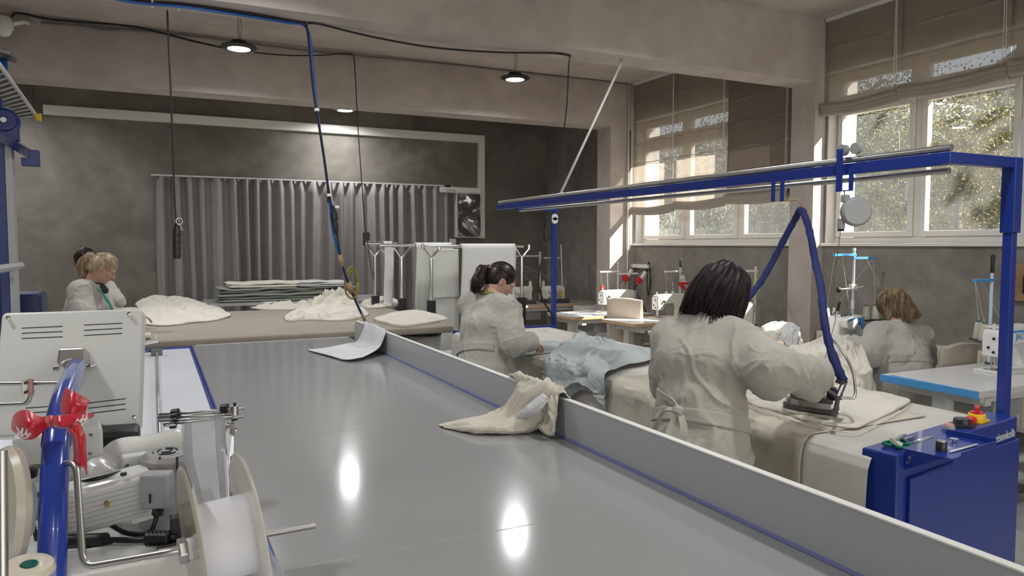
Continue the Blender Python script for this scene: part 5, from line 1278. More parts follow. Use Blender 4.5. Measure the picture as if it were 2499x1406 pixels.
patch('hanging_corner', rows, M['coversheet'], '', nu=30, nv=50, amp=.010, fr=4, seed=6, minz=.902, parent=bc)

# --- ironing table: long ecru sheet hanging over the front
def sheet(name, ya, yb, xin, zlow, m, label, off, seed, zl2=None, ripple=.010, lift=0.0):
    prof = [(xin, IZ + off), (2.55, IZ + off), (2.40, IZ + off), (IX0 + .05, IZ + off), (IX0 + .015, IZ - .015 + off * .4), (IX0 - off, IZ - .05), (IX0 - off - .006, IZ - .14), (IX0 - off - .012, (IZ + zlow) / 2), (IX0 - off - .014, zlow)]
    rows = []
    for k in range(7):
        y = ya + (yb - ya) * k / 6; r_ = []
        for j, (x, z) in enumerate(prof):
            zz = z
            if zl2 is not None and j >= 6: zz = z + (zl2 - zlow) * k / 6 * (j - 5) / 3
            r_.append(A((x + (.012 * sin(y * 7 + seed) if j > 5 else 0), y, zz)))
        rows.append(r_)
    return patch(name, rows, m, label, nu=90, nv=100, amp=ripple, fr=5, seed=seed, aniso=(.7, 2.2), solid=.003)
sheet('ecru_sheet', 2.06, 3.42, 3.0, .30, M['coversheet'], 'long ecru linen sheet spread over the ironing table and hanging down its front', .006, 4, zl2=.42, ripple=.005)
gl_ = [(1800, 980), (1850, 972), (1925, 962), (1990, 948), (2060, 950), (2130, 962), (2185, 972), (2222, 985), (2180, 1012), (2120, 1040), (2085, 1052), (2020, 1045), (1960, 1032), (1900, 1012), (1850, 1000)]
pile('garment_piece', Pp(gl_), .908, .022, M['cloth_cream'], 'cream linen garment piece lying under the steam iron', 23, 5, rim=.006, nr=60, na=260)
hm_ = MB(); hm_.tube(spline([T(*q, .016) for q in [(1800, 984), (1850, 1003), (1900, 1016), (1960, 1036), (2020, 1049), (2085, 1056), (2120, 1044), (2180, 1015), (2222, 988)]], 6), .003, 5)
ob = hm_.build('garment_hem', M['cloth_cream'], bpy.data.objects['garment_piece'], smooth=True)
# --- pale blue garment: heap on the table with parts hanging down
rows = []
H = lambda px, py, X: at(px, py, X=X)
rows = [
 [T(1392, 842, .02), T(1370, 848, .04), T(1345, 860, .04), H(1332, 880, 2.262), H(1330, 905, 2.250), H(1345, 925, 2.25)],
 [T(1440, 845, .03), T(1415, 855, .05), T(1385, 868, .05), H(1358, 885, 2.258), H(1350, 940, 2.24), H(1352, 970, 2.24)],
 [T(1490, 850, .02), T(1460, 862, .04), T(1425, 876, .05), H(1392, 893, 2.255), H(1384, 950, 2.235), H(1382, 975, 2.235)],
 [T(1540, 850, .02), T(1500, 868, .04), T(1460, 882, .04), H(1425, 900, 2.255), H(1420, 935, 2.24), H(1425, 950, 2.24)],
 [T(1590, 852, .012), T(1545, 870, .03), T(1500, 888, .03), H(1452, 908, 2.258), H(1455, 950, 2.24), H(1465, 972, 2.235)],
 [T(1625, 870, .01), T(1580, 885, .02), T(1530, 895, .02), H(1482, 915, 2.260), H(1480, 970, 2.24), H(1480, 1000, 2.235)]]
patch('blue_garment', rows, M['cloth_blue'], 'crumpled pale blue linen garment heaped on the ironing table and hanging over its front edge', nu=120, nv=120, amp=.026, fr=3.6, seed=14, tabx=2.30, minz=.903, solid=.003, aniso=(1.4, 1.0))
pile('blue_garment_fold', Pp([(1372, 850), (1400, 838), (1450, 842), (1500, 850), (1540, 855), (1530, 868), (1470, 872), (1420, 870), (1385, 862)]), .905, .085, M['cloth_blue'], 'pale blue fabric fold bunched on top of the ironing table by the standing woman', 33, 9)
pile('fabric_strip', Pp([(1240, 866), (1262, 850), (1300, 838), (1350, 835), (1380, 845), (1345, 862), (1290, 868)]), .902, .012, M['cloth_blue'], 'flat grey-blue fabric piece under the ponytailed woman\'s hand', 35, 6, rim=.004)
# ================================================================ SEWING STATIONS
def sew_table(x0, x1, y0, y1, z, label, topm, edgem, lx=None, name='sewing_table'):
    t = thing(name, ((x0 + x1) / 2, (y0 + y1) / 2, 0), label, 'table', 'sewing machine tables by the windows')
    MB().box((x0, y0, z - .036), (x1, y1, z - .003)).build('table_core', edgem, t, bevel=.002)
    MB().box((x0, y0, z - .003), (x1, y1, z)).build('tabletop', topm, t)
    MB().box((x0 + .10, y0 + .05, z - .09), (x1 - .10, y0 + .11, z - .036)).build('cross_rail', M['lgrey'], t, bevel=.004)
    MB().box((x0 + .10, y1 - .11, z - .09), (x1 - .10, y1 - .05, z - .036)).build('cross_rail', M['lgrey'], t, bevel=.004)
    for x in (x0 + .16, x1 - .16):
        l = MB(); l.box((x - .035, (y0 + y1) / 2 - .05, .05), (x + .035, (y0 + y1) / 2 + .05, z - .06)); l.build('leg_column', M['lgrey'], t, bevel=.004)
        MB().box((x - .03, y0 + .02, .0), (x + .03, y1 - .02, .05)).build('leg_foot', M['lgrey'], t, bevel=.004); MB().box((x - .03, y0 + .04, z - .11), (x + .03, y1 - .04, z - .06)).build('leg_bracket', M['lgrey'], t, bevel=.004)
    MB().box((x0 + .22, (y0 + y1) / 2 - .02, .18), (x1 - .22, (y0 + y1) / 2 + .02, .22)).build('stretcher', M['lgrey'], t)
    MB().box((x0 + .35, y0 + .12, z - .22), (x0 + .62, y1 - .15, z - .09)).build('control_unit', M['grey'], t, bevel=.01)
    MB().box((x0 + .35, y0 + .1, .07), (x0 + .75, y1 - .12, .10)).build('pedal', M['dsteel'], t, bevel=.005)
    return t
def sew_machine(x, y, z, label, body, accent=None, sticker=True, txt=None, s=1.0, rot=0.0):
    """lockstitch machine, needle at (x,y), arm running towards +x"""
    t = thing('sewing_machine', (x, y, z), label, 'sewing machine', 'lockstitch sewing machines')
    q = lambda a, b, c: (x + a * s, y + b * s, z + c * s)
    out = [(-.052, .105), (-.055, .225), (-.045, .25), (-.01, .262), (.10, .268), (.33, .268), (.385, .255), (.40, .22), (.40, .012), (.25, .012), (.25, .12), (.235, .155), (.20, .172), (.05, .165), (.028, .13), (.018, .098), (-.04, .095)]
    P = [(x + a * s, z + b * s) for a, b in out]
    MB().poly(P, y - .055 * s, y + .055 * s, 'y').build('machine_arm', body, t, bevel=.014 * s, seg=4, smooth='auto')
    MB().box(q(-.075, -.09, 0), q(.42, .09, .014)).build('bed_plate', body, t, bevel=.004)
    f = MB(); f.box(q(-.06, -.045, .10), q(-.056, .045, .235)); f.build('face_plate', M['white'], t, bevel=.002)
    for a, c in ((-.02, .205), (.01, .15), (-.02, .125)): MB().cyl(q(-.06, a, c), q(-.066, a, c), .008 * s, 10).build('face_screw', M['black'], t)
    n = MB(); n.cyl(q(-.01, 0, .1), q(-.01, 0, .045), .006 * s, 8); n.cyl(q(-.01, 0, .05), q(-.01, 0, .016), .0015 * s, 6); n.build('needle_bar', M['chrome'], t)
    n = MB(); n.cyl(q(-.01, .02, .1), q(-.01, .02, .03), .005 * s, 8); n.box(q(-.022, -.012, .016), q(.004, .022, .022)); n.build('presser_foot', M['chrome'], t)
    MB().lathe([(.012, 0), (.016, .006), (.010, .012), (.016, .018), (.001, .022)], q(.02, -.055, .19), (0, -1, 0), n=16).build('tension_dial', M['chrome'], t, smooth='auto')
    MB().tube(spline([q(-.03, -.056, .24), q(.0, -.066, .21), q(.03, -.062, .15), q(.0, -.062, .12)], 4), .002 * s, 5).build('thread_guide', M['dsteel'], t)
    MB().lathe([(.02, 0), (.058, .004), (.062, .012), (.058, .03), (.03, .036), (.001, .036)], q(.40, 0, .20), (1, 0, 0), n=28).build('handwheel', M['grey'] if not accent else body, t, smooth='auto')
    MB().cyl(q(-.03, 0, .255), q(-.03, 0, .29), .008 * s, 10).build('top_pin', M['white'], t)
    if sticker:
        MB().box(q(.29, -.057, .13), q(.35, -.0555, .175)).build('warning_sticker', M['yellow'], t)
        MB().box(q(.30, -.057, .05), q(.37, -.0555, .11)).build('control_label', M['grey'], t)
    MB().box(q(-.05, -.05, .0142), q(.05, .05, .016)).build('needle_plate', M['chrome'], t)
    if accent:
        MB().poly([(x + a * s, z + b * s) for a, b in ((-.03, .236), (.30, .236), (.36, .21), (.40, .21), (.40, .232), (.33, .250), (-.03, .250))], y - .0565 * s, y - .0555 * s, 'y').build('accent_stripe', accent, t)
        a = MB(); a.tube(spline([q(-.002, -.056, .235), q(.006, -.057, .18), q(-.004, -.057, .125), q(-.03, -.057, .10)], 4), .005 * s, 6); a.build('accent_curve', accent, t)
        MB().box(q(-.03, -.054, .262), q(.30, .054, .274)).build('top_cover', M['white'], t, bevel=.004)
    if txt: text_part(txt[0], txt[1] * s, q(txt[2], -.0575, txt[3]), (1, 0, 0), (0, 0, 1), txt[4], 'lettering', t)
    return t
def cone_spool(x, y, z, label, m=None, h=.11, r=.028, grp='thread cones'):
    t = thing('thread_cone', (x, y, z), label, 'thread cone', grp)
    MB().lathe([(r, 0), (r + .002, .006), (r * .66, h - .004), (r * .62, h)], (x, y, z), n=20).build('thread', m or M['thread'], t, smooth='auto')
    MB().lathe([(r * .45, h - .001), (r * .42, h + .012), (r * .3, h + .012)], (x, y, z), n=14).build('cone_core', mat('green_core', (.05, .16, .1), .5), t)
    return t
def stand(x, y, z, h, arms, label, m, cones, armz, tray=True, pole=.011, grip=False):
    """thread stand: pole, overhead arms [(dx,dy)], spool tray"""
    t = thing('thread_stand', (x, y, z), label, 'thread stand', 'thread stands')
    MB().cyl((x, y, z), (x, y, z + h), pole, 12).build('pole', M['lgrey'] if m is not M['bluelt'] else mat('pale_blue_pole', (.6, .72, .85), .35), t, smooth='auto')
    MB().cyl((x, y, z), (x, y, z + .015), .025, 14).build('base_clamp', M['dsteel'], t)
    for i, (dx, dy) in enumerate(arms):
        zz = z + armz - .03 * i; d = Vector((dx, dy, 0)); L_ = d.length; d.normalize(); pr = Vector((-d.y, d.x, 0))
        a = MB(); Mx = Matrix.Translation((x, y, zz)) @ Matrix.Rotation(atan2(dy, dx), 4, 'Z')
        a.box((-.02, -.014, -.010), (L_, .014, .010), Mx); a.build('top_arm', m, t, bevel=.002)
    if grip: MB().lathe([(.012, 0), (.014, .01), (.013, .06), (.017, .12), (.012, .13), (.001, .13)], (x, y, z + h - .01), n=14).build('pole_grip', M['blackm'], t, smooth='auto')
    else: MB().cyl((x, y, z + h), (x, y, z + h + .02), .014, 10).build('pole_cap', M['white'], t)
    if tray:
        for i, (dx, dy) in enumerate(cones):
            MB().lathe([(.001, 0), (.055, .0), (.06, .006), (.055, .006), (.001, .004)], (x + dx, y + dy, z + .17), n=24).build('spool_tray', M['blackm'] if m is M['bluelt'] else M['lgrey'], t, smooth='auto')
            MB().tube([(x, y, z + .165), (x + dx, y + dy, z + .165)], .006, 6).build('tray_arm', M['dsteel'], t)
            MB().cyl((x + dx, y + dy, z + .17), (x + dx, y + dy, z + .33), .003, 6).build('spool_pin', M['steel'], t)
    th = MB()
    for i, (dx, dy) in enumerate(cones):
        ad = arms[i % len(arms)]; th.tube([(x + dx, y + dy, z + .30), (x + ad[0] * .95, y + ad[1] * .95, z + armz - .03 * (i % len(arms)))], .0012, 4)
        th.tube([(x + ad[0] * .6, y + ad[1] * .6, z + armz - .03 * (i % len(arms))), (x + ad[0] * .95 - .05, y - .25, z + .27)], .0012, 4)
    th.build('threads', M['cord'], t)
    return t
ZT_ = .80
# blue edged table in the near right
sew_table(4.28, 5.62, 2.62, 3.26, ZT_, 'white sewing table with a blue front edge at the right, beside the blue post', M['lam'], M['lgrey'])
bt_ = bpy.data.objects['sewing_table']
MB().box((4.268, 2.62, ZT_ - .045), (4.281, 3.26, ZT_ + .001)).build('blue_edge', M['bluelt'], bt_, bevel=.003)
MB().poly([(4.281, 2.80), (4.281, 3.20), (4.315, 3.20)], ZT_ + .0002, ZT_ + .0012).build('blue_corner_strip', M['bluelt'], bt_)
MB().box((4.281, 2.612, ZT_ - .040), (5.62, 2.622, ZT_ + .001)).build('front_edge', M['lgrey'], bt_, bevel=.004)
MB().box((4.62, 2.64, ZT_ - .055), (4.74, 2.70, ZT_ - .037)).build('table_tag', M['white'], bt_)
pn = at(2400, 905, Z=ZT_)
sew_machine(pn.x + .02, 2.98, ZT_, 'blue and white sewing machine on the blue edged table behind the post', M['white'], M['bluelt'], sticker=False, txt=('JACK', .05, .09, .195, M['bluelt']), s=1.12)
ps = at(2405, 800, Y=3.22); stand(ps.x + .02, 3.20, ZT_, .66, [(-.20, -.0)], 'thread stand with blue arm and black grip on the blue edged table', M['bluelt'], [(-.10, -.02), (-.02, .07)], .60, grip=True)
for k, (dx, dy) in enumerate([(-.10, -.02), (-.02, .07)]): cone_spool(ps.x + .02 + dx, 3.20 + dy, ZT_ + .176, ('left' if k == 0 else 'right') + ' cream thread cone of the pair on the blue armed stand', h=.12, r=.032)
# W3's overlock table
sew_table(4.42, 5.72, 3.98, 4.60, ZT_, 'white sewing table of the seated woman, half covered by cream fabric', M['lam'], M['lgrey'])
bt_ = bpy.data.objects['sewing_table.001']
MB().box((4.408, 3.98, ZT_ - .045), (4.421, 4.60, ZT_ + .001)).build('blue_edge', mat('teal_blue_edge', (.02, .20, .36), .4), bt_, bevel=.003)
def overlock(x, y, z, label, body, accent, grp='overlock machines'):
    t = thing('overlock_machine', (x, y, z), label, 'sewing machine', grp)
    q = lambda a, b, c: (x + a, y + b, z + c)
    MB().poly([(x - .15, z + .02), (x - .15, z + .20), (x - .12, z + .24), (x + .13, z + .25), (x + .16, z + .22), (x + .16, z + .02)], y - .02, y + .14, 'y').build('machine_body', body, t, bevel=.012, seg=3, smooth='auto')
    MB().poly([(x - .13, z + .16), (x - .14, z + .22), (x - .02, z + .245), (x + .0, z + .20), (x - .04, z + .14)], y - .09, y - .018, 'y').build('head_cover', body, t, bevel=.008, seg=3, smooth='auto')
    MB().box(q(-.17, -.12, 0), q(.18, .15, .06)).build('machine_base', M['dsteel'], t, bevel=.01)
    MB().box(q(-.13, -.10, .06), q(.05, -.02, .09)).build('cloth_plate', M['chrome'], t, bevel=.003)
    if accent:
        MB().poly([(x - .0, z + .12), (x + .03, z + .22), (x + .155, z + .235), (x + .155, z + .10), (x + .11, z + .15), (x + .06, z + .19)], y - .022, y - .0195, 'y').build('accent_panel', accent, t)
        MB().poly([(x - .14, z + .205), (x - .13, z + .228), (x - .02, z + .25), (x - .02, z + .238)], y - .092, y - .0895, 'y').build('accent_panel', accent, t)
    l = MB()
    for k in range(4): l.tube(spline([q(-.02 + .03 * k, -.03, .20), q(0 + .03 * k, -.05, .16), q(-.03 + .02 * k, -.06, .11)], 4), .002, 5)
    l.build('looper_threads', M['dsteel'], t, smooth='auto')
    for k in range(4): MB().lathe([(.001, 0), (.012, 0), (.009, .012), (.012, .02), (.001, .022)], q(-.06 + .035 * k, .03, .245), n=12).build('tension_knob', M['dsteel'], t, smooth='auto')
    MB().cyl(q(-.06, -.06, .14), q(-.06, -.06, .08), .004, 6).build('needle', M['chrome'], t)
    MB().lathe([(.05, 0), (.052, .02), (.02, .026), (.001, .026)], q(.16, .06, .13), (1, 0, 0), n=22).build('handwheel', M['black'], t, smooth='auto')
    return t
po = at(2078, 800, Y=4.32); overlock(po.x, 4.34, ZT_, 'white and blue overlock machine in front of the seated woman', M['white'], M['bluelt'])
pst = at(2080, 700, Y=4.56)
stand(pst.x, 4.55, ZT_, .80, [(-.30, -.04), (.26, .0)], 'tall white thread stand with two sky blue arms above the overlock machine', M['bluelt'], [(-.30, .02), (-.18, .03), (.20, .02), (.30, .0)], .76)
s_ = bpy.data.objects['thread_stand.001']
x = pst.x; MB().tube([(x - .22, 4.55, ZT_ + .455), (x + .13, 4.55, ZT_ + .475)], .005, 6).build('guide_rod', M['white'], s_)
MB().lathe([(.001, -.028), (.02, -.02), (.028, 0), (.02, .02), (.001, .028)], (x - .19, 4.55, ZT_ + .455), n=16).build('black_ball', M['black'], s_, smooth=True)
g = MB(); g.box((x - .035, 4.53, ZT_ + .45), (x + .03, 4.57, ZT_ + .50)); g.build('rod_clamp', M['white'], s_, bevel=.004)
MB().cyl((x, 4.55, ZT_ + .28), (x, 4.55, ZT_ + .36), .016, 12).build('pole_joint', M['white'], s_)
for k, (dx, dy, l) in enumerate([(-.30, .02, 'leftmost'), (-.18, .03, 'second from left'), (.20, .02, 'third from left'), (.30, .0, 'rightmost')]):
    cone_spool(x + dx, 4.55 + dy, ZT_ + .176, 'cream thread cone on the tall blue armed stand, ' + l, h=.12, r=.032)
b = thing('gooseneck_lamp', (x - .34, 4.50, ZT_), 'small black gooseneck machine lamp beside the overlock machine', 'lamp')
MB().tube(spline([(x - .33, 4.52, ZT_), (x - .36, 4.50, ZT_ + .16), (x - .30, 4.46, ZT_ + .30)], 5), .005, 6).build('neck', M['black'], b, smooth=True)
MB().cyl((x - .30, 4.46, ZT_ + .28), (x - .285, 4.45, ZT_ + .36), .013, 10).build('lamp_head', M['blackm'], b)
# JASOME table
sew_table(4.35, 5.45, 5.28, 5.90, ZT_, 'white sewing table behind the woman with the bob, in strong sunlight', M['lam'], M['wood'])
pj = at(1775, 830, Z=ZT_); pj2 = at(1790, 800, Y=5.55)
sew_machine(4.90, 5.56, ZT_, 'sunlit white sewing machine partly hidden behind the dark bob', M['cream'], None, sticker=False, txt=('JASOME', .035, .02, .205, mat('blue_ink', (.12, .22, .5), .5)), s=1.08)
px_ = at(1840, 700, Y=5.86); stand(px_.x, 5.84, ZT_, .60, [(-.22, .0)], 'white thread stand hung with a yellow-green tape and blue bobbin', M['white'], [(-.10, .0)], .575)
cone_spool(px_.x - .10, 5.84, ZT_ + .176, 'cream thread cone beside the yellow-green tape', h=.12, r=.032)
tp2 = thing('hanging_tape', (px_.x, 5.80, ZT_ + .4), 'yellow-green measuring tape coil with a pale blue bobbin hanging from the thread stand', 'tape')
c_ = Vector((px_.x - .01, 5.81, ZT_ + .44)); g = MB()
g.tube([(px_.x, 5.82, ZT_ + .57), c_ + Vector((0, 0, .06))], .003, 5)
for k in range(5): g.tube([c_ + Vector(((.030 + .004 * k) * cos(a / 10 * pi) - .01, -.004 * k, -.02 + (.075 - .004 * k) * sin(a / 10 * pi))) for a in range(21)], .004, 5)
g.build('tape_coil', mat('lime_tape', (.50, .62, .03), .5), tp2, smooth=True)
MB().lathe([(.022, -.02), (.022, -.014), (.008, -.012), (.008, .012), (.022, .014), (.022, .02)], c_ + Vector((.035, -.02, -.0)), (.4, -1, .2), n=18).build('bobbin', mat('pale_blue_plastic', (.2, .55, .7), .35), tp2, smooth='auto')
# T2 and T3 wood edged tables
sew_table(4.60, 5.75, 6.50, 7.12, ZT_, 'white topped wood edged sewing table, nearer of the two in the far bay', M['lam'], M['wood'])
p = at(1606, 775, Y=6.86); sew_machine(p.x + .01, 6.86, ZT_, 'white sewing machine on the nearer wood edged table, sun on its arm', M['cream'], s=1.05)
p = at(1660, 700, Y=7.08); stand(p.x, 7.08, ZT_, .66, [(-.26, -.04)], 'thread stand hung with a red and white trinket', M['white'], [(-.20, .0), (-.08, .03)], .53, grip=False)
for k, (dx, dy) in enumerate([(-.20, 0), (-.08, .03)]): cone_spool(p.x + dx, 7.08 + dy, ZT_ + .176, 'cream thread cone below the red trinket, ' + ('left' if k == 0 else 'right') + ' one', h=.12, r=.028)
MB().lathe([(.013, 0), (.015, .01), (.014, .10), (.010, .11)], (p.x, 7.08, ZT_ + .58), n=12).build('pole_grip', M['blackm'], bpy.data.objects['thread_stand.003'], smooth='auto')
tk_ = thing('trinket', (p.x, 7.03, ZT_ + .36), 'red and white fabric charm hanging from a thread stand', 'ornament')
V, Q = sdf_mesh([P_ell((p.x + .0, 7.03, ZT_ + .44), (.035, .022, .05)), P_ell((p.x + .035, 7.03, ZT_ + .39), (.035, .02, .028)), P_ell((p.x - .03, 7.03, ZT_ + .38), (.025, .02, .03))], .005); V = V + vnormals(V, Q) * (.006 * fbm(V * 40, 2))[:, None]; np_obj('charm_cloth', V, Q, M['cloth_white'], tk_)
V, Q = sdf_mesh([P_cone((p.x - .065, 7.02, ZT_ + .395), (p.x + .075, 7.02, ZT_ + .385), .016, .014), P_cone((p.x - .04, 7.02, ZT_ + .37), (p.x + .01, 7.015, ZT_ + .32), .022, .016)], .005); np_obj('charm_ribbon', V, Q, M['red'], tk_)
sew_table(4.42, 5.55, 7.42, 8.08, ZT_, 'white topped wood edged sewing table in the far corner with paper on it', M['lam'], M['wood'])
p = at(1473, 755, Y=7.80); sew_machine(p.x, 7.78, ZT_, 'white sewing machine on the farther wood edged table', M['cream'], s=1.05)
pp = thing('paper_pattern', (4.62, 7.62, ZT_), 'white paper pattern sheets lying on the far sewing table', 'paper')
def pap(u, v): return (4.50 + .26 * u + .08 * v, 7.50 + .30 * v, ZT_ + .004 + .02 * max(0, u - .75) * 3 * (1 - v))
MB().grid(pap, 12, 6).build('paper_sheet', M['paper'], pp, smooth=True, solid=.002)
p = at(1508, 700, Y=8.02); stand(p.x - .0, 8.02, ZT_, .60, [(-.28, .0), (.30, 0)], 'thread stand with white arms against the sunlit pilaster', M['white'], [(-.26, -.02)], .50)
cone_spool(p.x - .26, 8.0, ZT_ + .176, 'red thread cone on the far stand', mat('red_thread', (.75, .06, .05), .8), h=.15, r=.032)
# red wall plugs
wpl = []
for k, (px, py) in enumerate(((1535, 670), (1568, 676))):
    c = at(px, py, X=5.86); t = thing('industrial_plug', tuple(c), ('left' if k == 0 else 'right') + ' white and red power plug below the far window', 'plug', 'power plugs by the far window')
    d = Vector((.05, -.03, .10)).normalized()
    MB().lathe([(.028, 0), (.032, .05), (.026, .12), (.026, .16), (.03, .20), (.001, .20)], c - d * .12, tuple(d), n=20).build('plug_body', M['white'], t, smooth='auto')
    MB().lathe([(.045, 0), (.05, .01), (.045, .02), (.001, .022)], c - d * .08 + Vector((-.02, -.02, .02)), (-.8, -.6, 0), n=20).build('plug_cap', M['red'], t, smooth='auto')
    MB().tube(spline([c - d * .12, c - d * .2, c + Vector((.0, -.0, -.35)), c + Vector((.1, 0, -.55))], 5), .007, 6).build('plug_cable', M['black'] if k else M['lgrey'], t, smooth=True)
tr_ = thing('wall_trunking', (5.96, 7.9, 1.35), 'short white cable trunking below the far window above the red plugs', 'cable trunking')
a = at(1532, 644, X=5.95); b = at(1583, 646, X=5.95)
MB().box((5.93, b.y, a.z - .05), (5.999, a.y, a.z)).build('trunking_box', M['pvc'], tr_, bevel=.003)
pi_ = thing('wall_pipe', (5.9, 8.44, 0), 'thin white vertical pipe beside the far pilaster', 'pipe')
MB().tube([(5.87, 8.44, .0), (5.87, 8.44, ZC)], .014, 10).build('pipe_run', M['pvc'], pi_, smooth='auto')
MB().tube([(5.90, 8.44, .0), (5.90, 8.44, 3.20)], .008, 8).build('pipe_run', M['steel'], pi_, smooth='auto')
lp2 = thing('coiled_cable', (5.96, 7.55, 1.2), 'looped black cable hanging under the far window', 'cable')
c = at(1583, 680, X=5.96); MB().tube([c + Vector((0, .035 * cos(a / 12 * pi), .22 * sin(a / 12 * pi))) for a in range(25)], .007, 6).build('cable_loop', M['black'], lp2, smooth=True)
# far corner table with overlocks
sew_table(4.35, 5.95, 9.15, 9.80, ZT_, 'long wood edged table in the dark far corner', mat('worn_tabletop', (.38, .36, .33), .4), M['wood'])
overlock(4.75, 9.45, ZT_, 'cream overlock machine at the left of the dark corner table', M['cream'], None)
o2 = overlock(5.28, 9.42, ZT_, 'cream overlock machine with yellow sticker at the middle of the corner table', M['cream'], None)
MB().box((5.33, 9.396, ZT_ + .08), (5.39, 9.399, ZT_ + .15)).build('warning_sticker', M['yellow'], o2)
sp4 = stand(5.2, 9.74, ZT_, .72, [(-.62, .0), (.38, .0)], 'grey double armed thread stand in the dark far corner', M['lgrey'], [(-.16, 0), (.06, 0), (.26, 0)], .68)
MB().cyl((5.58, 9.72, ZT_), (5.56, 9.74, ZT_ + .85), .010, 8).build('side_pole', M['lgrey'], sp4)
for k, dx in enumerate((-.16, .06, .26)): cone_spool(5.2 + dx, 9.74, ZT_ + .176, ('left', 'middle', 'right')[k] + ' cream thread cone on the far corner stand', h=.13, r=.032)
ub = thing('storage_unit', (5.7, 9.0, 0), 'pale side panel unit at the right end of the corner table', 'cabinet')
MB().box((5.40, 8.90, 0), (5.95, 9.10, .78)).build('unit_body', M['lgrey'], ub, bevel=.004)
MB().box((5.40, 8.885, .70), (5.95, 8.90, .78)).build('unit_front', M['white'], ub)
bb_ = thing('brown_box', (4.75, 9.45, 0), 'open brown cardboard box on the floor under the corner table', 'box')
MB().box((4.5, 9.25, 0), (5.0, 9.65, .34)).build('box_body', M['card'], bb_); MB().box((4.5, 9.15, .33), (5.0, 9.25, .34)).build('box_flap', M['card'], bb_)
# chairs with fabric covers
def cover_chair(x, y, rot, label, seat_z=.46, back_z=.98, w=.46):
    t = thing('covered_chair', (x, y, 0), label, 'chair', 'fabric covered chairs at the sewing tables')
    Mx = Matrix.Translation((x, y, 0)) @ Matrix.Rotation(radians(rot), 4, 'Z')      # rot 0: backrest towards -y, sitter faces +y
    def tf(mb): mb.v = [tuple(Mx @ Vector(v)) for v in mb.v]; return mb
    h = w / 2
    b = MB(); Bm = Matrix.Translation((0, -h + .035, seat_z - .06)) @ Matrix.Rotation(.10, 4, 'X')
    nx, nz = 14, 12; hh = back_z - seat_z + .06
    for sy in (-1, 1): b.grid(lambda u, v: tuple(Bm @ Vector(((2 * u - 1) * h * (1 - .04 * v), sy * (.034 - .010 * v + .003 * sin(u * 11 + v * 7)) * (1 - .75 * max(0, (abs(2 * u - 1) - .86) / .14) ** 2), v * hh + .010 * cos((2 * u - 1) * 3) * v))), nx, nz)
    w_ = nz + 1; n1 = (nx + 1) * w_
    rim = [i * w_ for i in range(nx + 1)] + [nx * w_ + j for j in range(1, nz + 1)] + [i * w_ + nz for i in range(nx - 1, -1, -1)] + [j for j in range(nz - 1, 0, -1)]
    b.f += [(rim[i], rim[(i + 1) % len(rim)], rim[(i + 1) % len(rim)] + n1, rim[i] + n1) for i in range(len(rim))]
    tf(b).build('backrest_cover', M['chaircover'], t, smooth='auto', bevel=.006)
    s = MB(); s.box((-h, -h, seat_z - .09), (h, h, seat_z)); tf(s).build('seat_cover', M['chaircover'], t, bevel=.02, seg=3, smooth='auto')
    for i, (a, c) in enumerate(((-1, -1), (1, -1), (1, 1), (-1, 1))):
        l = MB(); l.cyl((a * (h - .03), c * (h - .03), 0), (a * (h - .04), c * (h - .04), seat_z - .08), .016, 10); tf(l).build('leg', M['dsteel'], t)
    return t
cover_chair(5.22, 3.62, 6, 'beige covered chair the seated woman sits on', .48, .93, .50)
cover_chair(5.05, 7.20, -50, 'cream covered chair with a sun stripe between the far sewing tables', .47, 1.03, .44)
cover_chair(4.95, 5.00, 0, 'covered chair heaped with linen garments behind the cream fabric', .46, .90, .42)
ch = bpy.data.objects['covered_chair.002']
# garments on that chair, fabric on W3's table
def C3(px, py, D): return at(px, py, D=D)
rows = [[C3(1862, 820, 6.35), C3(1862, 800, 6.35), C3(1880, 790, 6.42), C3(1905, 792, 6.45), C3(1930, 800, 6.45)],
        [C3(1870, 850, 6.25), C3(1872, 812, 6.28), C3(1900, 797, 6.32), C3(1925, 798, 6.36), C3(1950, 812, 6.36)],
        [C3(1880, 870, 6.15), C3(1890, 840, 6.15), C3(1915, 825, 6.20), C3(1940, 830, 6.2), C3(1955, 850, 6.25)]]
patch('linen_garment', rows, M['cloth_cream'], 'oatmeal linen garment thrown over the chair back near the radiator', nu=60, nv=50, amp=.020, fr=4, seed=51, solid=.006)
rows = [[C3(1905, 830, 6.1), C3(1908, 800, 6.15), C3(1925, 788, 6.25)], [C3(1925, 845, 6.05), C3(1930, 808, 6.1), C3(1940, 792, 6.2)], [C3(1945, 850, 6.05), C3(1948, 820, 6.1), C3(1950, 800, 6.2)]]
patch('white_garment', rows, M['cloth_white'], 'bluish white garment over the oatmeal one on the garment chair', nu=40, nv=40, amp=.012, fr=3, seed=52, solid=.006)
Z8 = lambda px, py, dz=0.0: at(px, py, Z=ZT_ + dz)
rows = [[Z8(1885, 862, .01), Z8(1930, 850, .02), Z8(1985, 838, .03), Z8(2030, 825, .05), Z8(2075, 818, .06)],
        [Z8(1895, 875, .01), Z8(1950, 868, .06), Z8(2005, 855, .09), Z8(2055, 840, .10), Z8(2100, 835, .07)],
        [at(1925, 895, D=5.35), at(1970, 890, D=5.2), at(2030, 885, D=5.15), at(2080, 875, D=5.1), at(2112, 862, D=5.15)],
        [at(1960, 930, D=5.1), at(2005, 935, D=4.95), at(2060, 940, D=4.9), at(2100, 935, D=4.9), at(2125, 915, D=5.0)],
        [at(2000, 960, D=5.0), at(2040, 975, D=4.9), at(2085, 985, D=4.85), at(2120, 980, D=4.85), at(2140, 960, D=4.95)]]
patch('cream_fabric', rows, M['cloth_cream'], 'large cream fabric heaped on the seated woman\'s table and falling to her lap', nu=110, nv=110, amp=.030, fr=5, seed=61, solid=.004)
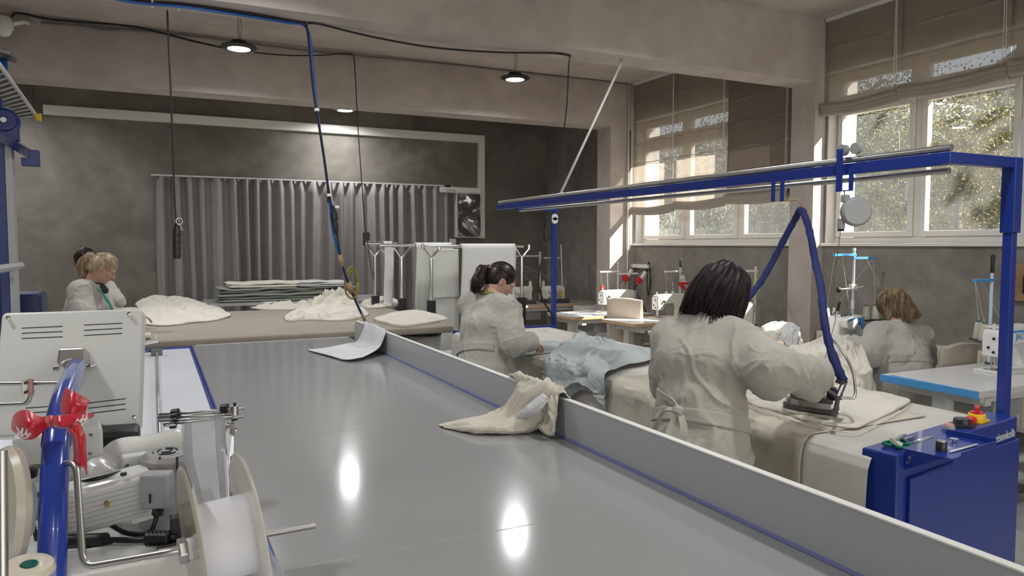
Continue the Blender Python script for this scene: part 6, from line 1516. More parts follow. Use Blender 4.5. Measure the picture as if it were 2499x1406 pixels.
# wall clutter at right edge
cbx = thing('wall_board', (5.95, 3.4, 1.25), 'brown cardboard piece on the wall behind the blue post', 'board')
MB().box((5.955, 3.05, 1.22), (5.998, 3.50, 1.50)).build('board_panel', M['card'], cbx)
MB().box((5.945, 3.12, 1.48), (5.96, 3.22, 1.56)).build('note_paper', M['paper'], cbx)
wb = thing('black_wall_device', (5.9, 3.2, 1.3), 'black device on the wall right of the blue post', 'device')
MB().box((5.86, 3.16, 1.28), (5.954, 3.30, 1.42)).build('device_body', M['blackm'], wb, bevel=.01)
MB().cyl((5.86, 3.23, 1.35), (5.84, 3.23, 1.35), .03, 14).build('device_knob', M['dsteel'], wb)
# poster on the pane at the right edge
po_ = thing('window_poster', (5.99, 3.3, 1.9), 'white poster with pink lettering on the window pane at the right edge', 'poster')
MB().box((6.05, 2.78, 1.72), (6.055, 3.46, 2.62)).build('poster_sheet', M['paper'], po_)
for k, (w_, z) in enumerate((('НАМ', 2.40), ('МЫ', 2.18), ('ШЬЕМ', 1.96))):
    text_part(('YAM', 'MM', 'MEM')[k], .20, (6.047, 3.43, z), (0, -1, 0), (0, 0, 1), mat('pink_ink', (.75, .12, .25), .6), 'lettering', po_)
# ================================================================ STEAM IRON AND HOSE
ir = thing('steam_iron', tuple(T(1990, 1020, .03)), 'chrome steam iron with a black handle on the cream garment piece, held by the woman', 'iron')
ic = Vector((2.52, 2.245, .928)); idr = Vector((-.42, .90, 0)).normalized(); ia = atan2(idr.y, idr.x)
IM = Matrix.Translation(ic) @ Matrix.Rotation(ia, 4, 'Z')
def iron_prof(s, n=14):
    P = [(-.10 * s, -.055 * s), (-.105 * s, 0), (-.10 * s, .055 * s)]
    for k in range(n + 1): t_ = k / n; P.append(((-.06 + .19 * t_) * s, .058 * s * sqrt(max(0, 1 - t_ ** 2.2)) + .0005))
    for k in range(n, -1, -1): t_ = k / n; P.append(((-.06 + .19 * t_) * s, -.058 * s * sqrt(max(0, 1 - t_ ** 2.2)) - .0005))
    return P
MB().poly(iron_prof(1.0), 0, .014, M=IM).build('soleplate', M['chrome'], ir, bevel=.002)
MB().poly(iron_prof(.96), .017, .036, M=IM).build('iron_base', M['dsteel'], ir, bevel=.003)
MB().poly(iron_prof(.90), .036, .060, M=IM).build('iron_housing', M['chrome'], ir, bevel=.010, seg=3, smooth='auto')
MB().poly(iron_prof(.74), .060, .080, M=IM).build('top_plate', M['dsteel'], ir, bevel=.006)
hd_ = MB()
for a in (-.07, .055): hd_.tube([IM @ Vector((a, 0, .075)), IM @ Vector((a * .95, 0, .118))], .012, 10)
hd_.tube(spline([IM @ Vector((-.095, 0, .108)), IM @ Vector((-.04, 0, .122)), IM @ Vector((.03, 0, .126)), IM @ Vector((.085, 0, .118))], 5), .015, 12)
hd_.build('handle', M['blackm'], ir, smooth='auto')
g = MB(); g.box((-.11, -.02, .07), (-.07, .02, .11), IM); g.build('rear_block', M['black'], ir, bevel=.004)
fr = MB()   # rear cable frame
A0 = IM @ Vector((-.10, -.02, .09)); J1 = at(2045, 970, D=2.98); J2 = at(2037, 1015, D=2.90); J3 = at(2062, 930, D=3.02)
fr.tube([A0, at(2010, 945, D=3.0), J1], .008, 8); fr.tube([J1, J3], .012, 8); fr.tube([J1, J2], .009, 8); fr.tube([at(2052, 975, D=2.98), at(2055, 935, D=3.02)], .006, 6)
fr.build('hose_frame', M['dsteel'], ir, smooth='auto')
g = MB(); g.lathe([(.001, 0), (.022, .0), (.02, .018), (.001, .02)], at(2050, 938, D=3.02) - Vector((0, 0, .0)), (.3, -.1, .9), n=14); g.build('hose_ferrule', M['black'], ir, smooth='auto')
g = MB(); g.tube(spline([J1, at(2070, 972, D=2.98), at(2085, 970, D=2.98), at(2087, 945, D=3.0), at(2080, 905, D=3.02), at(2062, 868, D=3.05), at(2042, 842, D=3.1), at(2030, 828, D=3.15)], 5), .0055, 8); g.build('steel_guide_wire', M['steel'], ir, smooth=True)
ho = thing('steam_hose', (2.88, 2.8, 1.8), 'dark blue fabric sleeved steam hose looping over the rail hook down to the iron', 'hose')
top_ = at(1954, 504, D=3.68)
rp = [at(2058, 930, D=3.02), at(2042, 895, D=3.03), at(2022, 835, D=3.06), at(2010, 770, D=3.1), at(2003, 700, D=3.2), at(1990, 640, D=3.35), at(1978, 575, D=3.5), at(1967, 535, D=3.60), at(1954, 512, D=3.68), at(1941, 534, D=3.74), at(1920, 572, D=3.78), at(1890, 630, D=3.82), at(1862, 680, D=3.82), at(1838, 712, D=3.80), at(1812, 745, D=3.76)]
sp1 = spline(rp, 6); n_ = len(sp1)
mb = MB(); mb.tube(sp1, .017, 12, True, [.0165 + .002 * sin(i * 1.9) * sin(i * .37) + .003 * (1 if i < 10 else 0) for i in range(n_)])
mb.build('hose_sleeve', mat('navy_sleeve', (.012, .022, .12), .75, bump=.5, bscale=60, stretch=(1, 1, .3)), ho, smooth=True)
g = MB(); g.tube(spline([top_ + Vector((0, 0, 0.0)), top_ + Vector((-.005, 0.01, .03)), (2.872, 2.81, 1.872)], 4), .005, 6); g.build('hose_tie', M['rope'], ho)
hr = MB(); hr.tube(spline([at(1812, 745, D=3.76), at(1800, 775, D=3.7), at(1820, 800, D=3.6), at(1850, 850, D=3.5), at(1900, 900, D=3.4)], 5), .010, 8); hr.build('hose_tail', M['black'], ho, smooth=True)

# scissors, pen, thread on the tray
sc2 = thing('scissors', (2.45, 1.8, .92), 'scissors with green handles wrapped in cloth, lying on the blue cabinet', 'scissors')
s0 = at(2176, 1088, Z=.920); MB().poly([(0, -.008), (.11, -.004), (.125, 0), (.11, .006), (0, .008)], 0, .003, M=Matrix.Translation(s0 + Vector((.075, .03, 0))) @ Matrix.Rotation(.16, 4, 'Z')).build('blade', M['steel'], sc2)
MB().poly([(0, -.007), (.12, -.010), (.10, .004), (0, .007)], .003, .006, M=Matrix.Translation(s0 + Vector((.07, .035, 0))) @ Matrix.Rotation(.42, 4, 'Z')).build('blade', M['steel'], sc2)
for k, (dx, dy) in enumerate(((0, 0), (.01, -.045))):
    MB().tube([s0 + Vector((dx + .035 * cos(a / 8 * pi) + .01, dy + .018 * sin(a / 8 * pi) + .01, .006)) for a in range(17)] + [s0 + Vector((dx + .09, .030, .006))], .006, 8).build('handle_ring', mat('green_handle', (.0, .16, .10), .4), sc2, smooth=True)
ribbon(mb := MB(), [s0 + Vector((-.01, -.03, .012)), s0 + Vector((.0, -.005, .02)), s0 + Vector((.02, .02, .014)), s0 + Vector((.015, -.03, .008)), s0 + Vector((.0, -.02, .018))], .007, (.3, .2, 1), .002); mb.build('cloth_wrap', M['cloth_cream'], sc2, smooth='auto')
pc = thing('marker_pen', (2.64, 1.84, .925), 'silver marker pen lying next to the scissors', 'pen')
a = at(2238, 1078, Z=.924); b = at(2275, 1068, Z=.924); MB().tube([a, b], .008, 10).build('pen_body', mat('silver_pen', (.55, .57, .62), .3, metal=.5), pc, smooth='auto'); MB().tube([a, a + (a - b) * .25], .0055, 8).build('pen_tip', M['grey'], pc)
tb = thing('thread_tin', (2.55, 1.6, .885), 'small black cylinder tin standing on the blue tray', 'tin')
a = at(2297, 1100, Z=.931); MB().lathe([(.018, 0), (.018, .03), (.016, .033), (.001, .033)], a, n=20).build('tin_body', M['blackm'], tb, smooth='auto'); MB().lathe([(.015, .033), (.014, .036), (.001, .036)], a, n=20).build('tin_lid', M['steel'], tb)
bo = thing('metal_bobbin', (2.65, 1.68, .885), 'small shiny metal bobbin on the blue tray', 'bobbin')
a = at(2328, 1079, Z=.931); MB().lathe([(.014, 0), (.006, .003), (.006, .010), (.015, .013), (.001, .013)], a, n=18).build('bobbin_body', M['chrome'], bo, smooth='auto')
pc = thing('white_chalk_pen', (2.6, 1.55, .886), 'thin white pen lying along the edge of the blue tray', 'pen')
MB().tube([at(2318, 1103, Z=.934), at(2345, 1096, Z=.934), at(2385, 1085, Z=.934)], .004, 8).build('pen_body', M['white'], pc, smooth=True)

# ================================================================ CABLES
def cable(name, P, r, m, label, n=8, cat='cable', extra=None):
    P = [Vector(p) for p in P]; lo = min(P, key=lambda p: p.z); t = thing(name, tuple(P[0]), label, cat)
    MB().tube(spline(P, 6), r, n).build('cable_run', m, t, smooth=True); return t
ZK = ZC - .012; ZB = 3.228
c1 = cable('hanging_cable', [at(408, 25, Z=ZB), at(412, 120, Y=5.62), at(418, 260, Y=5.62), at(423, 400, Y=5.62), at(428, 520, Y=5.62), at(435, 545, Y=5.62)], .006, M['black'], 'thin black cable hanging from the ceiling to a black socket block, leftmost')
mb = MB()
for k in range(4): mb.lathe([(.001, -.033), (.021, -.03), (.027, -.015), (.027, .015), (.021, .03), (.001, .033)], at(432, 570 + 17 * k, Y=5.62), n=18)
mb.cyl(at(434, 545, Y=5.62), at(431, 560, Y=5.62), .020, 12); mb.build('socket_block', M['blackm'], c1, smooth='auto')
MB().tube([at(438, 540, Y=5.60) + Vector((.02 * cos(k / 6 * pi), 0, .024 * sin(k / 6 * pi))) for k in range(13)], .003, 6).build('hanger_ring', M['chrome'], c1, smooth=True)
MB().tube([at(436, 545, Y=5.60), at(446, 562, Y=5.60)], .004, 6).build('carabiner', M['chrome'], c1)
c2 = cable('hanging_cable', [at(862, 132, Z=ZK), at(866, 165, Y=8.38), at(873, 300, Y=8.36), at(881, 420, Y=8.35), at(888, 520, Y=8.35), at(893, 567, Y=8.35)], .0055, M['black'], 'thin black cable hanging in front of the curtain with a small plug')
MB().cbox(at(894, 577, Y=8.35), (.075, .05, .10)).build('plug', M['blackm'], c2, bevel=.012); MB().cbox(at(889, 592, Y=8.33), (.03, .03, .07)).build('loose_plug', M['blackm'], c2, bevel=.006)
MB().tube(spline([at(896, 585, Y=8.35), at(902, 630, Y=8.6), at(908, 665, Y=8.8), at(916, 700, Y=9.0), at(926, 728, Y=9.02)], 5), .005, 6).build('lower_cable', M['black'], c2, smooth=True)
c4 = cable('hanging_cable', [at(1392, 137, Z=ZB), at(1388, 160, Y=5.6), at(1383, 260, Y=5.7), at(1372, 340, Y=5.85), at(1356, 410, Y=6.0), at(1345, 470, Y=6.05), at(1336, 530, Y=6.0)], .0055, M['black'], 'thin black cable dropping from the ceiling behind the overhead rail to the blue far post')
MB().lathe([(.012, 0), (.032, .02), (.036, .10), (.022, .13), (.018, .20), (.010, .24)], at(1332, 590, Y=5.90), (.02, 0, 1), n=16).build('connector', M['blackm'], c4, smooth='auto')
MB().tube(spline([at(1332, 585, Y=5.90), at(1326, 620, Y=5.88), at(1316, 665, Y=5.88), at(1315, 700, Y=5.88), at(1326, 735, Y=5.9), at(1345, 765, Y=5.9), at(1352, 790, Y=5.9)], 5), .009, 8).build('lower_cable', M['black'], c4, smooth=True)
cable('ceiling_cable', [at(750, 57, Z=ZB), at(785, 60, Z=ZB), at(900, 88, Z=ZB - .02), at(1050, 115, Z=ZB - .04), at(1200, 127, Z=ZB - .02), at(1350, 130, Z=ZB), at(1392, 137, Z=ZB)], .008, M['black'], 'black cable sagging along the ceiling from the blue hose to the right')
c3 = cable('ceiling_cable', [at(250, -12, Z=ZB), at(330, 3, Z=ZB), at(450, 12, Z=ZB), at(600, 32, Z=ZB), at(700, 50, Z=ZB), at(748, 57, Z=ZB)], .010, M['black'], 'black cable clipped to the ceiling next to the blue air hose, upper left')
M['airhose'] = mat('blue_air_hose', (.015, .10, .40), .35)
c5 = cable('air_hose', [at(230, -14, Z=ZB - .02), at(330, 6, Z=ZB - .02), at(450, 17, Z=ZB - .02), at(600, 39, Z=ZB - .02), at(700, 55, Z=ZB - .02), at(742, 62, Y=5.52), at(757, 100, Y=5.55), at(764, 180, Y=5.6), at(775, 280, Y=5.65), at(790, 380, Y=5.7), at(803, 480, Y=5.75), at(812, 560, Y=5.8), at(830, 630, Y=5.85), at(845, 680, Y=5.9), at(868, 735, Y=5.95), at(890, 782, Y=6.0)], .010, M['airhose'], 'long blue air hose running along the ceiling and down to the taupe table', cat='hose')
c6 = cable('hanging_cable', [at(748, 60, Z=ZB), at(754, 110, Y=5.55), at(762, 200, Y=5.6), at(772, 270, Y=5.63), at(782, 330, Y=5.66), at(793, 400, Y=5.7), at(805, 480, Y=5.74), at(811, 513, Y=5.76)], .007, M['black'], 'thick black cable strapped to the blue hose, ending in a black plug connector')
MB().lathe([(.009, 0), (.017, .025), (.022, .075), (.020, .11), (.030, .12), (.030, .17), (.022, .20), (.010, .235)], at(822, 574, Y=5.78), (-.14, 0, 1), n=18).build('plug_connector', M['blackm'], c6, smooth='auto')
MB().tube(spline([at(822, 570, Y=5.78), at(828, 610, Y=5.82), at(838, 655, Y=5.86), at(855, 700, Y=5.9), at(872, 745, Y=5.95), at(888, 778, Y=6.0)], 4), .007, 6).build('lower_cable', M['black'], c6, smooth=True)
wr = MB(); wr.tube([at(829, 622, Y=5.83), at(836, 650, Y=5.86)], .018, 10); wr.build('tape_wrap', M['rope'], c6, smooth=True)
wr = MB(); wr.tube([at(850, 690, Y=5.89), at(858, 712, Y=5.92)], .024, 10); wr.build('tape_wrap', M['rope'], c6, smooth=True)
wr = MB(); wr.tube([at(883, 765, Y=5.98), at(892, 785, Y=6.0)], .011, 8); wr.build('tape_wrap', M['rope'], c6, smooth=True)
g = MB(); g.tube([at(858, 690, Y=5.92) + Vector((.055 * cos(k / 8 * pi), .02 * sin(k / 4 * pi), .13 * sin(k / 8 * pi))) for k in range(17)], .008, 6); g.tube([at(862, 690, Y=5.94) + Vector((.04 * cos(k / 8 * pi), .02, .10 * sin(k / 8 * pi))) for k in range(17)], .006, 6); g.build('coiled_wire', mat('yellow_black_wire', (.28, .22, .03), .5), c6, smooth=True)
MB().tube([at(800, 445, Y=5.72), at(800, 495, Y=5.75)], .006, 6).build('black_tie', M['black'], c6)
for i, (px, py, Y) in enumerate(((803, 476, 5.74), (773, 268, 5.62), (822, 505, 5.76), (372, 10, 5.44), (435, 17, 5.44), (572, 30, 5.44))): MB().cbox(at(px, py, Y=Y), (.03, .035, .02) if i < 3 else (.012, .03, .045)).build('cable_tie', M['white'], c6)
cb2 = cable('wall_cable', [at(28, 42, Y=8.43), at(45, 32, Y=8.43), at(120, 47, Y=8.43), at(200, 54, Y=8.43), at(330, 66, Y=8.43), at(470, 100, Y=8.3), at(548, 117, Y=7.9)], .010, M['black'], 'black cable from the dome camera along the far beam to the left ceiling lamp')
cb3 = cable('wall_cable', [at(100, 56, Y=8.455), at(250, 68, Y=8.455), at(500, 92, Y=8.455), at(700, 118, Y=8.455), at(860, 135, Y=8.455), at(1100, 158, Y=8.455), at(1300, 180, Y=8.455), at(1540, 205, Y=8.455)], .009, mat('grey_cable', (.22, .2, .19), .6), 'bundle of grey cables clipped along the top of the far beam')
g = MB(); g.tube(spline([at(200, 62, Y=8.45), at(260, 74, Y=8.45), at(330, 73, Y=8.45), at(420, 84, Y=8.45), at(480, 90, Y=8.45)], 4), .006, 6); g.build('slack_cable', MATS['grey_cable'], cb3, smooth=True)
cable('wall_cable', [at(620, 128, Y=7.8), at(700, 135, Y=8.2), at(780, 135, Y=8.40), at(835, 131, Y=8.42), at(862, 132, Y=8.42)], .007, M['black'], 'thin black cable running from the left ceiling lamp to the curtain cable')
tw = thing('wall_wire', (0, 10.9, 3), 'thin vertical wire beside the left end of the white trunking', 'cable'); MB().tube([at(81, 207, Y=10.9), at(84, 275, Y=10.9)], .006, 6).build('wire_run', M['dsteel'], tw)

# ================================================================ BLUE MACHINE AT THE LEFT EDGE
lm_ = thing('tall_blue_machine', (-1.25, 6.2, 0), 'tall dark blue steel machine frame with a grey cable tray at the left edge', 'machine')
Y0 = 5.6; M['bluelm'] = mat('navy_machine_paint', (.006, .016, .12), .35)
L = lambda px, py, Y=Y0: at(px, py, Y=Y)
a = L(34, 760); b = L(20, 300)
MB().box((a.x - .06, Y0 - .05, 0), (a.x - .01, Y0 + .05, 2.55)).build('column', M['bluelm'], lm_, bevel=.004)
MB().box((a.x - .01, Y0 - .05, 0), (a.x + .028, Y0 + .05, 2.50)).build('column_side', M['grey'], lm_, bevel=.003)
# perforated tray going back
p0 = L(-70, 150, 4.9); tr0 = [at(-25, 132, Y=4.8), at(86, 284, Y=6.3), at(10, 294, Y=6.3), at(-150, 190, Y=4.8)]
mb = MB(); th = Vector((0, 0, .04)); mb.add([Vector(p) for p in tr0] + [Vector(p) + th for p in tr0], [(0, 1, 2, 3), (7, 6, 5, 4), (0, 4, 5, 1), (1, 5, 6, 2), (2, 6, 7, 3), (3, 7, 4, 0)]); mb.build('cable_tray', M['dsteel'], lm_)
mb = MB()
for k in range(15):
    t_ = (k + .5) / 15; u0 = Vector(tr0[0]).lerp(Vector(tr0[1]), t_); u1 = Vector(tr0[3]).lerp(Vector(tr0[2]), t_); mb.tube([u0 - Vector((0, 0, .006)), u1 - Vector((0, 0, .006))], .006, 5)
mb.build('tray_rungs', M['steel'], lm_)
MB().tube([Vector(tr0[0]) + Vector((.01, 0, .0)), Vector(tr0[1]) + Vector((.01, 0, 0))], .012, 8).build('tray_rail', M['lgrey'], lm_)
MB().cbox(L(2, 131, 5.2), (.13, .2, .03), Matrix.Rotation(.2, 3, 'Y')).build('top_bracket', M['dsteel'], lm_, bevel=.005)
g = MB()
for k in range(3): g.tube(spline([L(2 + 6 * k, 145, 5.3), L(6 + 5 * k, 165, 5.3), L(4 + 3 * k, 180, 5.35), L(9, 195, 5.35)], 4), .008, 6)
g.build('blue_tubes', M['airhose'], lm_, smooth=True)
MB().lathe([(.001, -.05), (.06, -.05), (.075, -.03), (.075, .03), (.06, .05), (.001, .05)], L(14, 296, 5.5), (0, 1, 0), n=28).build('motor_disc', M['bluelm'], lm_, smooth='auto')
MB().cbox(L(18, 320, 5.5), (.12, .08, .12)).build('motor_mount', M['bluelm'], lm_, bevel=.005)
MB().lathe([(.016, -.04), (.016, .0), (.001, .0)], L(8, 292, 5.42), (0, -1, 0), n=14).build('motor_hub', M['steel'], lm_)
MB().tube([L(-60, 296, 4.8), L(72, 376, 5.8)], .034, 4).build('boom', M['bluelm'], lm_)
MB().poly([(L(38, 0).x, L(0, 403).z), (L(82, 0).x, L(0, 403).z), (L(82, 0).x, L(0, 363).z), (L(58, 0).x, L(0, 363).z), (L(58, 0).x, L(0, 383).z), (L(38, 0).x, L(0, 383).z)], Y0 - .03, Y0 + .03, 'y').build('end_plate', M['bluelm'], lm_, bevel=.003)
MB().tube([L(80, 376), L(96, 376)], .006, 6).build('steel_pin', M['steel'], lm_)
g = MB(); g.tube([L(-40, 662, 5.0), L(50, 648, 5.5)], .024, 6); g.build('serrated_bar', M['grey'], lm_)
g = MB()
for k in range(10): g.cyl(L(2 + 5 * k, 668 - 1.4 * k, 5.45), L(2 + 5 * k, 658 - 1.4 * k, 5.45), .010, 6)
g.build('bar_teeth', M['chrome'], lm_)
MB().tube(spline([L(22, 430, 5.6), L(10, 520, 5.6), L(12, 600, 5.6), L(2, 680, 5.6)], 4), .010, 6).build('air_tube', M['airhose'], lm_, smooth=True)
a = L(48, 715, 6.0); b = L(108, 760, 6.0)
MB().box((a.x - .35, 5.9, .0), (b.x, 6.2, a.z)).build('lower_housing', M['bluedk'], lm_, bevel=.02)
MB().cyl((a.x - .08, 5.95, a.z), (a.x - .08, 5.95, a.z + .05), .03, 12).build('red_button', M['red'], lm_)
MB().lathe([(.02, 0), (.03, .03), (.001, .03)], L(88, 286, 6.2), (1, 0, 0), n=10).build('yellow_connector', M['yellow'], lm_)
MB().box((L(34, 0).x - .5, 5.3, 0), (L(34, 0).x + .05, 5.9, .12)).build('machine_foot', M['bluedk'], lm_)
# ================================================================ FOREGROUND: SEWING AUTOMAT WITH CONTROL BOX AND TAPE REEL
am = thing('sewing_automat', (-.3, 1.5, CZ), 'off-white automatic sewing machine head with grey motor and black cables on the white worktable', 'sewing machine')
cbx_ = thing('control_box', (-.28, 2.1, 1.0), 'off-white control box with vent slots seen from behind, on a blue tube arm', 'control box')
TL = at(4, 763, D=1.86); TR = at(336, 753, D=1.95); BL = at(20, 1066, D=1.78)
ex = (TR - TL).normalized(); ey = (BL - TL); ey = (ey - ex * ey.dot(ex)).normalized(); ez = ex.cross(ey).normalized()   # ez points away from camera?
if ez.dot(FW) < 0: ez = -ez
Wd = (TR - TL).length; Hd = (BL - TL).dot(ey)
PM = Matrix((ex, ey, ez)).transposed().to_4x4(); PM.translation = TL
def prr(w, h, r, n=5):
    out = []
    for cx, cy, a0 in ((w - r, r, -90), (w - r, h - r, 0), (r, h - r, 90), (r, r, 180)):
        for k in range(n + 1): a = radians(a0 + 90 * k / n); out.append((cx + r * cos(a), cy + r * sin(a)))
    return out
MB().poly(prr(Wd + .012, Hd, .012), 0, .055, M=PM).build('box_shell', M['lgrey'], cbx_, bevel=.006, seg=3, smooth='auto')
slot_m = mat('slot_dark', (.02, .02, .03), .6)
def slot(x0, y0, x1, y1, th=.0022):
    a = PM.inverted() @ rayplane(x0, y0, TL, ez); b = PM.inverted() @ rayplane(x1, y1, TL, ez)
    mb = MB(); d = (b - a).normalized(); n = Vector((-d.y, d.x, 0))
    mb.add([PM @ Vector((p.x, p.y, z)) for z in (-.0006, .0005) for p in (a - n * th * .5, b - n * th * .5, b + n * th * .5, a + n * th * .5)], [(0, 1, 2, 3), (7, 6, 5, 4), (0, 4, 5, 1), (1, 5, 6, 2), (2, 6, 7, 3), (3, 7, 4, 0)])
    mb.build('vent_slot', slot_m, cbx_)
for k in range(3):
    slot(53, 801 + 12.6 * k, 153, 796.5 + 12.8 * k); slot(205, 793.5 + 12.7 * k, 299, 789 + 12.4 * k)
    slot(63, 996 + 12.5 * k, 150, 990 + 12.5 * k); slot(215, 984 + 12.7 * k, 307, 973 + 12.7 * k)
for px, py in ((23, 778), (317, 768), (329, 1019)):
    c = rayplane(px, py, TL, ez); MB().lathe([(.0045, .0), (.0048, .004), (.0045, .012), (.001, .013)], c, tuple(-ez), n=12).build('screw', M['chrome'], cbx_, smooth='auto')
# bracket
bk_c = rayplane(188, 885, TL, ez)
def BX(u, v, w): return bk_c + ex * u + ey * v - ez * w
mb = MB(); pts = [(-.028, -.022), (.026, -.022), (.026, .045), (-.028, .045)]
mb.poly([(-.030, -.026), (.028, -.026), (.030, .012), (.020, .016), (.012, .008), (0, .004), (-.014, .008), (-.022, .016), (-.032, .012)], 0, .05, M=Matrix(((*[0] * 4,),) * 4) if False else (Matrix.Translation(bk_c) @ Matrix((ex, ey, -ez)).transposed().to_4x4()))
mb.build('tube_bracket', M['steel'], cbx_, bevel=.004)
mb = MB(); mb.cyl(BX(-.034, .018, .02), BX(-.046, .018, .02), .007, 8); mb.build('bracket_bolt', M['chrome'], cbx_)
mb = MB(); mb.cyl(BX(.022, .018, .03), BX(.05, .018, .03), .005, 10); mb.cyl(BX(.024, .018, .03), BX(.032, .018, .03), .009, 6); mb.cyl(BX(.037, .018, .03), BX(.043, .018, .03), .008, 6); mb.build('bracket_bolt', M['chrome'], cbx_, smooth='auto')
# blue tube arm
tube_pts = [at(126, 1560, D=1.24), at(127, 1406, D=1.25), at(130, 1250, D=1.28), at(135, 1120, D=1.33), at(143, 1030, D=1.40), at(158, 965, D=1.52), at(175, 925, D=1.66), at(186, 898, D=1.80)]
MB().tube(spline(tube_pts, 6), .0225, 24).build('arm_tube', mat('blue_gloss_tube', (.02, .055, .36), .22, coat=.6), cbx_, smooth='auto')
MB().tube([at(137, 1085, D=1.355), at(140, 1052, D=1.38)], .0242, 24).build('tube_joint', M['bluedk'], cbx_, smooth='auto')

# ribbon bow
rb = thing('ribbon_bow', tuple(at(145, 1020, D=1.38)), 'red satin ribbon with white script tied in a bow round the blue tube', 'ribbon')
M['ribbon'] = mat('red_satin', (.50, .004, .018), .30, sheen=.3)
K = lambda px, py, D: at(px, py, D=D)
def surf(rows, name, m, nu=26, nv=14, parent=rb, solid=.0012):
    rows = [[A(p) for p in r] for r in rows]
    def fn(u, v):
        R_ = [crm(r, u * (len(r) - 1)) for r in rows]; return tuple(crm(R_, v * (len(R_) - 1)))
    return MB().grid(fn, nu, nv).build(name, m, parent, smooth=True, solid=solid)
# left loop: front and back leaf
surf([[K(27, 1040, 1.36), K(35, 1012, 1.35), K(62, 1000, 1.33), K(95, 1015, 1.33), K(122, 1022, 1.335)],
      [K(30, 1050, 1.33), K(48, 1035, 1.31), K(75, 1035, 1.30), K(102, 1033, 1.32), K(124, 1028, 1.33)],
      [K(50, 1068, 1.34), K(62, 1074, 1.32), K(85, 1070, 1.31), K(106, 1052, 1.32), K(126, 1036, 1.335)]], 'left_loop', M['ribbon'])
surf([[K(27, 1040, 1.36), K(38, 1015, 1.40), K(66, 1004, 1.40), K(98, 1018, 1.38), K(122, 1022, 1.36)],
      [K(50, 1068, 1.34), K(66, 1060, 1.39), K(88, 1058, 1.39), K(108, 1048, 1.37), K(126, 1036, 1.35)]], 'left_loop_back', M['ribbon'])
surf([[K(120, 1020, 1.33), K(140, 1014, 1.315), K(165, 1012, 1.32), K(195, 1005, 1.34), K(228, 1010, 1.36)],
      [K(124, 1032, 1.32), K(145, 1036, 1.30), K(172, 1036, 1.31), K(202, 1024, 1.325), K(230, 1014, 1.36)],
      [K(128, 1040, 1.335), K(148, 1046, 1.325), K(172, 1042, 1.325), K(200, 1032, 1.34), K(228, 1018, 1.365)]], 'right_loop', M['ribbon'])
surf([[K(150, 1010, 1.34), K(148, 985, 1.35), K(155, 960, 1.36), K(159, 946, 1.37)],
      [K(172, 1010, 1.325), K(175, 988, 1.33), K(178, 970, 1.34), K(184, 958, 1.35)],
      [K(208, 1006, 1.35), K(212, 994, 1.35), K(215, 986, 1.36), K(219, 978, 1.37)]], 'upper_tail', M['ribbon'])
surf([[K(168, 1036, 1.32), K(176, 1070, 1.315), K(180, 1100, 1.31), K(182, 1132, 1.31), K(198, 1140, 1.31)],
      [K(182, 1034, 1.31), K(192, 1068, 1.295), K(196, 1100, 1.295), K(198, 1130, 1.30), K(206, 1142, 1.30)],
      [K(196, 1034, 1.32), K(208, 1062, 1.31), K(210, 1095, 1.31), K(212, 1130, 1.31), K(212, 1160, 1.31)]], 'lower_tail', M['ribbon'])
surf([[K(112, 1018, 1.335), K(122, 1014, 1.32), K(132, 1016, 1.325)], [K(112, 1028, 1.325), K(123, 1028, 1.305), K(134, 1028, 1.32)], [K(114, 1040, 1.335), K(124, 1042, 1.32), K(134, 1040, 1.33)]], 'knot', M['ribbon'])
for P_ in ([(40, 1042), (46, 1052), (42, 1062), (48, 1060), (56, 1044), (52, 1066), (60, 1058), (62, 1060), (66, 1048), (64, 1064), (72, 1056)], [(56, 1070), (66, 1068), (76, 1058)], [(186, 1030), (190, 1022), (194, 1030), (198, 1022), (198, 1032), (204, 1012), (200, 1026), (206, 1022), (206, 1028), (214, 1008), (208, 1024), (215, 1018)], [(206, 1032), (216, 1022)]):
    MB().tube(spline([K(x, y, 1.302 + max(0, x - 186) * .0005) for x, y in P_], 4), .0009, 5).build('white_script', M['white'], rb)
surf([[K(160, 1040, 1.31), K(172, 1046, 1.30), K(184, 1040, 1.31)], [K(164, 1052, 1.315), K(176, 1058, 1.30), K(188, 1050, 1.31)]], 'side_fold', M['ribbon'])

# steel wire frames
def rod(name, P, r, m, parent, sp=True): return MB().tube(spline(P, 6) if sp else P, r, 12).build(name, m, parent, smooth='auto')
wf = thing('reel_holder', tuple(at(420, 1340, D=1.25)), 'bent zinc rod frame that carries the big tape reel', 'wire frame')
def bent(pts, r_=.03, n=6):
    P = [Vector(p) for p in pts]; out = [P[0]]
    for i in range(1, len(P) - 1):
        a = P[i] + (P[i - 1] - P[i]).normalized() * r_; b = P[i] + (P[i + 1] - P[i]).normalized() * r_
        for k in range(n + 1): t = k / n; out.append((a * (1 - t) + P[i] * t) * (1 - t) + (P[i] * (1 - t) + b * t) * t)
    out.append(P[-1]); return out
rod('frame_rod', bent([at(-20, 1152, D=1.42), at(186, 1128, D=1.30), at(203, 1385, D=1.22), at(430, 1345, D=1.22), at(600, 1313, D=1.30), at(768, 1283, D=1.385)], .022), .0058, M['steel'], wf, False)
rod('lower_rod', [at(6, 1100, D=1.15), at(8, 1420, D=1.12)], .007, M['steel'], wf, False)
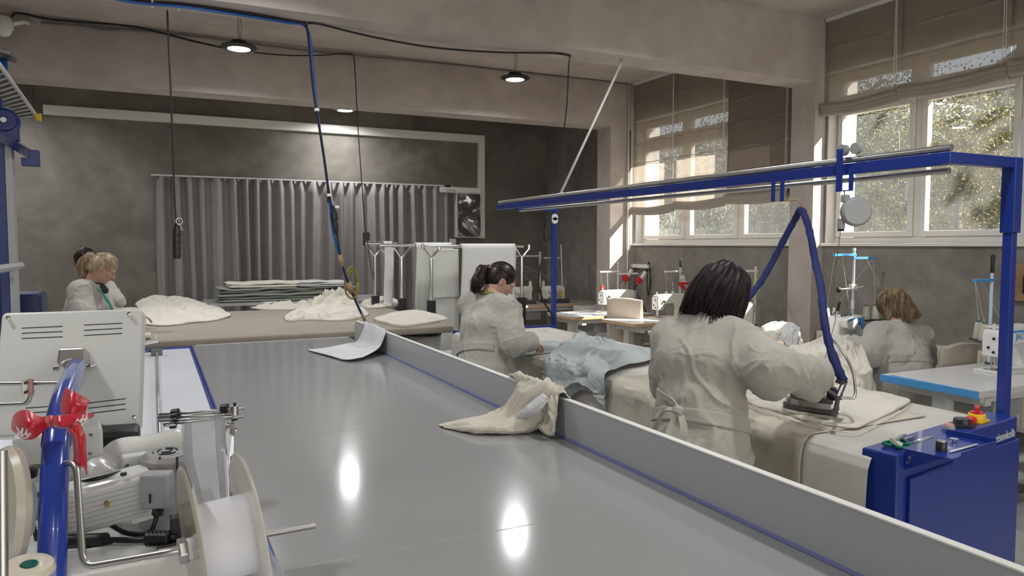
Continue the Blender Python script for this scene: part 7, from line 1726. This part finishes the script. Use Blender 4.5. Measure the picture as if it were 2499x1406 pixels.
# tape reel
rl_ = thing('tape_reel', tuple(at(540, 1330, D=1.27)), 'large white plastic reel of clear elastic tape in the foreground', 'reel')
axd = (at(768, 1283, D=1.385) - at(430, 1345, D=1.22)).normalized(); axp = at(430, 1345, D=1.22)
def axat(px):    # point on the axle seen at this pixel column
    best = None
    for k in range(400):
        p = axp + axd * (k * .001); v = p - Vector((0, 0, HC)); x = 1249.5 + F_PX * v.dot(RT) / v.dot(FW)
        if best is None or abs(x - px) < best[0]: best = (abs(x - px), p)
    return best[1]
c1_ = axat(470); c2_ = axat(608)
L1 = (c2_ - c1_).length; Rf = .150
q2 = Vector((0, 0, 1)).rotation_difference(axd)
M['reelp'] = mat('milky_plastic', (.72, .69, .62), .22, trans=.0, sub=.12, coat=.3)
rd_ = Vector((axd.x, axd.y, axd.z + .0)).normalized(); tilt = (rd_ + FW * .33).normalized()
# the reel sits a little skewed on the rod: its axis points partly away from the camera
tilt = (RT * .88 + FW * .53 + UP * .12).normalized()
M['reelclear'] = mat('clear_cream_plastic', (.66, .60, .46), .2, trans=.35, coat=.4, alpha=.82)
MB().lathe([(.018, -.002), (Rf - .016, -.003), (Rf - .012, .0), (Rf - .016, .003), (.018, .002)], c1_, tuple(tilt), n=72).build('reel_flange', M['reelclear'], rl_, smooth='auto')
MB().lathe([(.018, -.002), (Rf - .002, -.003), (Rf + .002, .0), (Rf - .002, .003), (.018, .002)], c2_, tuple(tilt), n=72).build('reel_flange', M['reelp'], rl_, smooth='auto')
MB().lathe([(.066, .003), (.068, .01), (.068, L1 - .01), (.066, L1 - .003)], c1_, tuple(tilt), n=56).build('wound_tape', mat('white_elastic_tape', (.80, .80, .84), .5, bump=.2, bscale=200), rl_, smooth='auto')
MB().lathe([(.014, -.012), (.018, -.01), (.018, .0), (.018, L1 + .01), (.014, L1 + .012)], c1_, tuple(tilt), n=24).build('reel_core', M['white'], rl_, smooth='auto')
mb = MB(); mb.cyl(c1_ - tilt * .022, c1_ - tilt * .008, .022, 6); mb.build('shaft_collar', M['steel'], rl_, bevel=.002)
# clear tape band up to the rollers
ctp = thing('elastic_tape', tuple(at(500, 1100, D=1.5)), 'clear elastic tape band running from the reel up over the guide rollers', 'tape')
M['clear'] = glass_mat('clear_tape', .45, hazecol=(.9, .9, .9)); M['tapeline'] = glass_mat('tape_rib', .8, hazecol=(.95, .95, .97))
top_c = c1_ + tilt * L1 * .5
rows = [[at(440, 1009, D=1.66), at(495, 1005, D=1.67), at(546, 1000, D=1.68)], [at(443, 1060, D=1.60), at(498, 1055, D=1.60), at(550, 1050, D=1.61)], [at(450, 1120, D=1.50), at(502, 1118, D=1.50), at(552, 1112, D=1.51)],
        [at(470, 1190, D=1.38), at(512, 1188, D=1.38), at(556, 1182, D=1.38)], [at(486, 1252, D=1.27), at(520, 1250, D=1.27), at(560, 1246, D=1.27)]]
def tp_fn(u, v):
    R_ = [crm([A(p) for p in r], u * 2) for r in rows]; p = crm(R_, v * 4); return tuple(p + A(FW) * .0015 * sin(v * 9 + u * 3) + A(RT) * .0004 * sin(v * 9))
MB().grid(tp_fn, 18, 50).build('tape_band', M['clear'], ctp, smooth=True, solid=.0008)
for u0, u1 in ((.10, .26), (.74, .92)):
    MB().grid(lambda u, v: tuple(A(tp_fn(u0 + (u1 - u0) * u, v)) - A(FW) * .002), 4, 50).build('tape_rib', M['tapeline'], ctp, smooth=True, solid=.0012)
# rollers and bracket
rg_ = thing('tape_guide', tuple(at(500, 1010, D=1.66)), 'set of thin steel guide rods with black collars that steer the clear tape', 'tape guide')
for k, (a, b, r) in enumerate((((388, 1012, 1.64), (596, 997, 1.68), .0028), ((385, 1020, 1.64), (570, 1010, 1.67), .0042), ((388, 1028, 1.63), (566, 1018, 1.66), .0028), ((398, 1036, 1.62), (594, 1018, 1.67), .0028), ((400, 1040, 1.60), (430, 1037, 1.61), .0022))):
    MB().tube([at(a[0], a[1], D=a[2]), at(b[0], b[1], D=b[2])], r, 8).build('guide_rod', M['steel'], rg_, smooth='auto')
for (a, b, D, r) in (((420, 1008), (436, 1006), 1.65, .0085), ((420, 1018), (436, 1015), 1.645, .009), ((418, 1028), (434, 1026), 1.64, .0075), ((416, 1038), (428, 1037), 1.62, .008), ((540, 997), (556, 995), 1.67, .0095), ((542, 1006), (556, 1005), 1.67, .0075), ((566, 1023), (578, 1021), 1.67, .005)):
    MB().cyl(at(*a, D=D), at(*b, D=D), r, 14).build('collar', M['black'], rg_, smooth='auto')
MB().cyl(at(573, 1013, D=1.67), at(573, 991, D=1.67), .0085, 14).build('clamp_post', M['steel'], rg_, smooth='auto'); MB().lathe([(.003, 0), (.003, .004), (.005, .006), (.001, .008)], at(573, 991, D=1.67), n=10).build('clamp_screw', M['black'], rg_)
pn_ = FW
mb = MB(); mb.add([at(*p, D=d + e) for e in (0, .012) for p, d in (((547, 1030), 1.66), ((572, 1030), 1.66), ((576, 1130), 1.50), ((571, 1245), 1.36), ((560, 1240), 1.36), ((556, 1130), 1.50))], [(0, 1, 2, 3, 4, 5), (11, 10, 9, 8, 7, 6)] + [(i, (i + 1) % 6, (i + 1) % 6 + 6, i + 6) for i in range(6)])
mb.build('bracket_plate', M['steel'], rg_, bevel=.001)
for p in ((556, 1036), (574, 1050), (570, 1117), (571, 1126)): MB().lathe([(.005, 0), (.0055, .006), (.003, .008), (.001, .008)], at(*p, D=1.655 if p[1] < 1100 else 1.50), tuple(-FW), n=10).build('bolt', M['chrome'], rg_, smooth='auto')
# T-shaped rod clamp left of box (thread guide rods)
tg = thing('thread_guide_rods', tuple(at(70, 955, D=1.7)), 'two bent zinc rods joined by a small plate clamp in front of the control box', 'rod')
rod('upper_rod', [at(-25, 937, D=1.62), at(185, 934, D=1.62)], .0045, M['steel'], tg, False); 
rod('lower_rod', bent([at(-25, 989, D=1.62), at(68, 985, D=1.62), at(80, 950, D=1.62)], .01), .0045, M['steel'], tg, False)
mb = MB(); mb.cbox(at(63, 947, D=1.61), (.014, .010, .036)); mb.build('clamp_plate', M['steel'], tg, bevel=.001); mb = MB(); mb.cbox(at(75, 945, D=1.61), (.010, .012, .036)); mb.build('clamp_block', mat('copper_zinc', (.40, .22, .18), .4, metal=.8), tg, bevel=.001)
for y in (935, 958): MB().cyl(at(62, y, D=1.60), at(62, y, D=1.590), .0035, 10).build('clamp_screw', M['black'], tg)

# ---- automat bodies
def rbox(name, c, d, rot, m, bev=.008, parent=am, tiltm=None):
    R_ = Matrix.Rotation(rot, 3, 'Z'); 
    if tiltm: R_ = R_ @ tiltm
    return MB().cbox(c, d, R_).build(name, m, parent, bevel=bev, seg=3, smooth='auto')
rz = -.12
SV = lambda prims, name, m, vox=.004, parent=am: np_obj(name, *sdf_mesh(prims, vox), m, parent)
M['encr'] = mat('machine_enamel', (.66, .655, .61), .28, coat=.5)
# rear white box with screws
b0 = at(145, 1102, D=1.62)
rbox('switch_box', b0, (.165, .10, .105), .10, M['lgrey'], .008)
for p in ((71, 1128), (221, 1108), (223, 1062)): MB().lathe([(.004, 0), (.0045, .002), (.001, .003)], at(*p, D=1.565), tuple(-FW), n=10).build('screw', M['steel'], am)
# curved white arm
SV([P_cone(at(215, 1190, D=1.62), at(300, 1125, D=1.66), .040, .042, .03), P_cone(at(300, 1120, D=1.66), at(430, 1085, D=1.72), .040, .036, .03), P_cone(at(232, 1150, D=1.6), at(262, 1165, D=1.58), .028, .022, .02), P_cone(at(320, 1120, D=1.70), at(430, 1095, D=1.78), .042, .036, .03)], 'curved_arm', M['encr'], .004)
MB().cyl(at(236, 1160, D=1.555), at(240, 1157, D=1.54), .018, 20).build('round_cap', M['encr'], am, bevel=.002, smooth='auto')
mb = MB(); mb.cbox(at(335, 1138, D=1.58), (.06, .03, .055), Matrix.Rotation(.15, 3, 'Z')); mb.build('side_cover', M['lgrey'], am, bevel=.004); MB().lathe([(.007, 0), (.0075, .004), (.003, .006), (.001, .006)], at(314, 1141, D=1.55), tuple(-FW), n=12).build('hex_screw', M['chrome'], am)
# grey motor with vented dome
mt = at(405, 1180, D=1.56)
MB().lathe([(.001, -.085), (.050, -.085), (.052, -.06), (.052, .045), (.050, .058), (.040, .068), (.001, .070)], mt, (0.05, -.05, 1), n=40).build('motor_body', mat('warm_grey_plastic', (.30, .29, .28), .42), am, smooth='auto')
mo = bpy.data.objects['motor_body']
for k, rr in enumerate((.014, .024, .034)):
    for a0 in (0, 2.1, 4.2): MB().tube([mt + Vector((rr * cos(a0 + a * .15), rr * sin(a0 + a * .15), .0712 - .018 * (rr / .05) ** 3)) for a in range(11)], .0016, 5).build('vent_slot', slot_m, mo)
mb = MB(); 
for px in (390, 432): mb.tube([at(px, 1115, D=1.515), at(px + 1, 1160, D=1.51)], .0022, 5)
mb.build('seam', slot_m, mo)
# light-grey sensor box in front
mb = MB(); s0_ = at(385, 1195, D=1.44)
mb.cbox(s0_, (.056, .035, .070), Matrix.Rotation(-.35, 3, 'Z')); mb.build('sensor_box', M['grey'], am, bevel=.006, seg=3, smooth='auto')
MB().tube([at(366, 1206, D=1.415), at(366, 1228, D=1.415)], .002, 5).build('box_slot', slot_m, am)
# ridged long housing
mb = MB(); hc = at(245, 1228, D=1.46); HR = Matrix.Rotation(.16, 3, 'Z') @ Matrix.Rotation(-.10, 3, 'Y')
mb.cbox(hc, (.165, .07, .082), HR); mb.build('ridged_housing', M['lgrey'], am, bevel=.006, seg=3, smooth='auto')
for k in range(7): MB().cbox(hc + HR @ Vector((.005, -.0355, -.03 + .0095 * k)), (.14, .002, .002), HR).build('housing_ridge', mat('ridge_grey', (.44, .44, .42), .5), am)
MB().lathe([(.006, 0), (.0065, .002), (.001, .003)], at(262, 1229, D=1.405), tuple(-FW), n=12).build('brass_screw', M['brass'], am)
mb = MB(); mb.cbox(at(262, 1180, D=1.47), (.15, .06, .03), HR); mb.build('top_cover', M['encr'], am, bevel=.005)
for p in ((258, 1180), (302, 1174)): MB().cyl(at(*p, D=1.46) + Vector((0, 0, .012)), at(*p, D=1.46) + Vector((0, 0, .0165)), .006, 12).build('cover_hole', slot_m, am)
mb = MB(); mb.cbox(at(312, 1212, D=1.50), (.035, .03, .03), HR); mb.cbox(at(340, 1228, D=1.49), (.04, .03, .07), HR); mb.cbox(at(318, 1240, D=1.50), (.07, .03, .025), HR); mb.build('white_bracket', M['white'], am, bevel=.003)
mb = MB(); mb.cbox(at(311, 1213, D=1.470), (.022, .001, .010), HR); mb.build('label', M['paper'], am)
text_part('SC 12', .006, at(304, 1216, D=1.466), tuple(HR @ Vector((1, 0, 0))), (0, 0, 1), slot_m, 'label_text', am, depth=.0001)
# cables
cab_ = lambda P, r, nm='black_cable': MB().tube(spline([at(x, y, D=d) for x, y, d in P], 6), r, 10).build(nm, M['black'], am, smooth=True)
cab_([(90, 1320, 1.5), (78, 1250, 1.5), (95, 1205, 1.5), (165, 1185, 1.46), (240, 1168, 1.45), (300, 1152, 1.50), (345, 1158, 1.52), (362, 1170, 1.5)], .0042)
cab_([(262, 1275, 1.46), (300, 1298, 1.44), (340, 1305, 1.43), (368, 1296, 1.42), (378, 1275, 1.42), (384, 1252, 1.43)], .0048)
cab_([(384, 1256, 1.43), (386, 1244, 1.43)], .011, 'cable_boot')
cab_([(170, 1320, 1.38), (260, 1318, 1.38), (350, 1318, 1.38), (430, 1312, 1.38)], .0055)
mb = MB(); a = at(160, 1322, D=1.39); b = at(258, 1318, D=1.38); mb.tube([a, b], .0135, 12); mb.build('cable_sleeve', M['black'], am, smooth='auto')
mb = MB(); P_ = [at(356 + 5 * k, 1314, D=1.38) for k in range(13)]; mb.tube(P_, .01, 14, True, [.010 + .005 * (k % 2) for k in range(13)]); mb.build('bellows', M['black'], am, smooth=True)
mb = MB(); mb.cbox(at(232, 1360, D=1.4), (.06, .05, .04)); mb.build('dark_block', M['black'], am, bevel=.006)
mb = MB(); mb.cbox(at(433, 1290, D=1.40), (.025, .03, .05)); mb.cbox(at(436, 1352, D=1.38), (.025, .03, .045)); mb.build('black_blocks', M['black'], am, bevel=.003)
# bed and lower body, cream wheel at left
mb = MB(); mb.cbox(at(240, 1330, D=1.62), (.50, .30, .10), Matrix.Rotation(.05, 3, 'Z')); mb.build('machine_bed', M['lgrey'], am, bevel=.012, seg=3, smooth='auto')
mb = MB(); mb.cbox(at(300, 1405, D=1.36), (.34, .10, .10), Matrix.Rotation(.06, 3, 'Z')); mb.build('front_casting', M['encr'], am, bevel=.018, seg=4, smooth='auto')
rod('needle_arm', [at(215, 1345, D=1.40), at(290, 1338, D=1.42), at(430, 1322, D=1.46)], .004, M['chrome'], am)
mb = MB(); mb.cbox(at(408, 1352, D=1.36), (.035, .02, .03), Matrix.Rotation(.1, 3, 'Z')); mb.build('small_bracket', M['steel'], am, bevel=.002)
MB().lathe([(.085, -.018), (.105, -.012), (.11, 0), (.105, .012), (.06, .018), (.001, .018)], at(18, 1240, D=1.32), (.9, .35, -.1), n=44).build('handwheel', mat('old_cream_plastic', (.58, .53, .43), .35, coat=.3), am, smooth='auto')
mb = MB(); SVp = [P_cone(at(52, 1210, D=1.30), at(50, 1290, D=1.28), .020, .022, .01), P_cone(at(56, 1200, D=1.30), at(60, 1240, D=1.29), .020, .018, .01)]
SV(SVp, 'clamp_lever', M['white'], .003)
MB().lathe([(.010, -.03), (.010, .0), (.022, .002), (.023, .014), (.016, .018), (.001, .018)], at(57, 1168, D=1.31), (0, 0, 1), n=20).build('black_knob', M['blackm'], am, smooth='auto')
MB().lathe([(.001, -.006), (.036, -.006), (.040, .0), (.036, .010), (.012, .011), (.010, .004), (.001, .004)], at(68, 1392, D=1.20), (0.05, -.15, 1), n=36).build('cream_disc', mat('cream_disc_plastic', (.72, .66, .52), .35, coat=.4), am, smooth='auto')
MB().lathe([(.011, .0), (.012, .0115), (.001, .012)], at(72, 1391, D=1.199), (0.05, -.15, 1), n=24).build('green_hub', mat('green_glass_hub', (.0, .10, .09), .2), am, smooth='auto')
# second sewing head behind box: grey cylinder, pins
MB().cyl(at(300, 1090, D=1.85), at(300, 1000, D=1.95), .034, 24).build('grey_column', M['grey'], am, smooth='auto')
for a, b in (((277, 1055), (298, 1092)), ((321, 1050), (343, 1086))): rod('thin_pin', [at(*a, D=1.8), at(*b, D=1.78)], .0022, M['steel'], am, False)
rod('thread_wire', [at(230, 1030, D=1.82), at(285, 1048, D=1.8)], .0008, M['steel'], am, False)
mb = MB(); mb.cbox(at(60, 1240, D=1.75), (.26, .3, .12)); mb.build('rear_body', M['grey'], am, bevel=.01)
mb = MB(); mb.cbox(at(255, 1085, D=1.85), (.16, .2, .10)); mb.build('dark_interior', M['black'], am, bevel=.01)
# clear bag under the reel
bg_ = thing('clear_bag', tuple(at(680, 1390, D=1.3)), 'crumpled clear plastic bag sticking out under the reel at the bottom', 'bag')
rows = [[A(at(640, 1340, D=1.33)), A(at(668, 1352, D=1.33)), A(at(690, 1385, D=1.33)), A(at(705, 1420, D=1.33))], [A(at(640, 1380, D=1.30)), A(at(665, 1390, D=1.29)), A(at(682, 1410, D=1.29)), A(at(690, 1440, D=1.3))], [A(at(630, 1430, D=1.30)), A(at(650, 1440, D=1.30)), A(at(670, 1450, D=1.30)), A(at(680, 1470, D=1.3))]]
def bgf(u, v):
    R_ = [crm(r, u * 3) for r in rows]; return tuple(crm(R_, v * 2) + A(FW) * .006 * sin(u * 14 + v * 9))
MB().grid(bgf, 24, 20).build('bag_film', M['clear'], bg_, smooth=True, solid=.001)
# ================================================================ second level: parts that sit on parts
NEST = dict(face_screw='face_plate', button_cap='push_button', main_switch='switch_plate', hair_strands='hair', ponytail='hair', hair_curl='hair', hair_scrunchie='hair',
            belt_bow='belt', spool_pin='spool_tray', blind_batten='blind_cloth', lamp_lens='lamp_housing', screw='box_shell', vent_slot='box_shell', bracket_bolt='tube_bracket', cone_core='thread',
            tray_rungs='cable_tray', housing_ridge='ridged_housing', cover_hole='top_cover', clamp_screw='clamp_plate', bolt='bracket_plate', radiator_ribs='radiator_body', motor_hub='motor_disc',
            collar_band='linen_robe', sleeve_cuff='linen_robe', tape_rib='tape_band', accent_stripe='machine_arm', accent_curve='machine_arm', warning_sticker='machine_arm', bar_teeth='serrated_bar', reel_core='wound_tape', roof='house_wall', house_window='house_wall')
for o in list(COL.objects):
    if o.parent is None or o.parent.parent is not None or o.type != 'MESH': continue
    want = NEST.get(o.name.split('.')[0])
    if not want: continue
    sib = [c for c in o.parent.children if c.name.split('.')[0] == want and not c.children_recursive or c.name.split('.')[0] == want]
    if sib: o.parent = sib[0]
